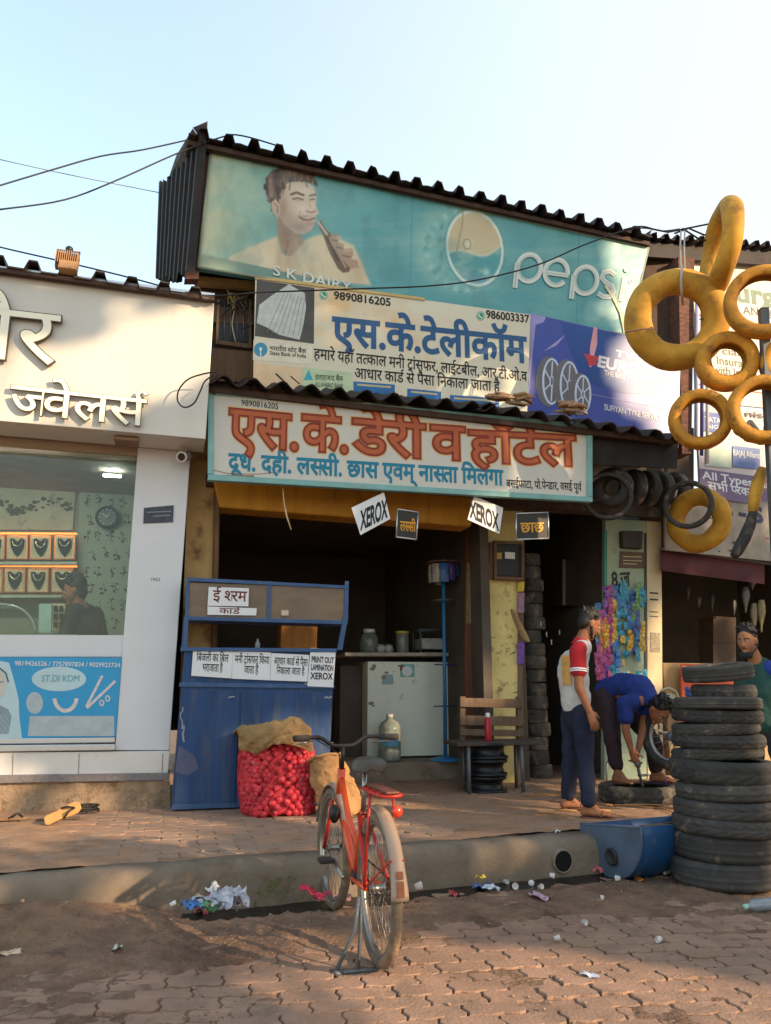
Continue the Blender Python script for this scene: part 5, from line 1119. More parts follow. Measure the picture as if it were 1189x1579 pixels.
def shop_goods():
    r = root("grey_counter", front(1.75).at(640, 1162), "pale grey counter cabinet with worn stone top inside the dairy shop", "counter")
    P = front(1.75); zf = .43
    a, c = P.at(567, 1020), P.at(722, 1020); zt = a.z
    b = MB(); b.hexa([V((a.x, a.y, zf + .02)), V((c.x, c.y, zf + .02)), V((c.x, c.y, zf + .02)) - P.n * .6, V((a.x, a.y, zf + .02)) - P.n * .6], [V((a.x, a.y, zt)), V((c.x, c.y, zt)), V((c.x, c.y, zt)) - P.n * .6, V((a.x, a.y, zt)) - P.n * .6])
    part("cabinet_body", b, M_("pale_grey_laminate", (216, 218, 204), .5, var=.1, vs=2, dirt=((120, 112, 96), .25, 4)), r, .008)
    b = MB(); a2, c2 = P.at(532, 1006, .05), P.at(722, 1006, .05); b.slab([a2, c2, c2 - P.n * .7, a2 - P.n * .7], V((0, 0, -.045))); part("counter_top", b, M_("worn_stone_top", (160, 150, 136), .5, var=.25, vs=8), r, .012)
    b = MB(); a3 = P.at(532, 1020); b.hexa([V((a3.x, a3.y, zf)) - P.n * .25, V((a.x, a.y, zf)) - P.n * .25, V((a.x, a.y, zf)) - P.n * .6, V((a3.x, a3.y, zf)) - P.n * .6], [V((a3.x, a3.y, zt - .04)) - P.n * .25, V((a.x, a.y, zt - .04)) - P.n * .25, V((a.x, a.y, zt - .04)) - P.n * .6, V((a3.x, a3.y, zt - .04)) - P.n * .6]); part("recess", b, DARKW, r)
    b = MB(); slabpx(b, P, [(618, 1024), (639, 1024), (639, 1044), (617, 1044)], .002, .004); s_ = part("round_sticker", b, M_("sticker_teal", (110, 176, 170), .5), r)
    b = MB(); b.face(ell(P, (628, 1035), 8, 8, .006, 18)); part("sticker_centre", b, PAPER, s_)
    b = MB(); lettering(b, P, "T", (614, 1034), (622, 1034), 8, off=.05, lift=.007); part("sticker_lettering", b, M_("title_red", (168, 62, 34)), s_)
    b = MB(); slabpx(b, P, [(590, 1040), (606, 1040), (607, 1055), (589, 1056)], .002, .004); part("torn_sticker", b, M_("torn_blue_sticker", (140, 166, 176), .7, var=.2), r)
    rr = random.Random(4)
    for k in range(7):
        x, y = rr.uniform(570, 600), rr.uniform(1024, 1048) if k < 5 else rr.uniform(1080, 1100); s = rr.uniform(2, 6); b = MB(); b.face([P.at(x + s * math.cos(t) * rr.uniform(.6, 1.2), y + s * .6 * math.sin(t), .004 + .0004 * k) for t in [q * .8 for q in range(8)]]); part("paint_scar", b, M_("paint_scar", (140, 132, 116), .8), r)
    top = lambda x, y=1008: P.at(x, y, -.12)
    def at_top(x, d=.15): p = P.at(x, 1008) - P.n * d; p.z = zt - .01 + .012; return p
    zt2 = a2.z
    def tp(x, d=.15): p = P.at(x, 1006) - P.n * d; return V((p.x, p.y, zt2))
    K = (P.at(100, 1000) - P.at(0, 1000)).length / 100
    o = tp(574); t = root("glass_jar", o, "large round glass jar with white lid and green leaves inside on the grey counter", "jar"); T = Matrix.Translation(o); h = 46 * K
    b = MB(); b.lathe([(0, 0), (15 * K, 0), (18 * K, .05), (18 * K, h * .55), (12 * K, h * .8), (10 * K, h * .84)], 20, T); part("jar_glass", b, glass("jar_glass", (176, 186, 172), .5, .05, body=.3), t)
    b = MB(); b.lathe([(10.5 * K, h * .84), (11 * K, h * .85), (11 * K, h * .98), (0, h)], 20, T); part("lid", b, WHITE, t)
    b = MB(); rr = random.Random(1)
    for k in range(24): b.ball(o + V((rr.uniform(-13, 4) * K, rr.uniform(-9, 9) * K, rr.uniform(.03, h * .4))), (.03, .008, .02), 6, 4, Euler((rr.random() * 3, rr.random() * 3, 0)).to_matrix())
    part("contents", b, M_("leafy_green", (82, 112, 52), .7, var=.4), t)
    o = tp(626); t = root("plastic_jar", o, "tall clear jar with yellow lid on the grey counter", "jar"); T = Matrix.Translation(o); h = 43 * K
    b = MB(); b.lathe([(0, 0), (11 * K, 0), (12 * K, .02), (12 * K, h * .86), (11 * K, h * .9)], 20, T); part("jar_glass", b, glass("jar_glass2", (170, 170, 160), .5, .08, body=.4), t)
    b = MB(); b.lathe([(12.5 * K, h * .88), (13 * K, h * .89), (13 * K, h * .99), (0, h)], 20, T); part("lid", b, M_("yellow_lid", (176, 160, 62), .5), t)
    b = MB(); b.lathe([(0, .02), (10 * K, .02), (10 * K, h * .6), (0, h * .6)], 16, T); part("contents", b, M_("grey_biscuits", (140, 128, 112), .8, var=.4, vs=25), t)
    rr = random.Random(9)
    for k, x in enumerate((588, 600)):
        o = tp(x, .02); b = MB(); b.ball(o + V((0, 0, .05)), (.06, .05, .055), 12, 8)
        for i, q in enumerate(b.v): b.v[i] = q + V((fn(q, 30, k) * .015, fn(q, 30, k + 4) * .015, fn(q, 28, k + 9) * .015))
        thing("plastic_pouch", b, M_("clear_pouch", (150, 150, 146), .3, var=.3, vs=30, spec=.7), ("crumpled clear pouch beside the large white lidded jar", "crumpled clear pouch nearer the yellow lidded jar")[k], "pouch", "pouches on the grey counter")
    o = tp(672, .2); t = root("glass_box", o, "grey metal framed glass box with white tray on the grey counter by the blue stand", "display box"); X = P.u; W_ = 50 * K; H_ = 46 * K; D_ = .3
    b = MB()
    for dx in (-.5, .5):
        for dy in (0, D_): q = o + X * dx * W_ - P.n * (dy - .1); b.tube([q, q + V((0, 0, H_))], .012, 6)
    for z in (.01, H_): 
        c4 = [o + X * dx * W_ - P.n * (dy - .1) + V((0, 0, z)) for dx, dy in ((-.5, 0), (.5, 0), (.5, D_), (-.5, D_))]
        for i in range(4): b.tube([c4[i], c4[(i + 1) % 4]], .012, 6)
    part("box_frame", b, STEEL, t)
    b = MB(); c4 = [o + X * dx * W_ * .9 - P.n * (dy - .1) + V((0, 0, H_ * .2)) for dx, dy in ((-.5, .01), (.5, .01), (.5, D_), (-.5, D_))]; b.slab(c4, V((0, 0, H_ * .45))); part("white_tray", b, M_("grey_white_tray", (168, 168, 164), .5, var=.3, vs=10), t, .01)
    # water jar
    o = front(1.42).at(601, 1172); o.z = zf; t = root("water_jar", o, "large clear twenty litre water jar standing on the shop step", "water jar"); T = Matrix.Translation(o); k2 = (front(1.42).at(100, 1130) - front(1.42).at(0, 1130)).length / 100
    R_ = 21 * k2; h = 82 * k2; prof = [(0, .0), (R_ * .9, 0), (R_, .02)]
    for q in range(4): z = .04 + q * .09; prof += [(R_, z), (R_ * .96, z + .02), (R_, z + .04)]
    prof += [(R_, h * .72), (R_ * .8, h * .84), (R_ * .3, h * .92), (R_ * .28, h)]
    b = MB(); b.lathe(prof, 28, T); part("jar_body", b, glass("water_jar_plastic", (178, 186, 180), .6, .06, body=.32), t)
    b = MB(); b.lathe([(R_ * .32, h * .97), (R_ * .32, h * 1.03), (0, h * 1.03)], 16, T); part("cap", b, M_("grey_cap", (150, 150, 140), .5), t)
    b = MB(); rows = []
    for i in range(10): a = rad(-150 + i * 12); rows.append([o + V((R_ * 1.01 * math.cos(a), R_ * 1.01 * math.sin(a), z)) for z in (.17, .24)])
    b.loft(rows, cap=False, closed=False); part("label_strip", b, M_("jar_blue_label", (84, 140, 170), .5), t)
    # blue stand with hanging sachets
    F = front(1.36); o = F.at(687, 1167); o.z = zf; kk = (F.at(100, 1000) - F.at(0, 1000)).length / 100
    t = root("blue_stand", o, "thin blue pole stand with round base and ring of hanging sachets", "stand"); BP = M_("bright_blue_paint", (44, 116, 168), .4, var=.12, dirt=((60, 70, 90), .12, 8))
    tp_ = F.at(684.5, 862); b = MB(); b.tube([o, V((o.x, o.y, tp_.z + .02)).lerp(tp_, .6)], .022, 10); part("pole", b, BP, t)
    b = MB(); b.lathe([(0, .05), (.03, .05), (.16, .02), (.185, .006), (.185, 0), (0, 0)], 28, Matrix.Translation(o)); part("base_disc", b, BP, t)
    for y, l in ((1025, 22), (1089, 23)):
        c = F.at(687, y); b = MB(); b.tube([c - P.u * l * kk, c + P.u * l * kk], .008, 6); b.tube([c - P.n * l * kk, c + P.n * l * kk], .008, 6); part("cross_arm", b, M_("dark_blue_arm", (36, 52, 100), .5), t)
    for y in (868, 926):
        c = F.at(684, y); rr_ = (32 if y < 900 else 18) * kk; b = MB(); b.tube([c + V((math.cos(a) * rr_, math.sin(a) * rr_, 0)) for a in [q * math.pi / 12 for q in range(25)]], .01, 6); 
        for q in range(4): b.tube([c, c + V((math.cos(q * 1.57) * rr_, math.sin(q * 1.57) * rr_, 0))], .006, 5)
        part("ring", b, M_("pink_grey_ring", (120, 84, 96), .5) if y < 900 else STEEL, t)
    rr = random.Random(6); c = F.at(684, 872)
    for k in range(11):
        a = k / 11 * 6.28 - 1.6; p = c + V((math.cos(a) * 30 * kk, math.sin(a) * 30 * kk, 0)); hh = rr.uniform(26, 38) * kk; ww = rr.uniform(13, 17) * kk; d = V((-math.sin(a), math.cos(a), 0)); b = MB(); rows = []
        for i in range(5): bul = .02 * math.sin(math.pi * i / 4); rows.append([p + d * ww * (q - .5) + V((math.cos(a), math.sin(a), 0)) * (bul * math.sin(math.pi * q) + .012 * fn((q * 3, i, k), 2)) - V((0, 0, hh * i / 4)) for q in (0, .25, .5, .75, 1)])
        b.loft(rows, cap=False, closed=False); s = thing("hanging_sachet", b, (M_("blue_sachet", (44, 92, 160), .35, var=.25, vs=20), M_("violet_sachet", (84, 56, 120), .35, var=.25, vs=20), M_("silver_sachet", (168, 164, 160), .3, var=.4, vs=25))[0 if k in (2, 3, 4, 0, 7) else 1 if k in (1, 5, 8) else 2], "shiny snack sachet hanging from the ring of the blue stand", "sachet", "sachets hanging on the blue stand")
    # meter box on the pillar
    Q = front(.74); t = root("meter_box", Q.at(782, 893), "black electric meter box with wooden rim on the yellow pillar", "meter box")
    b = MB(); slabpx(b, Q, [(766, 838), (804, 840), (804, 889), (766, 888)], .1, .02); part("box_body", b, BLACK, t, .006)
    for q in ([(762, 833), (809, 835), (809, 840), (762, 838)], [(762, 888), (809, 890), (809, 895), (762, 893)], [(762, 838), (766.5, 838), (766.5, 888), (762, 888)], [(804.5, 840), (809, 840), (809, 890), (804.5, 890)]):
        b = MB(); slabpx(b, Q, q, .06, .05); part("wood_rim", b, WOOD, t, .003)
    b = MB(); slabpx(b, Q, [(779, 851), (794, 852), (794, 862), (779, 861)], .005, .026); part("meter_label", b, PAPER, t)
    b = MB(); slabpx(b, Q, [(766, 852), (774, 852), (774, 862), (766, 862)], .02, .034); part("yellow_tag", b, M_("tag_yellow", (176, 140, 70), .6), t)
    b = MB(); slabpx(b, Q, [(755, 836), (761, 836), (760, 892), (754, 892)], .06, .03); part("conduit", b, WOOD, t)
    # hanging strips and cloth on the pillar edge
    for k, (y0, y1, c, lab) in enumerate(((897, 912, (196, 168, 40), "yellow upper sachet strip on the edge of the yellow pillar"), (914, 945, (140, 104, 130), "mauve sachet strip on the edge of the yellow pillar"), (990, 1024, (104, 60, 150), "violet lower sachet strip on the edge of the yellow pillar"))):
        b = MB(); slabpx(b, front(.8), [(799, y0), (809, y0), (808, y1), (798.5, y1)], .012, .035); thing("sachet_strip", b, M_("strip_col_%d" % k, c, .35, var=.4, vs=40), lab, "sachets", "sachet strips on the pillar")
    b = MB(); Qc = front(.74); pts = [(789, 938), (793, 948), (797, 958), (803, 970), (809, 982), (815, 991)]; rows = []
    for i, (x, y) in enumerate(pts): w_ = (4, 6, 7, 8, 8, 5)[i]; rows.append([Qc.at(x + w_ * math.cos(a) * .8, y + w_ * math.sin(a) * .35, .09 + .03 * math.sin(a + 1)) for a in [q * 6.283 / 10 for q in range(10)]])
    b.loft(rows); thing("dust_cloth", b, M_("khaki_cloth", (156, 128, 88), .9, var=.3, vs=12, bump=.4, bs=40), "khaki dusting cloth hanging from the edge of the yellow pillar", "cloth", subsurf=1)
    # bench, table, bottle, rims
    B_ = front(.42); t = root("wooden_bench", G(760, 1216, PZ), "old grey wooden bench with slatted back against the yellow pillar", "bench")
    for y0, y1 in ((1076, 1090), (1103, 1118), (1124, 1134)):
        b = MB(); slabpx(b, B_, [(710, y0), (808, y0 + 2), (808, y1 + 2), (710, y1)], .03); part("back_slat", b, WOOD, t, .004)
    for x in (714, 802):
        b = MB(); slabpx(b, B_, [(x - 4, 1074), (x + 4, 1074), (x + 4, 1215), (x - 4, 1215)], .05, -.031); part("back_post", b, WOOD, t, .004)
    T_ = front(.02); t = root("low_table", T_.at(770, 1217), "low dark wooden table top on thin legs in front of the bench", "table")
    a, c = T_.at(706, 1142), T_.at(842, 1146); a.z = c.z = (a.z + c.z) / 2; b = MB(); b.slab([a, c, c - T_.n * .42 + P.u * .03, a - T_.n * .42], V((0, 0, -.035))); part("table_top", b, M_("dark_grey_wood", (72, 60, 52), .7, var=.3, streak=True, vs=6, bump=.15, bs=40), t, .006)
    tz = a.z
    for x, d in ((724, .03), (806, .03), (818, .36), (735, .36)):
        p = T_.at(x, 1144) - T_.n * d; b = MB(); b.tube([V((p.x, p.y, PZ)), V((p.x, p.y, tz - .035))], .018, 8); part("leg", b, STEEL, t)
    o = T_.at(763, 1142) - T_.n * .16; o.z = tz; t = root("red_bottle", o, "slim red water bottle with white cap on the low table", "bottle"); k3 = (T_.at(100, 1120) - T_.at(0, 1120)).length / 100
    b = MB(); b.lathe([(0, 0), (7 * k3, 0), (7.4 * k3, .01), (7.4 * k3, 36 * k3), (4 * k3, 46 * k3)], 20, Matrix.Translation(o)); part("bottle_body", b, M_("red_bottle_metal", (160, 28, 42), .35, .1, var=.1), t)
    b = MB(); b.lathe([(4.3 * k3, 45 * k3), (4.6 * k3, 46 * k3), (4.4 * k3, 53 * k3), (0, 54 * k3)], 16, Matrix.Translation(o)); part("cap", b, WHITE, t)
    o = T_.at(760, 1180) - T_.n * .2; o.z = PZ; Rm = .2; proto = None
    for k in range(3):
        z = PZ + k * .155
        if proto is None:
            t = root("wheel_rim", (o.x, o.y, z), "black steel wheel rim at the bottom of the stack under the low table", "wheel rim", "stacked wheel rims"); T = Matrix.Translation((o.x, o.y, z))
            b = MB(); b.lathe([(Rm * .9, 0), (Rm, .0), (Rm * 1.02, .012), (Rm, .025), (Rm * .86, .03), (Rm * .82, .06), (Rm * .8, .075), (Rm * .86, .115), (Rm * 1., .12), (Rm * 1.03, .135), (Rm, .15), (Rm * .9, .152), (Rm * .75, .08)], 36, T, closed=True); part("barrel", b, M_("black_rim_paint", (34, 34, 38), .35, .4, var=.3, dirt=((100, 92, 84), .25, 9)), t)
            b = MB(); b.lathe([(Rm * .8, .06), (Rm * .5, .09), (Rm * .2, .07), (.03, .07), (.03, .05), (Rm * .8, .05)], 30, T, closed=True); part("disc", b, M_("black_rim_paint", (34, 34, 38)), t); proto = t
        else: dup(proto, (o.x + .012 * k, o.y - .01, z), (0, 0, k), ("", "black steel wheel rim in the middle of the stack under the low table", "black steel wheel rim at the top of the stack under the low table")[k])
shop_goods()

def packets():
    # snack packets pinned on the green pillar
    P = front(.70); rr = random.Random(21)
    cols = [(44, 110, 170), (40, 140, 170), (200, 160, 50), (200, 110, 50), (120, 60, 150), (170, 60, 120), (90, 140, 80), (40, 70, 140)]
    prot = []
    for k, c in enumerate(cols):
        b = MB(); rows = []
        for i in range(5): rows.append([V((.03 * (j / 2 - 1), -.006 * math.sin(math.pi * j / 4) * math.sin(math.pi * i / 4) + .004 * fn((i, j, k), 1.3), .038 * (i / 2 - 1))) for j in range(5)])
        b.loft(rows, cap=False, closed=False); o = thing("snack_packet", b, M_("packet_%d" % k, c, .35, var=.9, vs=38, spec=.5, dirt=((206, 196, 170), .3, 45)), "small shiny snack packet hanging on the pale green pillar", "snack packet", "snack packets on the green pillar"); o.location = (0, 0, -5); prot.append(o)
    n = 0
    for ci in range(12):
        x0 = 923 + ci * 6.2
        y = (938 if ci < 2 else 905) + rr.uniform(0, 14); run = 0
        while y < 1050:
            if ci > 4 and rr.random() < (.16 if y < 985 else .34): y += rr.uniform(8, 26); continue
            if run == 0: sel = rr.choice([4, 5, 5, 2, 4, 3]) if ci < 4 else rr.choice([0, 1, 1, 1, 0, 6, 7, 2, 1]); run = rr.randint(2, 6)
            run -= 1
            loc = P.at(x0 + rr.gauss(0, 1.0), y, rr.uniform(.0, .03)); rot = (rr.gauss(0, .12), rr.gauss(0, .09), rad(15) + rr.gauss(0, .22))
            if n < len(prot): o = prot[n]
            else: o = prot[sel].copy(); C.objects.link(o)
            o.location = loc; o.rotation_euler = rot; o.scale = (1.15, 1, 1.05); n += 1; y += rr.uniform(6.6, 8.4)
packets()

# ------------------------------------------------------------------ sacks
def onion_sack():
    o = G(432, 1258, PZ); k = (Plane(o, 15).at(532, 1250) - Plane(o, 15).at(432, 1250)).length / 100
    t = root("onion_sack", o, "bulging red net sack of onions leaning on the blue kiosk", "sack"); rr = random.Random(4)
    W_, H_ = 104 * k, 122 * k; u = V((math.cos(rad(15)), math.sin(rad(15)), 0)); n = V((math.sin(rad(15)), -math.cos(rad(15)), 0)); back = -n
    def surf(a, v):                                  # bag surface
        f = .98 + .10 * math.sin(math.pi * min(1, v * 1.1)) - .12 * max(0, v - .7) / .3
        rx, ry = W_ / 2 * f, .20 * (1.05 - .35 * v)
        c, s = math.cos(a), math.sin(a); e = .62
        x = rx * math.copysign(abs(c) ** e, c); y = ry * math.copysign(abs(s) ** e, s)
        lean = back * (.02 + .10 * v)
        cut = .03 * (1 - v)
        return o + u * (x - .02 * v) + n * y + lean + back * .12 + V((0, 0, v * H_ + .012))
    b = MB(); rows = [[surf(2 * math.pi * j / 40, i / 24) for j in range(40)] for i in range(25)]
    for rw in rows:
        for j, q in enumerate(rw): rw[j] = q + V((fn(q, 9, 1), fn(q, 9, 2), 0)) * .008
    b.loft(rows); cen = [sum(rw, V()) / len(rw) for rw in rows]
    b.v = [q.lerp(cen[i // 40], .17) for i, q in enumerate(b.v)]
    bag = part("net_bag", b, M_("red_net", (176, 30, 48), .6, var=.35, vs=30, bump=.2, bs=120), t)
    ob = MB(); NV = 19
    for i in range(NV):
        v = (i + .5) / NV; m = 30
        for j in range(m):
            a = 2 * math.pi * (j + .5 * (i % 2) + rr.uniform(-.2, .2)) / m
            if math.sin(a) < -.35: continue
            p = surf(a, min(1, max(0, v + rr.uniform(-.015, .015)))); r_ = rr.uniform(.024, .036); c = surf(a, v) ; ctr = o + back * .16 + V((0, 0, c.z - o.z)); p = p.lerp(ctr, rr.uniform(.0, .09))
            ob.ball(p, (r_, r_, r_ * .92), 8, 6, Euler((rr.random() * 3, rr.random() * 3, 0)).to_matrix())
    mo = M_("onion_skin", (196, 50, 62), .5, var=.7, vs=24, spec=.35, dirt=((224, 140, 132), .36, 30)); part("onions", ob, mo, t, kind="stuff")
    nb = MB()
    for q in range(34):
        a0 = 2 * math.pi * q / 34
        for sgn in (1, -1): nb.tube([surf(a0 + sgn * v * 1.6, v) + (surf(a0 + sgn * v * 1.6, v) - (o + back * .16 + V((0, 0, v * H_)))).normalized() * .026 for v in [w_ / 14 for w_ in range(15)]], .0016, 4)
    part("net_cord", nb, M_("red_cord", (206, 40, 52), .5), t, kind="stuff")
    # burlap top
    b = MB(); rows = []
    Pn = Plane(o + back * .06, 15)
    top = [(366, 1124), (380, 1118), (398, 1121), (420, 1113), (440, 1111), (455, 1106), (469, 1108), (481, 1128)]
    bot = [(368, 1157), (386, 1160), (399, 1166), (412, 1152), (432, 1145), (450, 1149), (464, 1151), (483, 1163)]
    for (a, c) in zip(top, bot):
        i = top.index(a); rw = []
        for q in range(7):
            f = q / 6; x, y = a[0] + (c[0] - a[0]) * f, a[1] + (c[1] - a[1]) * f; rw.append(Pn.at(x, y, .05 + .06 * math.sin(f * 2.4) * (.55 + .45 * math.sin(math.pi * (i + .5) / 8)) + .045 * fn((x * .05, y * .05), 1.6)))
        for q in range(4): p = rw[0] - Pn.n * (.07 * (q + 1)) + V((0, 0, -.02 * q)); rw.insert(0, p)
        rows.append(rw)
    b.loft(rows, cap=False, closed=False); JUTE = M_("burlap", (150, 118, 78), .95, var=.25, vs=8, bump=.5, bs=130, dirt=((120, 90, 56), .3, 6)); JUTE.use_backface_culling = False
    fl = folds(part("burlap_flap", b, JUTE, t, subsurf=3), .06, .07); md = fl.modifiers.new("thick", 'SOLIDIFY'); md.thickness = .01
    # slumped jute sack behind the bicycle
    o2 = G(520, 1262, PZ) + V((0, .12, 0)); s = root("jute_sack", o2, "slumped brown jute sack with crumpled open top behind the bicycle", "sack"); b = MB(); rows = []
    Kk = k
    for i in range(16):
        v = i / 15; rw = []
        w_ = (.36 + .08 * math.sin(math.pi * min(1, v * 1.3))) * (1 - .35 * max(0, v - .6)); 
        for j in range(28):
            a = 2 * math.pi * j / 28; p = o2 + V((-.10 + .14 * (1 - v) , 0, 0)) + u * math.cos(a) * w_ * .42 + n * math.sin(a) * .15 * (1.1 - .4 * v) + back * .02
            p.z = PZ + v * 82 * k * (1 + .06 * math.cos(a - 1)) + .02 * fn(p, 9, 2) * v + .01; p += V((fn(p, 6, 5), fn(p, 6, 8), 0)) * .035; rw.append(p)
        rows.append(rw)
    inn = [[q.lerp(sum(rows[-1], V()) / 28, f) - V((0, 0, d + .02 * fn(q, 14, 3))) for q in rows[-1]] for f, d in ((.12, -.005), (.3, .04), (.6, .07), (.95, .05))]
    b.loft(rows + inn); sk_ = part("sack_body", b, M_("brown_jute", (166, 124, 82), .95, var=.25, vs=7, bump=.5, bs=110, dirt=((112, 80, 54), .3, 5)), s, subsurf=2); folds(sk_, .05, .08)
    b = MB(); ring = [q + V((0, 0, .012 * fn(q, 20, 1))) for q in rows[-1]]; b.tube(ring + [ring[0]], .014, 6); part("rolled_rim", b, M_("brown_jute", (166, 124, 82)), s)
onion_sack()

# ------------------------------------------------------------------ tyres
def tyre_profile(R_, W_, rt, flat=.7):
    h = W_ / 2; ri = R_ - rt
    pts = [(ri, -h * .62), (ri + rt * .18, -h * .86), (ri + rt * .5, -h), (R_ - rt * .18, -h * .92), (R_ - .006, -h * flat)]
    return pts
def make_tyre(name, R_, W_, rt, style, m, label, cat="tyre", group=None, n=72):
    pr = tyre_profile(R_, W_, rt); tread = []; h = W_ / 2 * .7; NT = 9
    for i in range(1, NT): z = -h + 2 * h * i / NT; tread.append((R_ - .004 * abs(z / h) ** 2, z))
    full = pr + tread + [(r_, -z) for r_, z in pr[::-1]]; a0 = len(pr); a1 = a0 + len(tread)
    full += [(R_ - rt * .55, W_ * .40), (R_ - rt * .2, W_ * .34), (R_ - rt * .14, 0), (R_ - rt * .2, -W_ * .34), (R_ - rt * .55, -W_ * .40)]
    def f(k, j, r_, z):
        if a0 - 1 <= j <= a1:
            i = j - a0 + 1
            if style == 'rib': r_ -= .009 if i in (2, 5, 7) else 0
            elif style == 'lug': r_ -= .011 if ((k + (i // 3) * 2) % 4) < 1.5 and i not in (4, 5) else 0
            elif style == 'zig': r_ -= .009 if ((k + abs(i - 5)) % 4) == 0 else (.007 if i == 5 else 0)
        elif j in (a0 - 2, a1 + 1) and style == 'lug': r_ -= .006 if k % 4 < 2 else 0
        return r_, z
    b = MB(); b.lathe(full, n, Matrix.Translation((0, 0, W_ / 2)), closed=True, fn=f)
    return thing_o(name, b, m, label, cat, group)
def thing_o(name, b, m, label, cat, group):          # single-mesh thing kept in its own local frame
    me = b.mesh(name); o = bpy.data.objects.new(name, me); C.objects.link(o); fin(o, m); o["label"] = label; o["category"] = cat
    if group: o["group"] = group
    return o
def face_rot(nrm, spin=0.0): return (V(nrm).normalized().to_track_quat('Z', 'Y') @ Quaternion((0, 0, 1), spin)).to_euler()
ORD = ["topmost", "second", "third", "fourth", "fifth", "sixth", "seventh", "eighth", "ninth", "tenth", "eleventh", "twelfth", "lowest"]
def tyre_stack():
    base = G(1113, 1366, 0) ; rr = random.Random(17)
    # heights from the bottom: (width, radius, style, dx)
    lay = [(.155, .335, 'rib', -.01), (.15, .33, 'rib', -.005), (.10, .335, 'zig', .0), (.105, .335, 'zig', .012), (.10, .32, 'lug', .015), (.135, .33, 'zig', .015), (.075, .285, 'zig', .0), (.085, .29, 'lug', -.01), (.075, .275, 'zig', .0), (.08, .285, 'zig', -.005), (.075, .278, 'rib', .0), (.085, .205, 'lug', .05), (.10, .228, 'rib', .01)]
    scale = (1.315) / sum(a[0] for a in lay); z = dirt_h(base.x, base.y) - .005; used = set(); N = len(lay)
    dens = ["dusty wide ribbed", "dusty ribbed", "worn zigzag treaded", "zigzag treaded", "block treaded", "wide worn", "thin", "block treaded", "thin worn", "grey", "ribbed", "small block treaded", "tilted smooth sided"]
    for i, (w_, r_, s, dx) in enumerate(lay):
        lab = "%s tyre, %s in the tall stack by the kerb" % (dens[i], ORD[N - 1 - i] if i else "lowest")
        if i == N - 1: lab = "tilted smooth sided tyre lying topmost on the tall stack by the kerb"
        ww = w_ * scale; o = make_tyre("tyre", r_, ww * 1.05, .11 * r_ / .335, s, RUBBER, lab, "tyre", "tyres in the tall stack", 80)
        o.location = (base.x + dx + .05 + .02 * z + rr.uniform(-.014, .014), base.y + rr.uniform(-.025, .025), z); o.rotation_euler = (rr.gauss(0, .022), rr.gauss(0, .022), rr.uniform(0, 6))
        if i == N - 1: o.rotation_euler = (rad(-3), rad(-5), 1.0); o.location.z += .03; o.location.x -= .0
        z += ww
tyre_stack()
HT = M_("hanging_tyre_rubber", (64, 60, 57), .8, var=.3, vs=9, dirt=((150, 138, 122), .4, 6), bump=.12, bs=60, orand=.2)
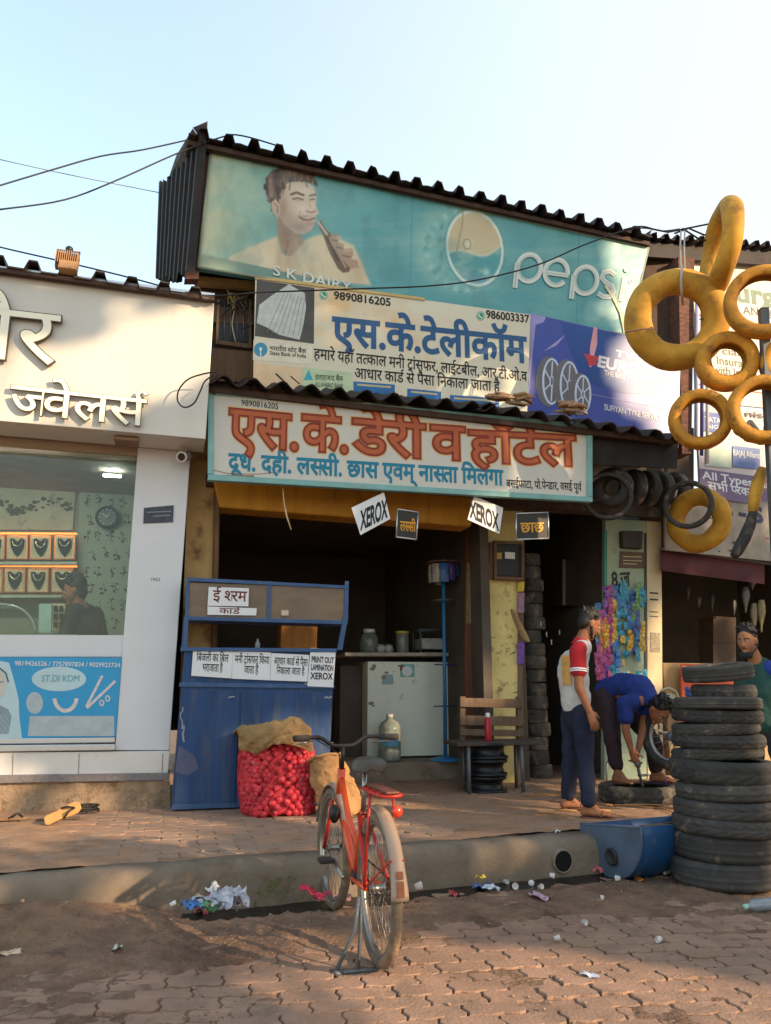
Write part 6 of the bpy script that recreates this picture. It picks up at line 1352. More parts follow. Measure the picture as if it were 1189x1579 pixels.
def bay_tyres():
    # dark column of scooter tyres beside the yellow pillar
    Q = front(1.0); c0 = Q.at(839, 1140) - Q.n * .2; kk = (Q.at(100, 1000) - Q.at(0, 1000)).length / 100
    R_ = 24.5 * kk; p = make_tyre("scooter_tyre", R_, .095, R_ * .32, 'zig', RUBD, "scooter tyre at the bottom of the dark column beside the yellow pillar", "tyre", "scooter tyres stacked in the bay", 48); rr = random.Random(2); N = 17; z = PZ; zt = Q.at(839, 852).z
    hh = (zt - PZ) / N
    nm = ["first", "second", "third", "fourth", "fifth", "sixth", "seventh", "eighth", "ninth", "tenth", "eleventh", "twelfth", "thirteenth", "fourteenth", "fifteenth", "sixteenth", "topmost"]
    for i in range(N):
        o = p if i == 0 else p.copy()
        if i: C.objects.link(o); o["label"] = "scooter tyre in the dark column beside the yellow pillar, %s from the bottom" % nm[i] if i < N - 1 else "topmost scooter tyre in the dark column beside the yellow pillar"
        o.location = (c0.x + rr.gauss(0, .012), c0.y + rr.gauss(0, .012), z); o.rotation_euler = (rr.gauss(0, .02), rr.gauss(0, .02), rr.random() * 6); o.scale = (1, 1, hh / .095); z += hh
    WT = M_("white_label", (190, 190, 186), .5)
    for k, (x, y) in enumerate(((834, 962), (842, 978), (849, 990), (861, 975))):
        b = MB(); q = Q.at(x, y, .0 if k < 3 else -.1); ring = [q + V((.004 * k, -.02 + .012 * math.cos(t), .028 * math.sin(t))) for t in [i * .35 - 1.4 for i in range(8)]]; b.tube(ring, .006, 5); thing("tyre_tag", b, WT, ("white curved tag highest on the dark scooter tyre column", "white curved tag second on the dark scooter tyre column", "white curved tag lowest on the dark scooter tyre column", "white curved tag right of the dark scooter tyre column")[k], "tag", "tags on the scooter tyres")
    # tyres hanging on a bar under the awning
    H = front(-.05); bar0 = H.at(905, 716); bar1 = front(1.0).at(1066, 706); b = MB(); b.tube([bar0, bar1], .018, 8); thing("tyre_rail", b, STEEL, "horizontal steel rail under the awning carrying the hanging tyres", "rail")
    k2 = (H.at(100, 760) - H.at(0, 760)).length / 100
    def hang(px_, py, r_, rt, wd, nrm, style, m, lab, d=0.0, n=64):
        o = make_tyre("tyre", r_, wd, rt, style, m, lab, "tyre", "tyres hanging under the awning", n); e = face_rot(nrm); c = front(-.05 + d).at(px_, py); o.rotation_euler = e; o.location = c - (e.to_matrix() @ V((0, 0, wd / 2))); return o
    nv = (-.55, -.83, 0)
    hang(937, 765, 50 * k2, .05, .055, (-.2, -1, 0), 'rib', HT, "thin black cycle tyre hanging lowest and nearest in the row under the awning", -.08)
    hang(945, 752, 42 * k2, .13, .13, nv, 'zig', HT, "thick small tyre hanging at the front of the row under the awning", .0)
    for i, x in enumerate((976, 997, 1018, 1040)):
        hang(x, 752 + i * 1.5, (39 + i * 1.2) * k2, .12, .118, (-.93, -.36, 0), 'rib', HT, "dusty scooter tyre hanging edge on, %s from the front of the row" % ("second", "third", "fourth", "last")[i], .14 + .16 * i)
    hang(1061, 778, 52 * k2, .055, .07, (-.55, -.83, .0), 'rib', HT, "large thin black tyre ring hanging in front of the yellow ring", .0)
bay_tyres()
YEL = M_("yellow_tube_rubber", (190, 140, 48), .7, var=.3, vs=5, spec=.3, dirt=((132, 96, 54), .42, 6), bump=.12, bs=26)
YELT = M_("yellow_painted_tyre", (190, 130, 36), .7, var=.3, vs=8, dirt=((112, 78, 44), .42, 9), bump=.25, bs=50)
CHV = M_("valve_brass", (120, 100, 70), .4, .8)
def tubes():
    # post
    pb = V((G(1192, 1330, 0).x, 6.35, 0)); p0 = Y(1189, 1000, 6.35); p1 = Y(1177, 478, 6.35); t = root("sign_post", (p0.x, p0.y, 0), "grey square steel post carrying yellow tyres at the right edge", "post"); b = MB()
    s = .036; bt = [V((p0.x + a * s, p0.y + c * s, -.05)) for a, c in ((-1, -1), (1, -1), (1, 1), (-1, 1))]; tp = [V((p1.x + a * s, p1.y + c * s, p1.z)) for a, c in ((-1, -1), (1, -1), (1, 1), (-1, 1))]; b.hexa(bt, tp); part("post_shaft", b, STEEL, t, .004)
    b = MB(); b.box(p1 + V((0, 0, .004)), (.074, .074, .008)); part("post_cap", b, STEEL, t)
    def tube(px_, py, Rpx, rpx, nrm, y, lab, squash=1.0, name="inner_tube"):
        kk = (Y(px_ + 100, py, y) - Y(px_, py, y)).length / 100; R_, r_ = Rpx * kk, rpx * kk; n = 48; b = MB(); prof = [((R_ - r_) + r_ * math.cos(a), r_ * math.sin(a)) for a in [2 * math.pi * q / 18 for q in range(18)]]
        b.lathe(prof, n, None, closed=True, fn=lambda k, j, a, z: (a * (1 + .010 * math.sin(k * 2 * math.pi / 48 * 2 + 1)) + .004 * math.sin(k * .785 + j * .35) + (-.006 if k == 30 and j < 9 else 0), z * (1 + .04 * math.sin(k * 2 * math.pi / 48 * 3)) + .006 * math.sin(k * 2 * math.pi / 48 * 4)))
        o = thing_o(name, b, YEL, lab, "inner tube", "yellow tubes and tyres on show"); o.location = Y(px_, py, y); o.rotation_euler = face_rot(nrm)
        vb = MB(); vr = R_ - 2 * r_ - .004; vb.tube([V((vr + .01, 0, 0)), V((vr - .03, 0, .0))], .006, 8); vb.lathe([(.016, 0), (.012, .01), (.0, .012)], 10, Matrix.Translation((vr + .006, 0, 0)) @ Matrix.Rotation(-math.pi / 2, 4, 'Y'))
        me = vb.mesh("valve"); v_ = bpy.data.objects.new("valve", me); C.objects.link(v_); v_.parent = o; XF[v_] = Matrix.Identity(4); fin(v_, CHV)
        sb = MB(); sb.lathe([(R_ - 2 * r_ - .001, -.005), (R_ - 2 * r_ - .004, 0), (R_ - 2 * r_ - .001, .005)], 48); me = sb.mesh("seam"); s_ = bpy.data.objects.new("seam", me); C.objects.link(s_); s_.parent = o; fin(s_, YEL)
        return o
    big = tube(1044, 493, 80, 20.5, (-.05, -1, -.2), 6.75, "largest smooth yellow inner tube facing the road beside the brick column")
    up = tube(1112, 381, 75, 15.5, (-.985, .12, .16), 6.6, "yellow inner tube hanging edge on at the top against the sky")
    def ytyre(px_, py, Rpx, tpx, wpx, nrm, y, style, lab):
        kk = (Y(px_ + 100, py, y) - Y(px_, py, y)).length / 100; o = make_tyre("yellow_tyre", Rpx * kk, wpx * kk, tpx * kk, style, YELT, lab, "tyre", "yellow tubes and tyres on show", 64); e = face_rot(nrm); o.rotation_euler = e; o.location = Y(px_, py, y) - e.to_matrix() @ V((0, 0, wpx * kk / 2)); return o
    ytyre(1178, 466, 58, 19, 30, (-.3, -1, -.05), 6.35 - .1, 'none', "yellow smooth tyre cut by the frame, highest of the small ones on the post")
    ytyre(1121, 558, 46, 22, 34, (-.22, -1, -.1), 6.5, 'none', "thick yellow tyre overlapping the lower right of the largest tube")
    ytyre(1080, 647, 47, 18, 34, (-.3, -1, -.1), 6.55, 'lug', "yellow treaded tyre hanging lowest beside the brick column")
    ytyre(1178, 632, 54, 19, 34, (-.28, -1, -.08), 6.35 - .08, 'lug', "yellow treaded tyre on the post at the right edge")
    ytyre(1216, 560, 42, 18, 28, (-.2, -1, -.05), 6.35, 'none', "yellow tyre cut off by the right edge between two others")
    # drooping tyres
    q = tube(1077, 802, 51, 14, (-.75, -.66, 0), 8.55, "yellow inner tube hanging behind the black ring under the awning")
    y = 6.5
    for nm, pts, m, r_, lab in (("drooping_tube", [(1176, 722), (1170, 742), (1164, 765), (1161, 790)], YEL, .055, "yellow length of cut tube drooping from the post above its black half"), ("drooping_tube", [(1163, 783), (1158, 806), (1148, 830), (1136, 852), (1131, 858)], RUBBER, .05, "black length of cut tube drooping below the yellow one at the post")):
        b = MB(); P_ = [Y(a, c, y) for a, c in pts]; fin_ = []
        for i in range(len(P_) - 1): fin_ += [P_[i].lerp(P_[i + 1], f) for f in (0, .5)]
        fin_.append(P_[-1]); n = len(fin_); b.tube(fin_, [r_ * (.55 + .45 * math.sin(math.pi * (i + .5) / n)) for i in range(n)], 10); thing(nm, b, m, lab, "tube", "drooping tube lengths")
    # rack arms over the tubes
    t = root("tube_rack", Y(1050, 360, 6.9), "thin bent wire rack holding the upper yellow tubes", "rack"); a = Y(1051, 420, 6.85); 
    for pts in ([(1000, 352), (1030, 358), (1060, 352), (1090, 346), (1112, 343)], [(1040, 360), (1062, 352), (1085, 362), (1112, 366)], [(1052, 352), (1080, 370), (1112, 372)]):
        b = MB(); b.tube([Y(x, y_, 6.85) for x, y_ in pts], .009, 6); part("rack_arm", b, WIRE, t)
    for x in (1050, 1056): 
        b = MB(); b.tube([Y(x, 356, 6.7), Y(x - 1, 384, 6.66), Y(x, 418, 6.62)], .008, 6); part("rack_hook", b, M_("pale_rope", (176, 170, 160), .8), t)
    b = MB(); b.tube([Y(1052, 410, 6.55), Y(1050, 432, 6.52), Y(1051, 452, 6.6), Y(1053, 470, 6.75)], .012, 6); part("tie_rope", b, M_("pale_rope", (176, 170, 160)), t)
    b = MB(); b.tube([Y(966, 512, 6.6), Y(984, 509, 6.53), Y(1007, 506, 6.62)], .007, 6); part("tie_cord", b, M_("pink_cord", (150, 108, 100), .8), t)
tubes()

# ------------------------------------------------------------------ bicycle
def bicycle():
    rearp = G(583, 1492, 0); rearp.z = dirt_h(rearp.x, rearp.y) * .4; hd = V((-.275, .96, 0)).normalized(); rz = math.atan2(hd.y, hd.x)
    t = root("bicycle", rearp, "old orange red bicycle parked on its stand, seen from behind", "bicycle", None, rz)
    lx, ly = hd, V((-hd.y, hd.x, 0)); Kc = .96
    def L(x, y, z): return rearp + lx * x * Kc + ly * y * Kc + V((0, 0, z * Kc + .012))
    OR = M_("orange_red_paint", (206, 70, 22), .35, .05, var=.18, vs=6, coat=.3, dirt=((130, 66, 40), .2, 9)); RD = M_("red_paint", (176, 40, 30), .4, var=.2, dirt=((110, 60, 48), .3, 9))
    CH = M_("dull_chrome", (150, 146, 140), .35, .85, var=.2, dirt=((110, 80, 60), .3, 10)); DK = M_("dark_bike_metal", (44, 40, 40), .5, .3, var=.2); GRIP = M_("grip_rubber", (48, 42, 42), .8); TY = M_("dusty_bicycle_tyre", (104, 90, 76), .9, var=.3, vs=12, dirt=((140, 116, 92), .5, 8), bump=.2, bs=80)
    MG = M_("dusty_mudguard", (150, 128, 112), .6, .15, var=.18, vs=5, dirt=((176, 146, 122), .35, 6))
    BX, FX, R_ = 0.0, 1.0, .335
    yawf = rad(2)
    def wheel(x, steer):
        c = L(x, 0, R_); ax = ly.copy(); ax.rotate(Quaternion((0, 0, 1), steer)); M = Matrix.Translation(c) @ ax.to_track_quat('Z', 'Y').to_matrix().to_4x4()
        rt = .026; b = MB(); n = 84
        def f(k, j, r_, z): return ((r_ + (.005 if (k + (1 if z > 0 else 0) * 1) % 3 == 0 and r_ > (R_ - .012) * Kc else 0)), z)
        b.lathe([((R_ - rt + rt * math.cos(a)) * Kc, rt * math.sin(a) * Kc) for a in [2 * math.pi * (q + .5) / 14 for q in range(14)]], n, M, closed=True, fn=f); w_ = part("wheel", b, TY, t)
        b = MB(); ri = (R_ - .056) * Kc; b.lathe([(ri, -.014), (ri + .012, -.016), (ri + .016, 0), (ri + .012, .016), (ri, .014), (ri - .004, 0)], 64, M, closed=True); part("rim", b, CH, w_)
        b = MB(); b.lathe([(0, -.045), (.012, -.045), (.014, -.03), (.026, -.03), (.026, -.026), (.015, -.022), (.015, .022), (.026, .026), (.026, .03), (.014, .03), (.012, .045), (0, .045)], 18, M); part("hub", b, CH, w_)
        for q in range(36):
            a = 2 * math.pi * q / 36; sgn = 1 if q % 2 else -1; off = .5 * (1 if (q // 2) % 2 else -1); b = MB()
            b.tube([M @ V((.024 * math.cos(a + off), .024 * math.sin(a + off), sgn * .028)), M @ V((ri * math.cos(a), ri * math.sin(a), 0))], .0011, 4); part("spoke", b, CH, w_)
        # mudguard
        return c, ax, M
    c, ax, M = wheel(BX, 0); cf, axf, Mf = wheel(FX, yawf)
    def guard(c, ax, a0, a1, rr_, wd, name, flap):
        fwd = ax.cross(V((0, 0, 1))); fwd = fwd if fwd.dot(lx) > 0 else -fwd; b = MB(); rows = []
        for i in range(31):
            a = rad(a0 + (a1 - a0) * i / 30); d = fwd * math.cos(a) + V((0, 0, math.sin(a))); rw = []
            wq = wd * (1 + (.25 * smooth(.8, 1, i / 30) if flap else 0))
            for q in range(7): s = (q / 6 - .5) * 2; rw.append(c + d * (rr_ * Kc - .016 * s * s) + ax * s * wq)
            rows.append(rw)
        b.loft(rows, cap=False, closed=False); g = part(name, b, MG, t); md = g.modifiers.new("thick", 'SOLIDIFY'); md.thickness = .003; return g
    g = guard(c, ax, 62, 176, .372, .032, "rear_mudguard", True); guard(cf, axf, 15, 168, .368, .028, "front_mudguard", False)
    b = MB()
    for s in (-.8, .8):
        for i in range(30):
            pass
    fwd = lx
    for k, a in enumerate((160, 166, 171)):
        d = fwd * math.cos(rad(a)) + V((0, 0, math.sin(rad(a)))); b = MB(); b.box(c + d * .374 * Kc, (.03, .03, .006), d.to_track_quat('Z', 'Y').to_matrix()); part("guard_mark", b, M_("guard_rust", (126, 76, 54), .8), g)
    # frame
    BB = (.44, 0, .29); ST = (.30, 0, .64); HT, HB = (.80, 0, .80), (.855, 0, .64)
    fr = [("down_tube", [HB, BB], .021, OR), ("top_tube", [(.815, 0, .755), (.62, 0, .56), (.39, 0, .44)], .016, OR), ("seat_tube", [BB, ST], .017, OR), ("head_tube", [HB, HT], .022, OR)]
    for nm, pts, r_, m in fr: b = MB(); b.tube([L(*p) for p in pts], r_, 12); part(nm, b, m, t)
    for s in (-1, 1):
        b = MB(); b.tube([L(.30, .02 * s, .62), L(0, .062 * s, R_)], .010, 8); part("seat_stay", b, RD, t)
        b = MB(); b.tube([L(.42, .03 * s, .29), L(0, .062 * s, R_)], .011, 8); part("chain_stay", b, OR, t)
        b = MB(); fdir = axf; b.tube([L(.862, 0, .62) + axf * .04 * s, L(.93, 0, .45) + axf * .05 * s, cf + axf * .055 * s], .011, 8); part("fork_leg", b, RD, t)
        b = MB(); b.tube([c + ax * .066 * s, c + (fwd * math.cos(rad(150)) + V((0, 0, math.sin(rad(150))))) * .368 * Kc + ax * .03 * s], .004, 6); part("guard_stay", b, RD, t)
        # carrier legs
        b = MB(); b.tube([L(-.0, .068 * s, R_ + .01), L(-.06, .058 * s, .765)], .007, 6); part("carrier_leg", b, RD, t)
    b = MB(); b.lathe([(.036, -.02), (.03, 0), (.036, .02)], 16, Matrix.Translation(L(*BB)) @ ly.to_track_quat('Z', 'Y').to_matrix().to_4x4(), cap=True); part("bottom_bracket", b, DK, t)
    b = MB(); b.tube([L(.30, 0, .62), L(.265, 0, .83)], .0125, 10); part("seat_post", b, CH, t)
    # carrier rack
    b = MB(); za = .775; out = [(.16, .02), (.10, .055), (-.06, .06), (-.20, .055), (-.23, .035), (-.23, -.035), (-.20, -.055), (-.06, -.06), (.10, -.055), (.16, -.02)]; b.tube([L(x, y, za) for x, y in out], .008, 8); part("carrier_frame", b, RD, t)
    for y in (-.03, .03): b = MB(); b.tube([L(.14, y, za), L(-.22, y, za)], .006, 6); part("carrier_bar", b, RD, t)
    for x in (.05, -.06, -.17): b = MB(); b.box(L(x, 0, za + .006), (.02, .11, .006), Matrix.Rotation(rz, 3, 'Z')); part("carrier_cross_bar", b, RD, t)
    b = MB(); b.box(L(-.06, 0, za + .016), (.36, .06, .012), Matrix.Rotation(rz, 3, 'Z')); part("carrier_clip", b, M_("brown_rust_metal", (112, 66, 54), .6, .3, var=.2), t, .004)
    b = MB(); b.lathe([(0, 0), (.022, 0), (.026, .01), (.02, .018), (0, .02)], 16, Matrix.Translation(L(-.24, -.02, .71)) @ (-lx).to_track_quat('Z', 'Y').to_matrix().to_4x4()); part("reflector", b, M_("reflector_red", (190, 60, 34), .2), t)
    # saddle
    b = MB(); rings = []
    for i, (x, w_, h, zc) in enumerate(((-.13, .03, .02, .0), (-.12, .085, .03, .004), (-.07, .1, .036, .01), (0, .075, .034, .008), (.06, .035, .03, .004), (.13, .024, .026, .0), (.145, .01, .012, -.004))):
        rings.append([L(.245 + x, math.cos(a) * w_, .875 + zc + (math.sin(a) * h if math.sin(a) > 0 else math.sin(a) * h * .8 - .03 * abs(math.cos(a)) * (1 if x < .05 else 0))) for a in [2 * math.pi * q / 16 for q in range(16)]])
    b.loft(rings); part("saddle", b, M_("worn_grey_saddle", (74, 68, 62), .5, var=.3, vs=8, dirt=((150, 138, 120), .3, 6)), t, subsurf=1)
    for s in (-1, 1):
        b = MB(); pts = [L(.17, .05 * s, .845 - .02 * math.cos(q)) + ly * .012 * math.sin(q * 1.0) + V((0, 0, .0018 * q)) for q in [k * .9 for k in range(24)]]; b.tube(pts, .004, 5); part("saddle_spring", b, CH, t)
    # stem and handlebar
    b = MB(); b.tube([L(.80, 0, .80), L(.775, 0, .925)], .013, 10); part("stem", b, DK, t)
    hb = L(.775, 0, .93); axh = axf
    pts = []
    for q in range(-10, 11):
        s = q / 10; y = .31 * s; rise = .05 * smooth(.15, .5, abs(s)); sw = -.10 * smooth(.35, 1, abs(s)); pts.append(hb + axh * y * Kc + V((0, 0, rise)) + lx * sw)
    b = MB(); b.tube(pts, .0115, 10); part("handlebar", b, DK, t)
    for ids in ((0, 1, 2, 3), (17, 18, 19, 20)):
        b = MB(); b.tube([pts[i] for i in ids], .0175, 10); part("grip", b, GRIP, t)
    for s, ids in ((1, (16, 19)), (-1, (1, 4))):
        b = MB(); b.tube([pts[ids[0]] + V((0, 0, -.02)) + lx * .02, pts[ids[1]] + V((0, 0, -.035)) + lx * .06], .005, 6); part("brake_lever", b, CH, t)
    b = MB(); b.tube([pts[16] + lx * .03, hb + lx * .09 + V((0, 0, -.05)), L(.85, 0, .66)], .004, 5); part("brake_cable", b, WIRE, t)
    # crank, chain, pedals
    cy = -.055; M3 = Matrix.Translation(L(.44, cy, .29)) @ ly.to_track_quat('Z', 'Y').to_matrix().to_4x4(); b = MB(); b.lathe([(.06, 0), (.088, 0), (.088, .004), (.06, .004)], 40, M3, closed=True, fn=lambda k, j, r_, z: (r_ + (.004 if k % 2 and j in (1, 2) else 0), z)); part("chain_ring", b, CH, t)
    b = MB(); pts = []
    for a in range(-90, 91, 15): pts.append(L(.44 + .088 * math.cos(rad(a)), cy, .29 + .088 * math.sin(rad(a))))
    for a in range(90, 271, 20): pts.append(L(.036 * math.cos(rad(a)), cy, R_ + .036 * math.sin(rad(a))))
    pts.append(pts[0]); b.tube(pts, .005, 5); part("chain", b, M_("oily_chain", (52, 44, 38), .5, .5), t)
    b = MB(); b.lathe([(.02, -.004), (.037, -.004), (.037, .004), (.02, .004)], 24, Matrix.Translation(L(0, cy, R_)) @ ly.to_track_quat('Z', 'Y').to_matrix().to_4x4(), closed=True); part("sprocket", b, CH, t)
    for s, a in ((-1, 200), (1, 20)):
        e = (.44 + .17 * math.cos(rad(a)), .085 * s, .29 + .17 * math.sin(rad(a))); b = MB(); b.tube([L(.44, .07 * s, .29), L(*e)], .010, 8); cr = part("crank", b, CH, t)
        b = MB(); b.box(L(e[0], .13 * s, e[2]), (.085, .075, .022), Matrix.Rotation(rz, 3, 'Z')); part("pedal", b, GRIP, t, .006)
    # stand: wide double leg
    ft = [G(517, 1500, .004), G(604, 1493, .004)]; hub = L(0, 0, R_)
    b = MB(); b.tube([hub + ly * .09 + V((0, 0, -.03)), ft[0] + (hub - ft[0]) * .5 + ly * .01, ft[0]], .009, 8); part("stand_leg", b, STEEL, t)
    b = MB(); q = G(552, 1497, .004); b.tube([hub + ly * .08 + V((0, 0, -.05)), q.lerp(hub, .5) + ly * .035, q], .008, 8); part("stand_leg", b, STEEL, t)
    b = MB(); b.tube([hub - ly * .085 + V((0, 0, -.03)), ft[1].lerp(hub, .5) - ly * .06, ft[1]], .009, 8); part("stand_leg", b, STEEL, t)
    b = MB(); b.tube([ft[0], q, ft[1]], .009, 8); b.tube([ft[0] + V((0, -.015, 0)), ft[0] + V((.03, .01, 0))], .012, 6); part("stand_foot", b, STEEL, t)
    # lock and bits at the hub
    b = MB(); b.ball(L(.76, .05, .56), (.03, .03, .05), 10, 6); part("lamp_bracket", b, BLACK, t)
bicycle()
# ------------------------------------------------------------------ people
def hand(b, w, d, pn, th, curl=.6, s=1.0):
    w, d, pn, th = V(w), V(d).normalized(), V(pn), V(th)
    pn = (pn - d * pn.dot(d)).normalized(); th = (th - d * th.dot(d) - pn * th.dot(pn)).normalized()
    b.cone(w - d * .01 * s, w + d * .035 * s, .026 * s, .036 * s, 14, .55, th); b.cone(w + d * .03 * s, w + d * .075 * s, .036 * s, .038 * s, 14, .42, th)
    for o, l, c in ((.030, .070, .9), (.0105, .080, 1.0), (-.0095, .074, 1.05), (-.029, .058, 1.15)):
        p = w + d * .085 * s + th * o * s; dr = (d + th * o * 1.5).normalized(); r_ = .0098
        for k, (f, a) in enumerate(((.46, 22), (.30, 38), (.24, 30))):
            dr = dr.copy(); ax = dr.cross(pn).normalized(); dr.rotate(Quaternion(ax, rad(a * curl * c))); q = p + dr * l * f * s; b.cone(p, q, r_ * s, r_ * .92 * s, 8); p = q; r_ *= .92
    p = w + d * .02 * s + th * .026 * s; dr = (d * .75 + th * .65 + pn * .25).normalized()
    for f, r_ in ((.042, .0125), (.030, .0105)):
        q = p + dr * f * s; b.cone(p, q, r_ * s, r_ * .88 * s, 8); p = q; dr = (dr + d * .35 + pn * .2 * curl).normalized()
def head_mesh(b, c, f, u, s=1.0):
    c, f, u = V(c), V(f).normalized(), V(u); u = (u - f * u.dot(f)).normalized(); r = f.cross(u)
    M = Matrix((r, f, u)).transposed()
    b.ball(c + u * .025 * s - f * .012 * s, (.074 * s, .094 * s, .092 * s), 18, 12, M)
    b.ball(c + f * .018 * s - u * .02 * s, (.066 * s, .074 * s, .082 * s), 16, 10, M)
    b.cone(c + f * .03 * s - u * .05 * s, c + f * .062 * s - u * .092 * s, .05 * s, .028 * s, 14, .9, r)
    b.cone(c + f * .086 * s + u * .012 * s, c + f * .103 * s - u * .026 * s, .009 * s, .0145 * s, 8)
    for e in (-1, 1):
        b.ball(c + r * e * .013 * s + f * .094 * s - u * .03 * s, .009 * s, 8, 5)
        b.ball(c + r * e * .076 * s - f * .008 * s - u * .008 * s, (.012 * s, .02 * s, .032 * s), 8, 6, M)
        b.cone(c + r * e * .014 * s + f * .083 * s + u * .024 * s, c + r * e * .048 * s + f * .07 * s + u * .026 * s, .010 * s, .009 * s, 8)
    b.cone(c + f * .086 * s - u * .052 * s - r * .018 * s, c + f * .086 * s - u * .052 * s + r * .018 * s, .0085 * s, .0085 * s, 8)
    return M
def face_parts(t, c, f, u, s=1.0, beard=False):
    c, f, u = V(c), V(f).normalized(), V(u); u = (u - f * u.dot(f)).normalized(); r = f.cross(u)
    for e in (-1, 1):
        b = MB(); b.ball(c + r * e * .031 * s + f * .0785 * s + u * .008 * s, .0100 * s, 10, 7); ey = part("eye", b, M_("eye_white", (190, 180, 170), .3), t)
        b = MB(); b.ball(c + r * e * .031 * s + f * .0845 * s + u * .008 * s, .0062 * s, 8, 5); part("iris", b, M_("eye_dark", (28, 18, 14), .2), ey)
        b = MB(); b.cone(c + r * e * .016 * s + f * .091 * s + u * .028 * s, c + r * e * .05 * s + f * .074 * s + u * .03 * s, .006 * s, .0035 * s, 6); part("eyebrow", b, M_("black_hair", (26, 20, 18), .6, var=.3, vs=30), t)
    b = MB(); b.cone(c + f * .0905 * s - u * .05 * s - r * .018 * s, c + f * .0905 * s - u * .05 * s + r * .018 * s, .006 * s, .006 * s, 8); part("lips", b, M_("lip_brown", (112, 62, 52), .5), t)
    if beard:
        b = MB(); b.cone(c + f * .082 * s - u * .040 * s - r * .024 * s, c + f * .082 * s - u * .040 * s + r * .024 * s, .011 * s, .011 * s, 8)
        for e in (-1, 1): b.cone(c + r * e * .062 * s - f * .0 * s - u * .03 * s, c + r * e * .042 * s + f * .04 * s - u * .08 * s, .014 * s, .016 * s, 8)
        b.cone(c + f * .062 * s - u * .097 * s - r * .02 * s, c + f * .062 * s - u * .097 * s + r * .02 * s, .016 * s, .016 * s, 8); part("beard", b, M_("black_hair", (26, 20, 18)), t, remesh=.006)
def hair_mesh(t, c, f, u, s=1.0, m=None, seed=1, top=1.0, fringe=.0):
    c, f, u = V(c), V(f).normalized(), V(u); u = (u - f * u.dot(f)).normalized(); r = f.cross(u); M = Matrix((r, f, u)).transposed(); b = MB(); rr = random.Random(seed)
    b.ball(c + u * .045 * s - f * .025 * s, (.080 * s, .093 * s, .085 * s * top), 16, 10, M)
    b.ball(c - f * .05 * s + u * .0 * s, (.072 * s, .06 * s, .085 * s), 14, 9, M)
    for _ in range(60):
        a = rr.uniform(0, 6.283); e = rr.uniform(.15, 1.5); d = r * math.cos(a) * math.cos(e) + f * (math.sin(a) * math.cos(e)) + u * math.sin(e)
        if d.dot(f) > .55 and d.dot(u) < .75: continue
        p = c + u * .042 * s - f * .022 * s + V((d.dot(r) * .08, d.dot(f) * .094, d.dot(u) * .088 * top)).x * r * s + f * d.dot(f) * .092 * s + u * d.dot(u) * .086 * s * top
        q = p + (d * .4 + f * rr.uniform(-.2, .8) + r * rr.uniform(-.5, .5)).normalized() * .03 * s; b.cone(p, q, .013 * s, .006 * s, 6)
    return part("hair", b, m or M_("black_hair", (26, 20, 18), .6, var=.3, vs=30), t, remesh=.007)
SKIN = M_("brown_skin", (146, 96, 70), .65, var=.2, vs=18, spec=.2, bump=.12, bs=120); SKIN2 = M_("light_brown_skin", (162, 110, 80), .65, var=.2, vs=18, spec=.2, bump=.12, bs=120)
def cones(b, L_, n=14):
    for a in L_: b.cone(a[0], a[1], a[2], a[3], n, *(a[4:] if len(a) > 4 else ()))
def foot(b, ank, d, z, s=1.0):
    ank, d = V(ank), V(d).normalized(); h = V((ank.x, ank.y, z + .032)) - d * .035; m = h + d * .11; e = h + d * .2
    b.cone(ank, h, .038 * s, .034 * s); b.cone(h, m - V((0, 0, .004)), .034 * s, .04 * s, 12, .75, d.cross(V((0, 0, 1)))); m2 = V((m.x, m.y, z + .022))
    sd = d.cross(V((0, 0, 1))).normalized(); b.cone(m2, m2 + d * .05, .042 * s, .036 * s, 12, .5, sd); b.cone(ank + V((0, 0, .02)), m, .034 * s, .026 * s)
    for k in range(5): o = sd * (.03 - .0145 * k) * s; p = m2 + d * (.075 - .004 * abs(k - 1)) + o - V((0, 0, .006)); b.cone(p, p + d * (.03 - .003 * k), .0095 - .0008 * k, .008 - .0006 * k, 7)
def sandal(t, ank, d, z, m, nm="sandal"):
    ank, d = V(ank), V(d).normalized(); sd = d.cross(V((0, 0, 1))).normalized(); h = V((ank.x, ank.y, z)) - d * .07; pts = []
    for f, w_ in ((0, .026), (.02, .034), (.1, .033), (.18, .045), (.24, .04), (.265, .02)): pts.append((f, w_))
    poly = [h + d * f + sd * w_ for f, w_ in pts] + [h + d * f - sd * w_ for f, w_ in pts[::-1]]; b = MB(); b.slab(poly, V((0, 0, .014))); s_ = part(nm, b, m, t, .003)
    b = MB(); c = h + d * .16; b.tube([c + sd * .045 + V((0, 0, .012)), c + sd * .03 + d * .01 + V((0, 0, .05)), c + d * .015 + V((0, 0, .06)), c - sd * .03 + d * .01 + V((0, 0, .05)), c - sd * .045 + V((0, 0, .012))], .008, 6); part("strap", b, m, s_)

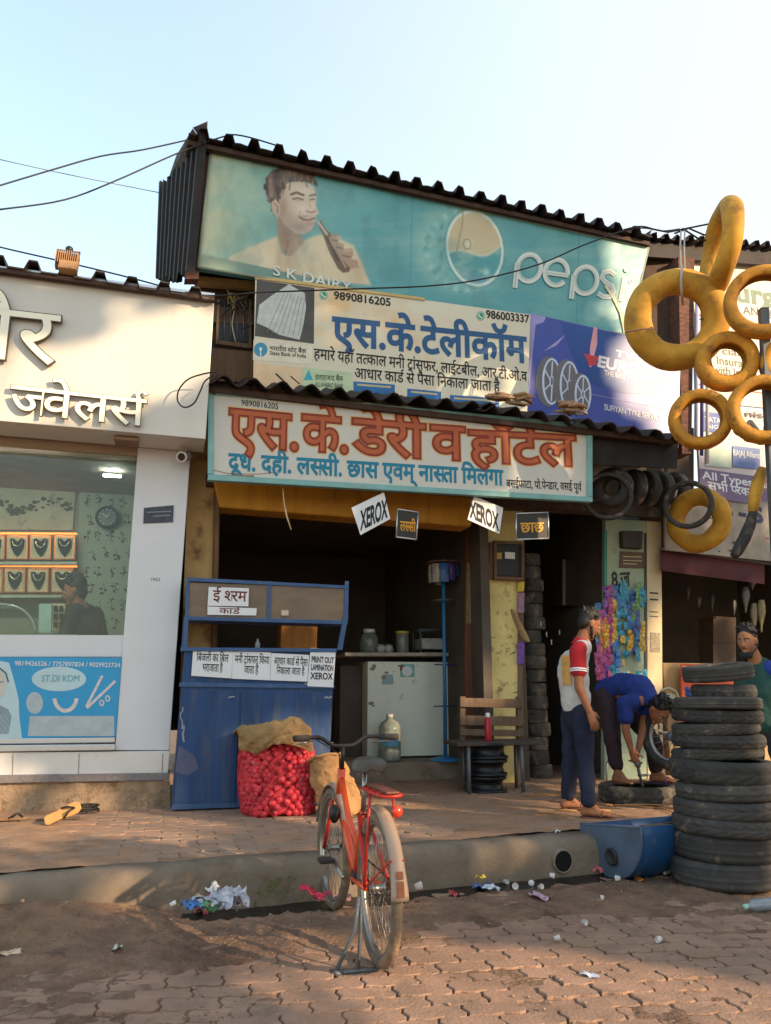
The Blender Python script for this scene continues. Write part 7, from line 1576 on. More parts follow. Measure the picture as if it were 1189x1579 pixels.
def standing_man():
    y0 = 6.62; rt_ank = G(908, 1243, PZ + .09); lf_ank = G(876, 1232, PZ + .09); t = root("person", V(((rt_ank.x + lf_ank.x) / 2, (rt_ank.y + lf_ank.y) / 2, PZ)), "standing person in white shirt with red sleeve and navy jeans looking down to the right", "person")
    hp = Y(889, 1098, y0); hip_r, hip_l = hp + V((.02, -.085, 0)), hp + V((-.01, .085, .0)); ch = Y(884, 1030, y0); nb = Y(896, 992, y0); sh_r, sh_l = Y(891, 1006, y0 - .17), Y(893, 1001, y0 + .17)
    hc = Y(909, 962, y0); f, u = V((.84, .16, -.5)), V((.45, .1, .85)); kn_r, kn_l = Y(903, 1168, y0 - .10), Y(880, 1166, y0 + .09)
    el_r, wr_r = Y(893, 1060, y0 - .22), Y(909, 1097, y0 - .24); el_l, wr_l = Y(896, 1058, y0 + .24), Y(903, 1094, y0 + .22)
    b = MB(); head_mesh(b, hc, f, u); cones(b, [(nb - V((0.02, 0, .03)), hc - V((.03, 0, .05)), .056, .052), (hp, ch, .12, .13, .8, (0, 1, 0)), (ch, nb, .13, .07, .8, (0, 1, 0)), (sh_r, el_r, .046, .038), (el_r, wr_r, .038, .026), (sh_l, el_l, .046, .038), (el_l, wr_l, .038, .026), (nb, sh_r, .05, .048), (nb, sh_l, .05, .048), (hip_r, kn_r, .08, .052), (kn_r, rt_ank, .052, .036), (hip_l, kn_l, .08, .052), (kn_l, lf_ank, .052, .036)])
    hand(b, wr_r, V((.3, -.02, -.9)), V((-.3, .9, .1)), V((.8, .2, .3)), .45); hand(b, wr_l, V((.4, 0, -.8)), V((.3, -.9, 0)), V((.6, .3, 0)), .6)
    dr, dl = V((.93, -.36, 0)), V((.96, -.12, 0)); foot(b, rt_ank, dr, PZ + .014); foot(b, lf_ank, dl, PZ + .014); part("body", b, SKIN, t, remesh=.0065, smooth_it=2)
    face_parts(t, hc, f, u, beard=True); hair_mesh(t, hc, f, u, seed=3)
    SHM = M_("white_shirt", (186, 182, 180), .85, var=.12, vs=6, bump=.15, bs=18)
    b = MB(); btm = Y(888, 1090, y0); cones(b, [(btm + V((0, 0, .02)), ch, .152, .155, .78, (0, 1, 0)), (ch, nb - V((0, 0, .05)), .155, .10, .78, (0, 1, 0)), (nb - V((0, .07, .045)), sh_r - V((0, 0, .01)), .07, .066), (nb - V((0, -.07, .045)), sh_l - V((0, 0, .01)), .07, .066)], 18)
    zc = btm.z - .035; b.v = [V((q.x, q.y, max(q.z, zc))) for q in b.v]; folds(part("shirt", b, SHM, t, remesh=.012, smooth_it=4), .03)
    REDC = M_("red_sleeve", (166, 26, 34), .85, var=.15, vs=8, bump=.1, bs=20)
    for sh, el in ((sh_r, el_r), (sh_l, el_l)):
        e = sh.lerp(el, .52); b = MB(); cones(b, [(sh + V((0, 0, .004)), sh.lerp(el, .3), .071, .066), (sh.lerp(el, .3), e, .066, .068), (sh + V((.01, 0, .02)), nb.lerp(sh, .45) + V((.01, 0, .0)), .064, .058)], 14); sl_ = part("sleeve", b, REDC, t, remesh=.01, smooth_it=3)
        b = MB(); d = (el - sh).normalized(); c = sh.lerp(el, .5); M = Matrix.Translation(c) @ d.to_track_quat('Z', 'Y').to_matrix().to_4x4(); b.lathe([(.070, -.006), (.0715, 0), (.070, .006)], 20, M); b.lathe([(.0705, .012), (.072, .017), (.0705, .022)], 20, M); part("sleeve_stripe", b, PAPER, sl_)
    b = MB(); M = Matrix.Translation(nb + V((.005, 0, .0))) @ V((.35, 0, 1)).to_track_quat('Z', 'Y').to_matrix().to_4x4(); b.lathe([(.085, -.03), (.075, .0), (.066, .035), (.06, .036), (.068, 0)], 20, M); part("collar", b, REDC, t)
    b = MB(); rows = []
    for i in range(6): rows.append([Y(862 + 11 * j / 4 + i * .8, 1018 + i * 7, y0 - .03 - .05 * (j / 4)) + V((-.02 + .008 * j, -.09, 0)) for j in range(5)])
    # printed patch on the back, pressed onto the shirt
    pm = MB(); rows = []
    for i in range(7):
        zq = ch.z + .10 - .04 * i; rw = []
        for j in range(7): a = rad(205 + j * 6 + (i % 2)); rw.append(V((ch.x + .004, ch.y, zq)) + V((math.cos(a) * .131, math.sin(a) * .168, 0)))
        rows.append(rw)
    pm.loft(rows, cap=False, closed=False); part("shirt_print", pm, M_("faded_yellow_print", (196, 150, 84), .85, var=.3, vs=14), t)
    JN = M_("navy_jeans", (26, 30, 52), .85, var=.25, vs=8, bump=.15, bs=30)
    b = MB(); cones(b, [(hp + V((0, 0, .05)), hp - V((0, 0, .05)), .135, .13, .82, (0, 1, 0)), (hip_r, kn_r, .098, .072), (kn_r, rt_ank + V((0, 0, .03)), .072, .058), (hip_l, kn_l, .098, .072), (kn_l, lf_ank + V((0, 0, .03)), .072, .058)], 16); folds(part("jeans", b, JN, t, remesh=.011, smooth_it=4), .03)
    SM_ = M_("worn_sandal", (104, 66, 54), .7, var=.2); sandal(t, rt_ank, dr, PZ, SM_); sandal(t, lf_ank, dl, PZ, SM_)
standing_man()

WT_ = G(985, 1236, PZ)                                     # where the work tyre lies
def bending_man():
    tz = PZ + .15
    t = root("person", V((WT_.x, WT_.y, PZ)), "person in blue shirt bending double over a tyre lying on the footpath", "person")
    yb = WT_.y
    hp = Y(944, 1068, yb + .28); ch = Y(984, 1063, yb - .02); nb = Y(1000, 1078, yb - .14); hc = Y(1009, 1098, yb - .24); f, u = V((.28, -.62, -.75)), V((.55, -.45, .3))
    hc = nb + V((.05, -.1, -.09)); f, u = V((.2, -.45, -.85)), V((.45, -.75, .3))
    sr, sl_ = Y(964, 1084, yb - .15), Y(1001, 1070, yb + .06)
    er, wr = Y(965, 1126, yb - .17), Y(974, 1157, yb - .16); el, wl = Y(992, 1122, yb - .06), Y(985, 1153, yb - .12)
    hr, hl = hp + V((-.07, -.06, -.03)), hp + V((.09, .06, -.03)); kr, kl = Y(944, 1138, yb + .02), Y(1008, 1146, yb + .12)
    ar = Y(953, 1196, yb + .02); al = Y(1012, 1192, yb + .1); ar.z = tz + .085; al.z = tz + .085
    b = MB(); head_mesh(b, hc, f, u); cones(b, [(nb, hc - f * .03, .055, .05), (hp, ch, .11, .125, .8, (-.4, -.7, 0)), (ch, nb, .125, .07, .8), (sr, er, .046, .038), (er, wr, .037, .026), (sl_, el, .046, .038), (el, wl, .037, .026), (nb, sr, .05, .05), (nb, sl_, .05, .05), (hr, kr, .08, .052), (kr, ar, .05, .034), (hl, kl, .08, .052), (kl, al, .05, .034)])
    hand(b, wr, V((.3, .05, -.9)), V((.6, .6, 0)), V((.5, -.8, 0)), 1.0); hand(b, wl, V((-.3, -.05, -.9)), V((-.6, .5, 0)), V((-.4, -.8, 0)), 1.0)
    foot(b, ar, V((.5, -.85, 0)), tz); foot(b, al, V((.75, -.65, 0)), tz); part("body", b, SKIN, t, remesh=.0065, smooth_it=2); face_parts(t, hc, f, u); hair_mesh(t, hc, f, u, seed=8, top=1.1)
    BS = M_("royal_blue_shirt", (26, 48, 118), .85, var=.3, vs=6, bump=.2, bs=14)
    mid = hp.lerp(ch, .5) + V((0, 0, .045)); b = MB(); cones(b, [(hp + V((-.02, .02, .03)), mid, .135, .15, .8, (-.4, -.7, 0)), (mid, ch, .15, .15, .8, (-.4, -.7, 0)), (ch, nb, .15, .085, .85), (sr.lerp(nb, .3), sr, .08, .072), (sr, sr.lerp(er, .55), .072, .07), (sl_.lerp(nb, .3), sl_, .08, .072), (sl_, sl_.lerp(el, .55), .072, .07)], 18); folds(part("shirt", b, BS, t, remesh=.011, smooth_it=5), .03)
    TR_ = M_("dark_maroon_trousers", (46, 28, 34), .85, var=.3, vs=7, bump=.15, bs=26)
    b = MB(); cones(b, [(hp + V((-.01, .03, 0)), hp + V((-.0, 0, -.06)), .14, .13, .9), (hr, kr, .10, .078), (kr, ar.lerp(kr, .25), .078, .062), (hl, kl, .10, .078), (kl, al.lerp(kl, .15), .078, .062)], 16); folds(part("trousers", b, TR_, t, remesh=.011, smooth_it=4), .03)
    sandal(t, al, V((.75, -.65, 0)), tz - .012, M_("violet_slipper", (80, 56, 92), .6), "slipper")
    # tools and the tyre under him
    w_ = make_tyre("work_tyre", .345, .15, .11, 'lug', RUBD, "dusty car tyre lying on the footpath under the bending person", "tyre"); w_.location = (WT_.x, WT_.y + .0, PZ); w_.rotation_euler = (0, 0, .4)
    c = (wr + wl) / 2 + V((0, -.02, -.06)); b = MB(); b.tube([c + V((0, 0, .05)), c + V((.02, .03, -.12)), c + V((.05, .05, -.25))], [.012, .014, .01], 8); b.ball(c + V((.01, .01, -.06)), (.03, .03, .04), 10, 7); thing("bead_tool", b, STEEL, "steel tyre lever held in the hands of the bending person", "tool")
    b = MB(); o = G(936, 1206, PZ); b.tube([o + V((0, 0, .005)), o + V((.01, .02, .16)), o + V((.03, .03, .20)), o + V((.06, .03, .19)), o + V((.075, .03, .14))], .013, 8); thing("pump_hook", b, M_("pale_steel", (150, 150, 150), .4, .6), "pale bent steel hook tool standing left of the tyre on the footpath", "tool")
    b = MB(); o = G(1000, 1196, PZ + .16); b.tube([o + V((-.1, 0, 0)), o + V((.12, .03, .01))], .012, 8); thing("steel_bar", b, M_("pale_steel", (150, 150, 150)), "short pale steel bar lying across the tyre on the footpath", "tool")
bending_man()

def behind_stack():
    y0 = 6.3; t = root("person", V((Y(1172, 1300, y0).x, y0, PZ)), "person in dark green shirt with black hair and chin mask behind the tyre stack", "person")
    hc = Y(1152, 988, y0); f, u = V((-.72, -.66, -.16)), V((-.1, -.1, 1)); nb = Y(1171, 1026, y0 + .05); hp = Y(1180, 1150, y0 + .06); hp.z = .98; ch = Y(1177, 1068, y0 + .05); sr, sl_ = Y(1147, 1040, y0 + .12), Y(1203, 1042, y0 - .04)
    er, wr = Y(1142, 1098, y0 + .14), Y(1140, 1140, y0 + .06); el, wl = Y(1212, 1100, y0 - .06), Y(1200, 1142, y0 - .14)
    hr, hl = hp + V((-.08, .05, 0)), hp + V((.08, -.05, 0)); kr, kl = V((hr.x, hr.y - .02, .62)), V((hl.x, hl.y - .02, .62)); ar, al = V((hr.x, hr.y + .02, PZ + .085)), V((hl.x, hl.y + .02, PZ + .085))
    hs = .92; b = MB(); head_mesh(b, hc, f, u, hs); cones(b, [(nb - V((0, 0, .03)), hc - u * .05 - f * .02, .056, .052), (hp, ch, .11, .12, .72, (.7, -.5, 0)), (ch, nb, .12, .06, .72, (.7, -.5, 0)), (sr, er, .046, .038), (er, wr, .037, .026), (sl_, el, .046, .038), (el, wl, .037, .026), (nb, sr, .05, .05), (nb, sl_, .05, .05), (hr, kr, .08, .052), (kr, ar, .05, .034), (hl, kl, .08, .052), (kl, al, .05, .034)])
    hand(b, wr, V((-.1, -.3, -.9)), V((.6, -.3, 0)), V((-.2, -.8, 0)), .6); hand(b, wl, V((-.2, -.3, -.9)), V((-.7, .2, 0)), V((-.2, -.8, 0)), .6); foot(b, ar, V((-.6, -.8, 0)), PZ); foot(b, al, V((-.6, -.8, 0)), PZ); part("body", b, SKIN2, t, remesh=.0065, smooth_it=2)
    face_parts(t, hc, f, u, hs); hair_mesh(t, hc, f, u, hs, seed=12, top=1.1)
    r_ = V(f).normalized().cross(V((0, 0, 1))); b = MB(); uu = V((0, 0, 1)); b.cone(hc + f.normalized() * .050 - uu * .108 - r_ * .024, hc + f.normalized() * .050 - uu * .108 + r_ * .024, .028, .028, 12)
    for e in (-1, 1): b.tube([hc + f.normalized() * .05 - uu * .10 + r_ * e * .05, hc - uu * .05 + r_ * e * .078, hc - f.normalized() * .02 - uu * .0 + r_ * e * .082], .007, 6)
    part("chin_mask", b, M_("black_mask", (30, 30, 34), .8), t, remesh=.006)
    GS = M_("dark_green_shirt", (28, 66, 58), .8, var=.2, vs=6, bump=.15, bs=16)
    b = MB(); cones(b, [(hp, ch, .16, .168, .82, (.7, -.5, 0)), (ch, nb - V((0, 0, .03)), .168, .10, .85, (.7, -.5, 0)), (nb.lerp(sr, .5) - V((0, 0, .02)), sr, .075, .07), (nb.lerp(sl_, .5) - V((0, 0, .02)), sl_, .075, .07), (sr, sr.lerp(er, .6), .07, .068), (sl_, sl_.lerp(el, .6), .07, .068)], 18); folds(part("shirt", b, GS, t, remesh=.011, smooth_it=4), .03)
    b = MB(); cones(b, [(nb.lerp(sl_, .55) + V((-.01, -.01, .02)), sl_ + V((-.0, -.01, .012)), .066, .068)], 14); part("shoulder_panel", b, M_("blue_panel", (34, 56, 140), .8, var=.2), t, remesh=.01)
    b = MB(); cones(b, [(hp + V((0, 0, .03)), hp - V((0, 0, .05)), .14, .13, .85, (.7, -.5, 0)), (hr, kr, .098, .074), (kr, ar + V((0, 0, .03)), .074, .06), (hl, kl, .098, .074), (kl, al + V((0, 0, .03)), .074, .06)], 16); folds(part("trousers", b, M_("dark_grey_trousers", (48, 48, 54), .85, var=.2), t, remesh=.011, smooth_it=4), .03)
behind_stack()

def shopkeeper():
    Q = front(.95); t = root("person", Q.at(125, 1140), "person in dark jacket sitting behind the glass window of the jewellery shop", "person"); g = lambda x, y, d=0.0: Q.at(x, y, d)
    hc = g(115, 912); f, u = V((-.9, -.25, -.25)), V((-.15, 0, 1)); nb = g(126, 940); ch = g(130, 970); hp = g(132, 1010); sr, sl_ = g(108, 950, .12), g(148, 950, -.12); er, wr = g(98, 985, .2), g(86, 985, .3); el, wl = g(158, 990, -.05), g(120, 990, .2)
    b = MB(); s = 1.12; head_mesh(b, hc, f, u, s); cones(b, [(nb - V((0, 0, .03)), hc - V((-.02, 0, .06)), .06, .056), (hp, ch, .13, .14, .8, Q.u), (ch, nb, .14, .07, .8, Q.u), (sr, er, .05, .04), (er, wr, .04, .028), (sl_, el, .05, .04), (el, wl, .04, .028), (nb, sr, .05, .05), (nb, sl_, .05, .05)])
    k1 = hp + Q.n * .35 - V((.1, 0, .0)); k2 = hp + Q.n * .3 + V((.12, 0, .0))
    for k in (k1, k2): a = V((k.x, k.y, hp.z - .42)); cones(b, [(hp, k, .085, .055), (k, a, .053, .036)]); foot(b, a, Q.n, hp.z - .5)
    hand(b, wr, V((-.8, -.4, -.2)), V((0, 0, -1)), V((.3, -.8, .2)), .6); hand(b, wl, V((-.8, -.4, -.2)), V((0, 0, -1)), V((-.3, .8, .2)), .6); part("body", b, SKIN, t, remesh=.008, smooth_it=2); face_parts(t, hc, f, u, s); hair_mesh(t, hc, f, u, s, seed=5, top=1.2)
    b = MB(); cones(b, [(hp, ch, .165, .17, .8, Q.u), (ch, nb - V((0, 0, .04)), .17, .10, .8, Q.u), (nb.lerp(sr, .4), sr, .085, .08), (nb.lerp(sl_, .4), sl_, .085, .08), (sr, er, .078, .06), (er, wr, .06, .048), (sl_, el, .078, .06), (el, wl, .06, .048)], 18); folds(part("jacket", b, M_("dark_jacket", (34, 30, 42), .8, var=.3, vs=8), t, remesh=.012, smooth_it=4), 0.02)
    b = MB(); M = Matrix.Translation(nb) @ V((0, 0, 1)).to_track_quat('Z', 'Y').to_matrix().to_4x4(); b.lathe([(.09, -.04), (.08, 0), (.07, .04), (.065, .04), (.072, 0)], 18, M); part("collar", b, M_("plum_scarf", (96, 52, 84), .8), t)
    b = MB(); o = g(132, 1062); b.box(o, (.4, .4, .06), Matrix.Rotation(rad(15), 3, 'Z')); st = root("stool", V((o.x, o.y, o.z - .45)), "plain dark stool under the jewellery shopkeeper", "stool"); part("seat", b, BLACK, st, .01)
    for dx, dy in ((-.15, -.15), (.15, -.15), (.15, .15), (-.15, .15)): b = MB(); b.tube([o + V((dx, dy, -.03)), o + V((dx * 1.15, dy * 1.15, -.45))], .015, 6); part("leg", b, STEEL, st)
shopkeeper()

# ------------------------------------------------------------------ things on and by the kerb
def right_things():
    # cut blue drum
    e = G(945, 1354, 0); e.z = 0; ax = V((math.cos(rad(24)), math.sin(rad(24)), 0)); R_ = .325; c = V((e.x, e.y, R_ + .0)) ; t = root("half_drum", e, "blue plastic drum cut lengthwise into an open trough beside the tyre stack", "drum")
    sd = V((-ax.y, ax.x, 0)); tilt = rad(-6); DB = M_("blue_drum_plastic", (28, 70, 112), .5, var=.2, vs=4, dirt=((120, 110, 100), .25, 6)); DG = M_("grey_blue_drum_end", (76, 90, 108), .6, var=.3, vs=5, dirt=((130, 112, 96), .35, 6))
    b = MB(); rows = []; N = 20; Ld = .82
    for i in range(9):
        x = Ld * i / 8; rib = .012 if i in (2, 6) else 0; row = []
        for k in range(N + 1): a = math.pi + math.pi * k / N + tilt; row.append(c + ax * x + sd * math.cos(a) * (R_ + rib) * .95 + V((0, 0, math.sin(a) * (R_ + rib))))
        rows.append(row)
    b.loft(rows, cap=False, closed=False); o = part("drum_wall", b, DB, t); md = o.modifiers.new("thick", 'SOLIDIFY'); md.thickness = .012
    for x, m, nm in ((.0, DG, "drum_end"), (Ld, DB, "drum_end")):
        b = MB(); pts = [c + ax * (x + .008) + sd * math.cos(math.pi + math.pi * k / N + tilt) * R_ * .945 + V((0, 0, math.sin(math.pi + math.pi * k / N + tilt) * R_ * .99)) for k in range(N + 1)]; b.slab(pts, ax * -.014); d = part(nm, b, m, t)
        if x == 0:
            b = MB(); b.tube([p - ax * .012 for p in pts] + [pts[0] - ax * .012], .009, 6); part("end_rim", b, DG, d)
            M = Matrix.Translation(c - ax * .012 + V((0, 0, -.19)) + sd * -.02) @ (-ax).to_track_quat('Z', 'Y').to_matrix().to_4x4(); b = MB(); b.lathe([(.055, 0), (.055, .012), (.042, .016), (.034, .006), (0, .006)], 20, M); part("bung", b, M_("dark_bung", (44, 40, 42), .6), d)
    # pipe mouth in the kerb
    p = G(903, 1338, .115); k = (p - K0).dot(ku); q = K0 + ku * k + kn * .022 + V((0, 0, .105)); M = Matrix.Translation(q) @ kn.to_track_quat('Z', 'Y').to_matrix().to_4x4(); t = root("drain_pipe", V((q.x, q.y, 0)), "round dark drain pipe mouth in the kerb beside the blue drum", "pipe"); b = MB(); b.lathe([(.064, -.02), (.064, .008), (.068, .012), (.074, .008), (.076, -.02)], 24, M); part("pipe_rim", b, CONC, t); b = MB(); b.lathe([(0, .006), (.066, .006)], 24, M); part("pipe_hole", b, M_("pipe_dark", (10, 9, 9), .95), t)
    # chair, wheels, orange board and other things before the right stall
    y0 = 7.6; t = root("metal_chair", G(1028, 1190, PZ) + V((0, .5, 0)), "pale metal framed chair standing behind the bending person", "chair"); fr = M_("pale_chair_frame", (186, 172, 140), .4, .4)
    cpt = lambda x, y, d=0: Y(x, y, y0 + d)
    b = MB(); b.tube([cpt(1016, 1125), cpt(1017, 1072), cpt(1022, 1063), cpt(1032, 1061), cpt(1042, 1066), cpt(1047, 1078), cpt(1049, 1125)], .012, 8); part("back_frame", b, fr, t)
    b = MB(); b.slab([cpt(1019, 1068, .012), cpt(1042, 1070, .012), cpt(1045, 1086, .012), cpt(1019, 1086, .012)], V((0, .012, 0))); part("backrest", b, M_("cream_chair_panel", (196, 182, 150), .6), t, .003)
    zs = cpt(1030, 1128).z; b = MB(); a = cpt(1016, 1128); c2 = cpt(1049, 1128); b.slab([a, c2, c2 + V((0, -.38, 0)), a + V((0, -.38, 0))], V((0, 0, -.03))); part("seat", b, M_("cream_chair_panel", (196, 182, 150)), t, .005)
    for q in (a, c2, c2 + V((0, -.38, 0)), a + V((0, -.38, 0))): b = MB(); b.tube([q, V((q.x, q.y, PZ))], .011, 6); part("leg", b, fr, t)
    t = root("motorbike_wheel", Y(1033, 1185, 7.0), "spoked motorbike wheel with black tyre leaning beside the tyre stack", "wheel"); c = Y(1036, 1136, 7.0); kk = (Y(1136, 1136, 7.0) - c).length / 100; R_ = 50 * kk; ax = V((-.72, -.66, .12)).normalized(); M = Matrix.Translation(c) @ ax.to_track_quat('Z', 'Y').to_matrix().to_4x4()
    b = MB(); b.lathe([((R_ - .04) + .04 * math.cos(a), .036 * math.sin(a)) for a in [q * math.pi / 7 for q in range(14)]], 48, M, closed=True, fn=lambda k, j, r_, z: (r_ + (.004 if k % 2 and r_ > R_ - .015 else 0), z)); part("tyre", b, RUBBER, t)
    b = MB(); b.lathe([(R_ - .09, -.02), (R_ - .075, -.022), (R_ - .075, .022), (R_ - .09, .02)], 40, M, closed=True); part("rim", b, M_("pale_steel", (150, 150, 150)), t)
    b = MB(); b.lathe([(0, -.05), (.03, -.05), (.04, -.02), (.04, .02), (.03, .05), (0, .05)], 18, M); part("hub", b, STEEL, t)
    for q in range(18): a = q * math.pi / 9; b = MB(); b.tube([M @ V((.035 * math.cos(a + .4), .035 * math.sin(a + .4), .03 * (1 if q % 2 else -1))), M @ V(((R_ - .085) * math.cos(a), (R_ - .085) * math.sin(a), 0))], .003, 5); part("spoke", b, M_("pale_steel", (150, 150, 150)), t)
    Q = Plane(front(.85).at(1090, 1050), 18); t = root("orange_board", Q.at(1090, 1100), "orange and white printed board on the front of the right stall counter", "sign"); b = MB(); slabpx(b, Q, [(1051, 1023), (1137, 1027), (1137, 1130), (1052, 1128)], .02); part("board_sheet", b, M_("orange_red_board", (204, 84, 48), .5, var=.12, vs=4), t); b = MB(); slabpx(b, Q, [(1053, 1027), (1134, 1030), (1134, 1042), (1054, 1040)], .002, .003); part("board_band", b, M_("cream_band", (206, 176, 146), .6, var=.2, vs=20), t); b = MB(); slabpx(b, Q, [(1057, 1030), (1118, 1033), (1118, 1037), (1057, 1034)], .001, .005); part("band_line", b, M_("band_red", (186, 80, 60), .6, var=.6, vs=60), t)
    b = MB(); c = front(.55).at(1064, 1070); b.ball(c, (.055, .05, .045), 12, 8); b.ball(c + V((-.03, -.01, .05)), .03, 10, 7); b.ball(c + V((.035, -.01, .04)), .03, 10, 7); b.ball(c + V((0, 0, -.06)), (.04, .04, .05), 10, 7); thing("blue_rag", b, M_("blue_white_rag", (60, 84, 150), .8, var=.8, vs=22), "small blue and white bundle hanging before the orange board", "rag")
    # flattened sacking by the tyre and thin straw coloured strips
    b = MB(); rows = []
    for i in range(26):
        row = []
        for j in range(16): p = G(985, 1215, PZ) + V((1, .27, 0)).normalized() * (i * .033 - .1) + V((-.27, 1, 0)).normalized() * (j * .04 - .4); d_ = (V((p.x, p.y, 0)) - V((WT_.x, WT_.y, 0))).length; p.z = PZ + .012 + .02 * abs(fn(p, 6, 3)) + .012 * abs(fn(p, 19, 5)) + .06 * smooth(.62, .9, d_) * abs(fn(p, 4, 9)); row.append(p)
        rows.append(row)
    b.loft(rows, cap=False, closed=False); thing("sacking_mat", b, M_("straw_sacking", (176, 132, 84), .95, var=.3, vs=12, bump=.5, bs=60, dirt=((112, 82, 56), .3, 8)), "crumpled straw coloured sacking spread under the tyre on the footpath", "mat")
    rr = random.Random(31)
    for k in range(22):
        o = G(rr.uniform(800, 1040), rr.uniform(1222, 1258), PZ + .016); a = rr.gauss(rad(-28), .25); l = rr.uniform(.12, .5); d = V((math.cos(a), math.sin(a), 0)); b = MB(); b.tube([o, o + d * l * .5 + V((0, 0, .008)), o + d * l], rr.uniform(.003, .008), 5); thing("footpath_strip", b, M_("straw_coloured_strip", (172, 124, 78), .9, var=.3), "thin straw coloured strip lying on the footpath near the two workers", "strip", "strips on the footpath")
    # dim goods hanging in the right stall
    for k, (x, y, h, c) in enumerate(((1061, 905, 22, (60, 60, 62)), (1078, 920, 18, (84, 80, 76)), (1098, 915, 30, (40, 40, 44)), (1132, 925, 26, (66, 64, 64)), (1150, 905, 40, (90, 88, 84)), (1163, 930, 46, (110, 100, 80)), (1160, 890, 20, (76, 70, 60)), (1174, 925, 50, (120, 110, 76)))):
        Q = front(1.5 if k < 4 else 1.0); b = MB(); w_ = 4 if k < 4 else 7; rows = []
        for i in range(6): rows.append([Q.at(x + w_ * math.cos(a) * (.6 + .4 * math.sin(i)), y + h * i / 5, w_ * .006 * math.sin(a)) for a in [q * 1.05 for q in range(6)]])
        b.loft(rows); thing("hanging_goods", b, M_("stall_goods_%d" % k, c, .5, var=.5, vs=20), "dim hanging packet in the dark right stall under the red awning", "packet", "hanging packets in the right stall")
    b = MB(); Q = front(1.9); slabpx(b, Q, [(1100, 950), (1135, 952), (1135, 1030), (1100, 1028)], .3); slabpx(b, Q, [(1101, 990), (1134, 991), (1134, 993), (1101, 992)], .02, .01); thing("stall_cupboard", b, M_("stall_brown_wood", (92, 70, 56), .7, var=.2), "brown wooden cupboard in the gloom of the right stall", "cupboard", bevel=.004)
    # by the stack, right edge
    for k, (x, y, s) in enumerate(((1184, 1318, .11), (1186, 1356, .12))):
        b = MB(); c = G(x, y + 18, 0); c.y += .05; c.z = .08 + .14 * (1 - k); b.ball(c + V((.06, 0, 0)), (s, s * .8, s * .72), 16, 10)
        for i, q in enumerate(b.v): b.v[i] = q + V((fn(q, 18, k), fn(q, 18, k + 3), fn(q, 18, k + 6))) * .014
        thing("orange_bundle", b, M_("orange_net", (206, 132, 50), .8, var=.35, vs=30, bump=.6, bs=90), ("upper orange net bundle at the right edge beside the tyre stack", "lower orange net bundle at the right edge beside the tyre stack")[k], "bundle", "orange bundles")
    o = G(1150, 1398, .035); d = V((.93, .34, 0)).normalized(); M = Matrix.Translation(o) @ d.to_track_quat('Z', 'Y').to_matrix().to_4x4(); t = root("plastic_bottle", V((o.x, o.y, 0)), "crushed clear plastic bottle lying in front of the tyre stack", "bottle"); b = MB(); b.lathe([(.012, 0), (.013, .02), (.03, .05), (.034, .08), (.030, .11), (.034, .14), (.030, .17), (.034, .2), (.032, .26), (0, .265)], 16, M); part("bottle_body", b, glass("crushed_plastic", (176, 182, 190), .7, .1, body=.45), t); b = MB(); b.lathe([(.0, -.012), (.014, -.012), (.014, .012), (0, .012)], 12, M); part("bottle_cap", b, M_("pale_green_cap", (150, 190, 170), .5), t)
right_things()

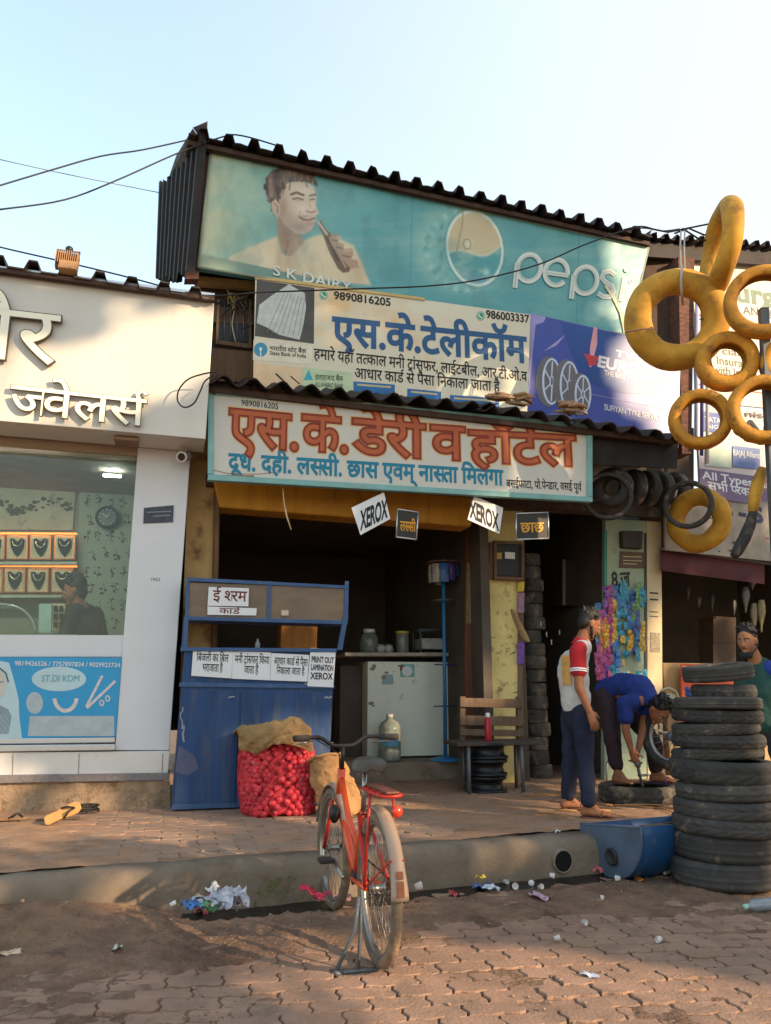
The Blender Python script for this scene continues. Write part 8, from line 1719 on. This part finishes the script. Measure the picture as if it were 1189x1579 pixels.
def wires():
    def wire(pts, y, r_, lab, m=WIRE, sub=5):
        P_ = [Y(a, c, y if not isinstance(y, (list, tuple)) else y[i]) for i, (a, c) in enumerate(pts)]; out = []
        for i in range(len(P_) - 1):                      # Catmull-Rom
            p0, p1, p2, p3 = P_[max(i - 1, 0)], P_[i], P_[i + 1], P_[min(i + 2, len(P_) - 1)]
            for k in range(sub):
                t = k / sub; out.append(.5 * ((2 * p1) + (p2 - p0) * t + (2 * p0 - 5 * p1 + 4 * p2 - p3) * t * t + (3 * p1 - p0 - 3 * p2 + p3) * t ** 3))
        out.append(P_[-1]); b = MB(); b.tube(out, r_, 6); thing("cable", b, m, lab, "cable", "overhead cables")
    wire([(-80, 310), (0, 286), (80, 262), (155, 241), (220, 231), (293, 215)], (5.6, 5.9, 6.2, 6.5, 6.9, 7.2), .008, "black overhead cable, upper one ending at the left corner of the tin roof")
    wire([(-80, 332), (0, 323), (100, 308), (180, 278), (270, 238), (340, 212), (372, 209), (432, 226)], (5.6, 5.9, 6.2, 6.5, 6.8, 7.0, 7.1, 7.3), .008, "black overhead cable, lower one crossing the left end of the tin roof")
    wire([(-80, 228), (0, 246), (100, 268), (200, 288), (256, 299)], (7, 7.2, 7.6, 8, 8.4), .005, "thin grey cable crossing under the black cables against the sky", M_("grey_cable", (120, 122, 128), .6))
    wire([(-60, 364), (0, 381), (100, 404), (200, 428), (283, 450), (330, 456), (400, 451), (480, 448), (560, 445), (660, 441), (740, 431), (830, 408), (900, 378), (968, 354), (1000, 352)], (6.2, 6.25, 6.3, 6.4, 6.45, 6.5, 6.6, 6.65, 6.7, 6.8, 6.9, 7.0, 7.05, 7.1, 7.1), .0075, "long black cable sagging across the face of the drink sign")
    wire([(334, 573), (312, 577), (290, 585), (276, 601), (274, 618), (284, 628), (299, 622), (309, 603), (316, 588), (330, 578)], 6.35, .007, "black cable loop hanging at the right end of the white fascia")
    wire([(350, 447), (362, 470), (358, 500), (364, 528)], 7.45, .006, "short pale cable dangling in the gap left of the white banner", M_("pale_cable", (176, 166, 130), .6))
    wire([(332, 470), (350, 462), (372, 468), (392, 460)], 7.4, .008, "tangled black cable in the gap left of the white banner")
    wire([(340, 490), (356, 476), (380, 486), (390, 500), (370, 508)], 7.42, .007, "second tangled cable in the gap left of the white banner")
    t = root("cable_tangle", Y(365, 470, 7.4), "knot of yellow and grey wires tied in the gap beside the banner", "cables"); rr = random.Random(4)
    for k in range(7):
        b = MB(); x, y = 362 + rr.uniform(-6, 8), 466 + rr.uniform(-8, 6); b.tube([Y(x + rr.uniform(-14, 14), y + rr.uniform(-12, 12), 7.38 + rr.uniform(-.03, .03)) for _ in range(5)], .005, 5); part("loose_wire", b, M_("wire_col_%d" % (k % 3), ((150, 130, 60), (120, 90, 70), (90, 90, 92))[k % 3], .6), t)
    wire([(962, 354), (990, 349), (1020, 356), (1048, 353)], 7.0, .007, "black cable end curling onto the wire rack above the yellow tubes")
wires()

def gravel():
    rr = random.Random(55); b = MB()
    for k in range(9000):
        x, y = rr.uniform(-2.9, 3.4), rr.uniform(2.5, 5.6); s = kdist(x, y)
        if s < .04: continue
        wgt = .9 if x < -.5 + .3 * fn((x, y), 2, 5) or s < .8 else .22
        if rr.random() > wgt: continue
        z = max(dirt_h(x, y), 0) if s > .1 else dirt_h(x, y); r_ = rr.choice((.002, .003, .003, .004, .004, .006, .009)) * rr.uniform(.7, 1.3); a = rr.uniform(0, 6.3); q = [V((x + math.cos(a + t) * r_ * rr.uniform(.7, 1.3), y + math.sin(a + t) * r_ * rr.uniform(.6, 1.1), z - .001)) for t in (0, 1.3, 2.6, 3.8, 5.0)]; top = V((x + rr.uniform(-.3, .3) * r_, y + rr.uniform(-.3, .3) * r_, z + r_ * rr.uniform(.5, 1.0)))
        b.add(q + [top], [(0, 1, 5), (1, 2, 5), (2, 3, 5), (3, 4, 5), (4, 0, 5)])
    m = M_("grit", (120, 98, 78), .95, var=.6, vs=30); thing("gravel", b, m, "loose grit and small clods strewn over the dirt road", "gravel", kind="stuff")
gravel()
def litter():
    rr = random.Random(77)
    def on(x, y):
        p = G(x, y, 0)
        if kdist(p.x, p.y) < -.0: p = G(x, y, PZ); p.z = PZ
        else: p.z = max(dirt_h(p.x, p.y), 0)
        return p
    # paper cups
    cup = MB(); cup.lathe([(.0, 0), (.022, 0), (.031, .06), (.033, .062), (.030, .058), (.021, .004), (0, .004)], 18)
    c0 = None; labs = [(262, 1403, "lying left of the litter heap"), (640, 1374, "lying flat in the gutter right of the bicycle wheel"), (777, 1364, "standing in the gutter by the lit kerb patch"), (793, 1374, "lying second in the gutter by the lit kerb patch"), (820, 1368, "lying near the pink wrapper"), (831, 1376, "lying just above the pink wrapper"), (848, 1355, "close to the kerb left of the drain pipe"), (957, 1363, "below the blue drum"), (898, 1428, "crumpled alone on the dirt"), (932, 1392, "alone below the blue drum end"), (1020, 1454, "far right on the paving"), (855, 1454, "on the paving near the centre")]
    for i, (x, y, l) in enumerate(labs):
        p = on(x, y)
        if c0 is None: c0 = thing_o("paper_cup", cup, M_("cup_white", (206, 200, 194), .7, var=.12, vs=20, dirt=((150, 130, 110), .2, 20)), "", "cup", "paper cups on the road"); o = c0
        else: o = c0.copy(); C.objects.link(o)
        s = .5 if y > 1380 else .62; o.location = p + V((0, 0, .02)); o.rotation_euler = (rad(rr.choice([80, 95, 70, 100])), 0, rr.uniform(0, 6)); o.scale = (s, s * rr.uniform(.6, 1), s * rr.uniform(.6, .9)); o["label"] = "white paper cup " + l
    # wrappers
    def wrap(x, y, sx, sy, col, lab, group=None, h=.03, seed=0, name="wrapper"):
        p = on(x, y); b = MB(); rows = []; a = rr.uniform(0, 3.1); ca, sa = math.cos(a), math.sin(a)
        for i in range(8):
            row = []
            for j in range(8):
                u_, v_ = (i / 7 - .5) * sx, (j / 7 - .5) * sy; u_ += .25 * sx * fn((i * .3, j * .3, seed), 1); z = h * (.42 + .75 * fn((i * .22, j * .22, seed + 5), 1.2, 2)) ; q = p + V((u_ * ca - v_ * sa, u_ * sa + v_ * ca, max(.004, z + .006))); row.append(q)
            rows.append(row)
        b.loft(rows, cap=False, closed=False, smooth=True); return thing(name, b, M_("wrap_%d_%d_%d" % col, col, .4, var=.5, vs=28, spec=.6), lab, "wrapper", group)
    cl = [(186, 190, 200), (60, 110, 170), (206, 206, 206), (110, 100, 90), (190, 180, 120), (90, 96, 110), (176, 176, 184), (150, 60, 70), (80, 130, 90)]
    for k in range(20):
        x = rr.gauss(322, 24); y = 1397 + rr.gauss(0, 6) - (x - 322) * .06; wrap(x, y, rr.uniform(.05, .11), rr.uniform(.03, .07), cl[k % len(cl)], "crumpled wrapper in the litter heap at the kerb left of the bicycle", "wrappers in the litter heap", .05, k)
    for k in range(8): wrap(rr.uniform(335, 372), rr.uniform(1388, 1402), rr.uniform(.08, .16), .08, (170, 168, 176), "pale crumpled bag in the litter heap at the kerb left of the bicycle", "bags in the litter heap", .07, k + 40, "plastic_bag")
    wrap(742, 1372, .17, .07, (84, 104, 160), "blue crumpled wrapper in the gutter by the lit kerb patch", None, .05, 3)
    wrap(758, 1378, .10, .06, (196, 200, 206), "white crumpled wrapper beside the blue one in the gutter", None, .05, 13)
    wrap(741, 1358, .05, .04, (190, 170, 50), "small yellow wrapper at the foot of the kerb", None, .03, 14)
    wrap(701, 1383, .07, .05, (170, 50, 56), "red crumpled wrapper on the dirt right of the bicycle", None, .04, 15)
    wrap(834, 1388, .15, .08, (196, 160, 176), "pink and white torn wrapper on the dirt below the gutter", None, .03, 16)
    wrap(484, 1387, .17, .10, (166, 40, 66), "crimson crumpled cloth in the gutter behind the front wheel", None, .07, 17)
    wrap(528, 1394, .10, .05, (150, 110, 110), "dull pink wrapper in the gutter behind the bicycle crank", None, .05, 18)
    wrap(922, 1348, .09, .07, (206, 100, 110), "pink crumpled paper between the drain pipe and the blue drum", None, .07, 19)
    wrap(910, 1508, .07, .04, (170, 176, 190), "small silver wrapper on the sunlit paving", None, .02, 20)
    wrap(985, 1360, .09, .05, (196, 120, 50), "orange wrapper on the dirt below the blue drum", None, .02, 21)
    wrap(1026, 1355, .07, .05, (190, 176, 160), "pale crumpled paper beside the foot of the tyre stack", None, .05, 22)
    wrap(1010, 1356, .06, .05, (176, 140, 90), "tan crumpled paper between the drum and tyre stack", None, .05, 23)
    wrap(860, 1285, .03, .03, (206, 206, 206), "tiny white scrap on the footpath near the standing person", None, .02, 24)
    wrap(180, 1470, .05, .03, (190, 190, 180), "small pale scrap on the dirt left of the bicycle", None, .02, 25)
    wrap(8, 1478, .12, .06, (196, 170, 140), "pale stone coloured scrap at the left edge of the dirt", None, .03, 26)
    # stones
    sm = MB(); sm.ball((0, 0, 0), (1, .8, .55), 9, 6)
    for i, q in enumerate(sm.v): sm.v[i] = q * (1 + .25 * fn(q, 1.3, 2))
    s0 = thing_o("pebble", sm, M_("pebble_grey", (140, 118, 98), .9, var=.3), "small brown pebble lying on the dirt road", "pebble", "pebbles on the road")
    for k in range(90):
        x, y = rr.uniform(0, 1180), rr.uniform(1385, 1560); p = on(x, y); o = s0 if k == 0 else s0.copy()
        if k: C.objects.link(o)
        s = rr.uniform(.004, .012) * (1.6 if rr.random() < .1 else 1); o.location = p + V((0, 0, s * .2)); o.scale = (s,) * 3; o.rotation_euler = (0, 0, rr.uniform(0, 6))
    # slippers and cable coil by the jewellery shop
    def slipper(x, y, ang, tilt, lab, m, top):
        p = G(x, y, PZ); t = root("slipper", p, lab, "slipper", "slippers by the jewellery shop"); Mx = Matrix.Translation(p + V((0, 0, .012 if abs(tilt) < 1 else .085))) @ Matrix.Rotation(ang, 4, 'Z') @ Matrix.Rotation(rad(-24) if abs(tilt) > 1 else 0, 4, 'Y') @ Matrix.Rotation(tilt, 4, 'X'); b = MB(); L_ = [(-.13, .025), (-.11, .036), (-.03, .033), (.05, .045), (.10, .043), (.13, .022)]; poly = [Mx @ V((a, w_, 0)) for a, w_ in L_] + [Mx @ V((a, -w_, 0)) for a, w_ in L_[::-1]]; b.slab(poly, Mx.to_3x3() @ V((0, 0, .018))); part("sole", b, m, t, .003); b = MB(); b.tube([Mx @ V((.0, .04, .015)), Mx @ V((.05, .02, .05)), Mx @ V((.09, 0, .02))], .007, 6); b.tube([Mx @ V((.0, -.04, .015)), Mx @ V((.05, -.02, .05)), Mx @ V((.09, 0, .02))], .007, 6); part("strap", b, top, t)
    slipper(96, 1274, rad(8), rad(68), "tan slipper tipped on its edge showing its ribbed sole", M_("tan_sole", (190, 140, 84), .8, var=.15, vs=20), BLACK)
    slipper(14, 1268, rad(15), rad(-8), "dark strapped slipper lying flat at the left edge of the footpath", M_("brown_sole", (120, 90, 62), .8), BLACK)
    p = G(134, 1254, PZ); b = MB(); b.tube([p + V((math.cos(a) * (.085 + .012 * math.sin(a * 2.3)), math.sin(a) * .075, .015 + a * .0022)) for a in [q * .35 for q in range(72)]], .006, 6); thing("cable_coil", b, WIRE, "small coil of black cable on the footpath by the jewellery shop", "cable coil")
    b = MB(); p = G(30, 1268, PZ + .01); b.slab([p, p + V((.38, .16, 0)), p + V((.37, .2, 0)), p + V((-.02, .05, 0))], V((0, 0, .012))); thing("wood_strip", b, WOOD, "flat pale wood strip on the footpath by the dark slipper", "strip")
litter()
# ------------------------------------------------------------------ unseen trees added behind the camera, leaves placed to throw the dappled shade
LIT = [([(0, 520), (150, 540), (165, 500), (240, 487), (328, 477), (328, 585), (300, 600), (225, 628), (150, 662), (0, 652)], 1.0),
       ([(0, 1163), (55, 1163), (62, 1200), (0, 1200)], 1.0), ([(0, 1205), (210, 1205), (250, 1243), (560, 1252), (520, 1264), (200, 1292), (60, 1290), (0, 1290)], .95), ([(0, 1295), (120, 1312), (220, 1345), (200, 1410), (0, 1425)], .8),
       ([(365, 1105), (548, 1105), (560, 1270), (365, 1270)], .95), ([(500, 1100), (622, 1130), (622, 1500), (500, 1500)], .75),
       ([(735, 1296), (842, 1294), (780, 1346), (740, 1340)], 1.0), ([(600, 1262), (720, 1288), (842, 1298), (735, 1302), (600, 1300)], .9),
       ([(330, 1432), (640, 1437), (1189, 1500), (1189, 1579), (330, 1579)], .88), ([(240, 1418), (520, 1422), (520, 1470), (290, 1480)], .7),
       ([(955, 535), (985, 515), (1050, 540), (1050, 655), (1000, 655), (945, 600)], 1.0), ([(955, 295), (1189, 295), (1189, 700), (1030, 700), (1010, 560), (955, 560)], .97),
       ([(880, 1180), (1060, 1180), (1060, 1264), (870, 1256)], .6), ([(985, 1185), (1052, 1185), (1052, 1264), (985, 1262)], 1.0), ([(1000, 940), (1024, 940), (1024, 1050), (1000, 1050)], 1.0), ([(1150, 1035), (1189, 1035), (1189, 1400), (1160, 1400)], .9),
       ([(490, 452), (600, 470), (600, 560), (485, 550)], .35), ([(719, 760), (780, 782), (773, 826), (719, 804)], 1.0), ([(740, 1035), (765, 1035), (765, 1082), (740, 1082)], .9), ([(880, 700), (1110, 720), (1110, 860), (880, 840)], .12), ([(60, 370), (330, 420), (330, 455), (60, 430)], .6)]
def inpoly(p, x, y):
    c = False; n = len(p)
    for i in range(n):
        (x1, y1), (x2, y2) = p[i], p[i - 1]
        if (y1 > y) != (y2 > y) and x < (x2 - x1) * (y - y1) / (y2 - y1) + x1: c = not c
    return c
def project(q):
    d = q - CAM; zc = d.y * _cp + d.z * _sp; yc = -d.y * _sp + d.z * _cp
    if zc < .05: return None
    return CX + FPX * d.x / zc, CY - FPX * yc / zc
def lit_at(h):
    s = project(h)
    if s is None: return .3
    x, y = s
    if not (-60 < x < 1250 and -40 < y < 1640): return .25
    x = min(max(x, 0), 1188); y = min(max(y, 0), 1578)
    v = 0.0
    for p, k in LIT:
        if inpoly(p, x, y): v = max(v, k)
    if y > 1180 and .6 < v < 1: v *= .5 + .9 * min(1, max(0, .5 + 1.6 * noise.noise(V((x * .006, y * .02, 3)))))
    return v
def trees():
    bpy.context.view_layer.update(); dg = bpy.context.evaluated_depsgraph_get(); rr = random.Random(99)
    n = MB(); leaves = {0: MB(), 1: MB(), 2: MB()}; T = [V((9.5, -4.0, 0)), V((15.0, -4.4, 0)), V((21.0, -3.6, 0))]
    cnt = 0; trees_n = 0
    while cnt < 5600 and trees_n < 60000:
        trees_n += 1
        x, y = rr.uniform(-40, 1230), rr.uniform(170, 1579); r = ray(x, y).normalized()
        ok, loc, nrm, _, ob, _ = sc.ray_cast(dg, CAM, r)
        if not ok or (loc - CAM).length > 20: continue
        ly = rr.uniform(-5.6, -1.8); t = (loc.y - ly) / (-SUN.y); L_ = loc + SUN * t
        if L_.z < 2.0: continue
        ok, hit, nrm2, _, ob2, _ = sc.ray_cast(dg, L_, -SUN)
        if not ok: continue
        s = rr.uniform(.10, .2); a = SUN.cross(V((0, 0, 1))).normalized(); b_ = a.cross(SUN)
        bad = rr.random() < lit_at(hit)
        if not bad:
            for dx, dy in ((s, 0), (-s, 0), (0, s), (0, -s)):
                ok, h2, *_ = sc.ray_cast(dg, L_ + a * dx * .7 + b_ * dy * .7, -SUN)
                if ok and rr.random() < lit_at(h2): bad = True; break
        if bad: continue
        k = min(range(3), key=lambda q: abs(T[q].x - L_.x + .4 * (T[q].y - L_.y)))
        M = Euler((rr.uniform(-.7, .7), rr.uniform(-.7, .7), rr.uniform(0, 6.3))).to_matrix(); Q = SUN.to_track_quat('Z', 'Y').to_matrix() @ M
        pts = [Q @ V((s * math.cos(q) * 1.25, s * .8 * math.sin(q), s * .12 * math.cos(2 * q))) + L_ for q in (0, .9, 1.8, 3.14, 4.4, 5.3)]
        leaves[k].face(pts); cnt += 1
    LF = M_("leaf_green", (70, 92, 44), .6, var=.4, vs=3); BK = M_("bark", (92, 74, 58), .9, var=.3, vs=8, bump=.4, bs=30)
    for k in range(3):
        if not leaves[k].f: continue
        t = root("shade_tree", T[k], ("unseen shade tree nearest the camera, behind it, leaves placed for the shade", "unseen shade tree, middle of three, leaves placed for the shade", "unseen shade tree farthest right, leaves placed for the shade")[k], "tree", "unseen trees added for shade"); part("crown", leaves[k], LF, t)
        c = sum(leaves[k].v, V()) / len(leaves[k].v); b = MB(); b.tube([T[k], T[k] + V((.05, .03, 1.6)), V((T[k].x + .1, T[k].y, 3.0)).lerp(c, .3), c], [.2, .16, .12, .05], 10)
        for q in range(26):
            v = rr.choice(leaves[k].v); st = V((T[k].x + .1, T[k].y, 2.6)).lerp(c, rr.uniform(.1, .8)); b.tube([st, st.lerp(v, .5) + V((0, 0, .15)), v], [.05, .03, .01], 6)
        part("trunk", b, BK, t)
    print("leaves", cnt, trees_n)
trees()
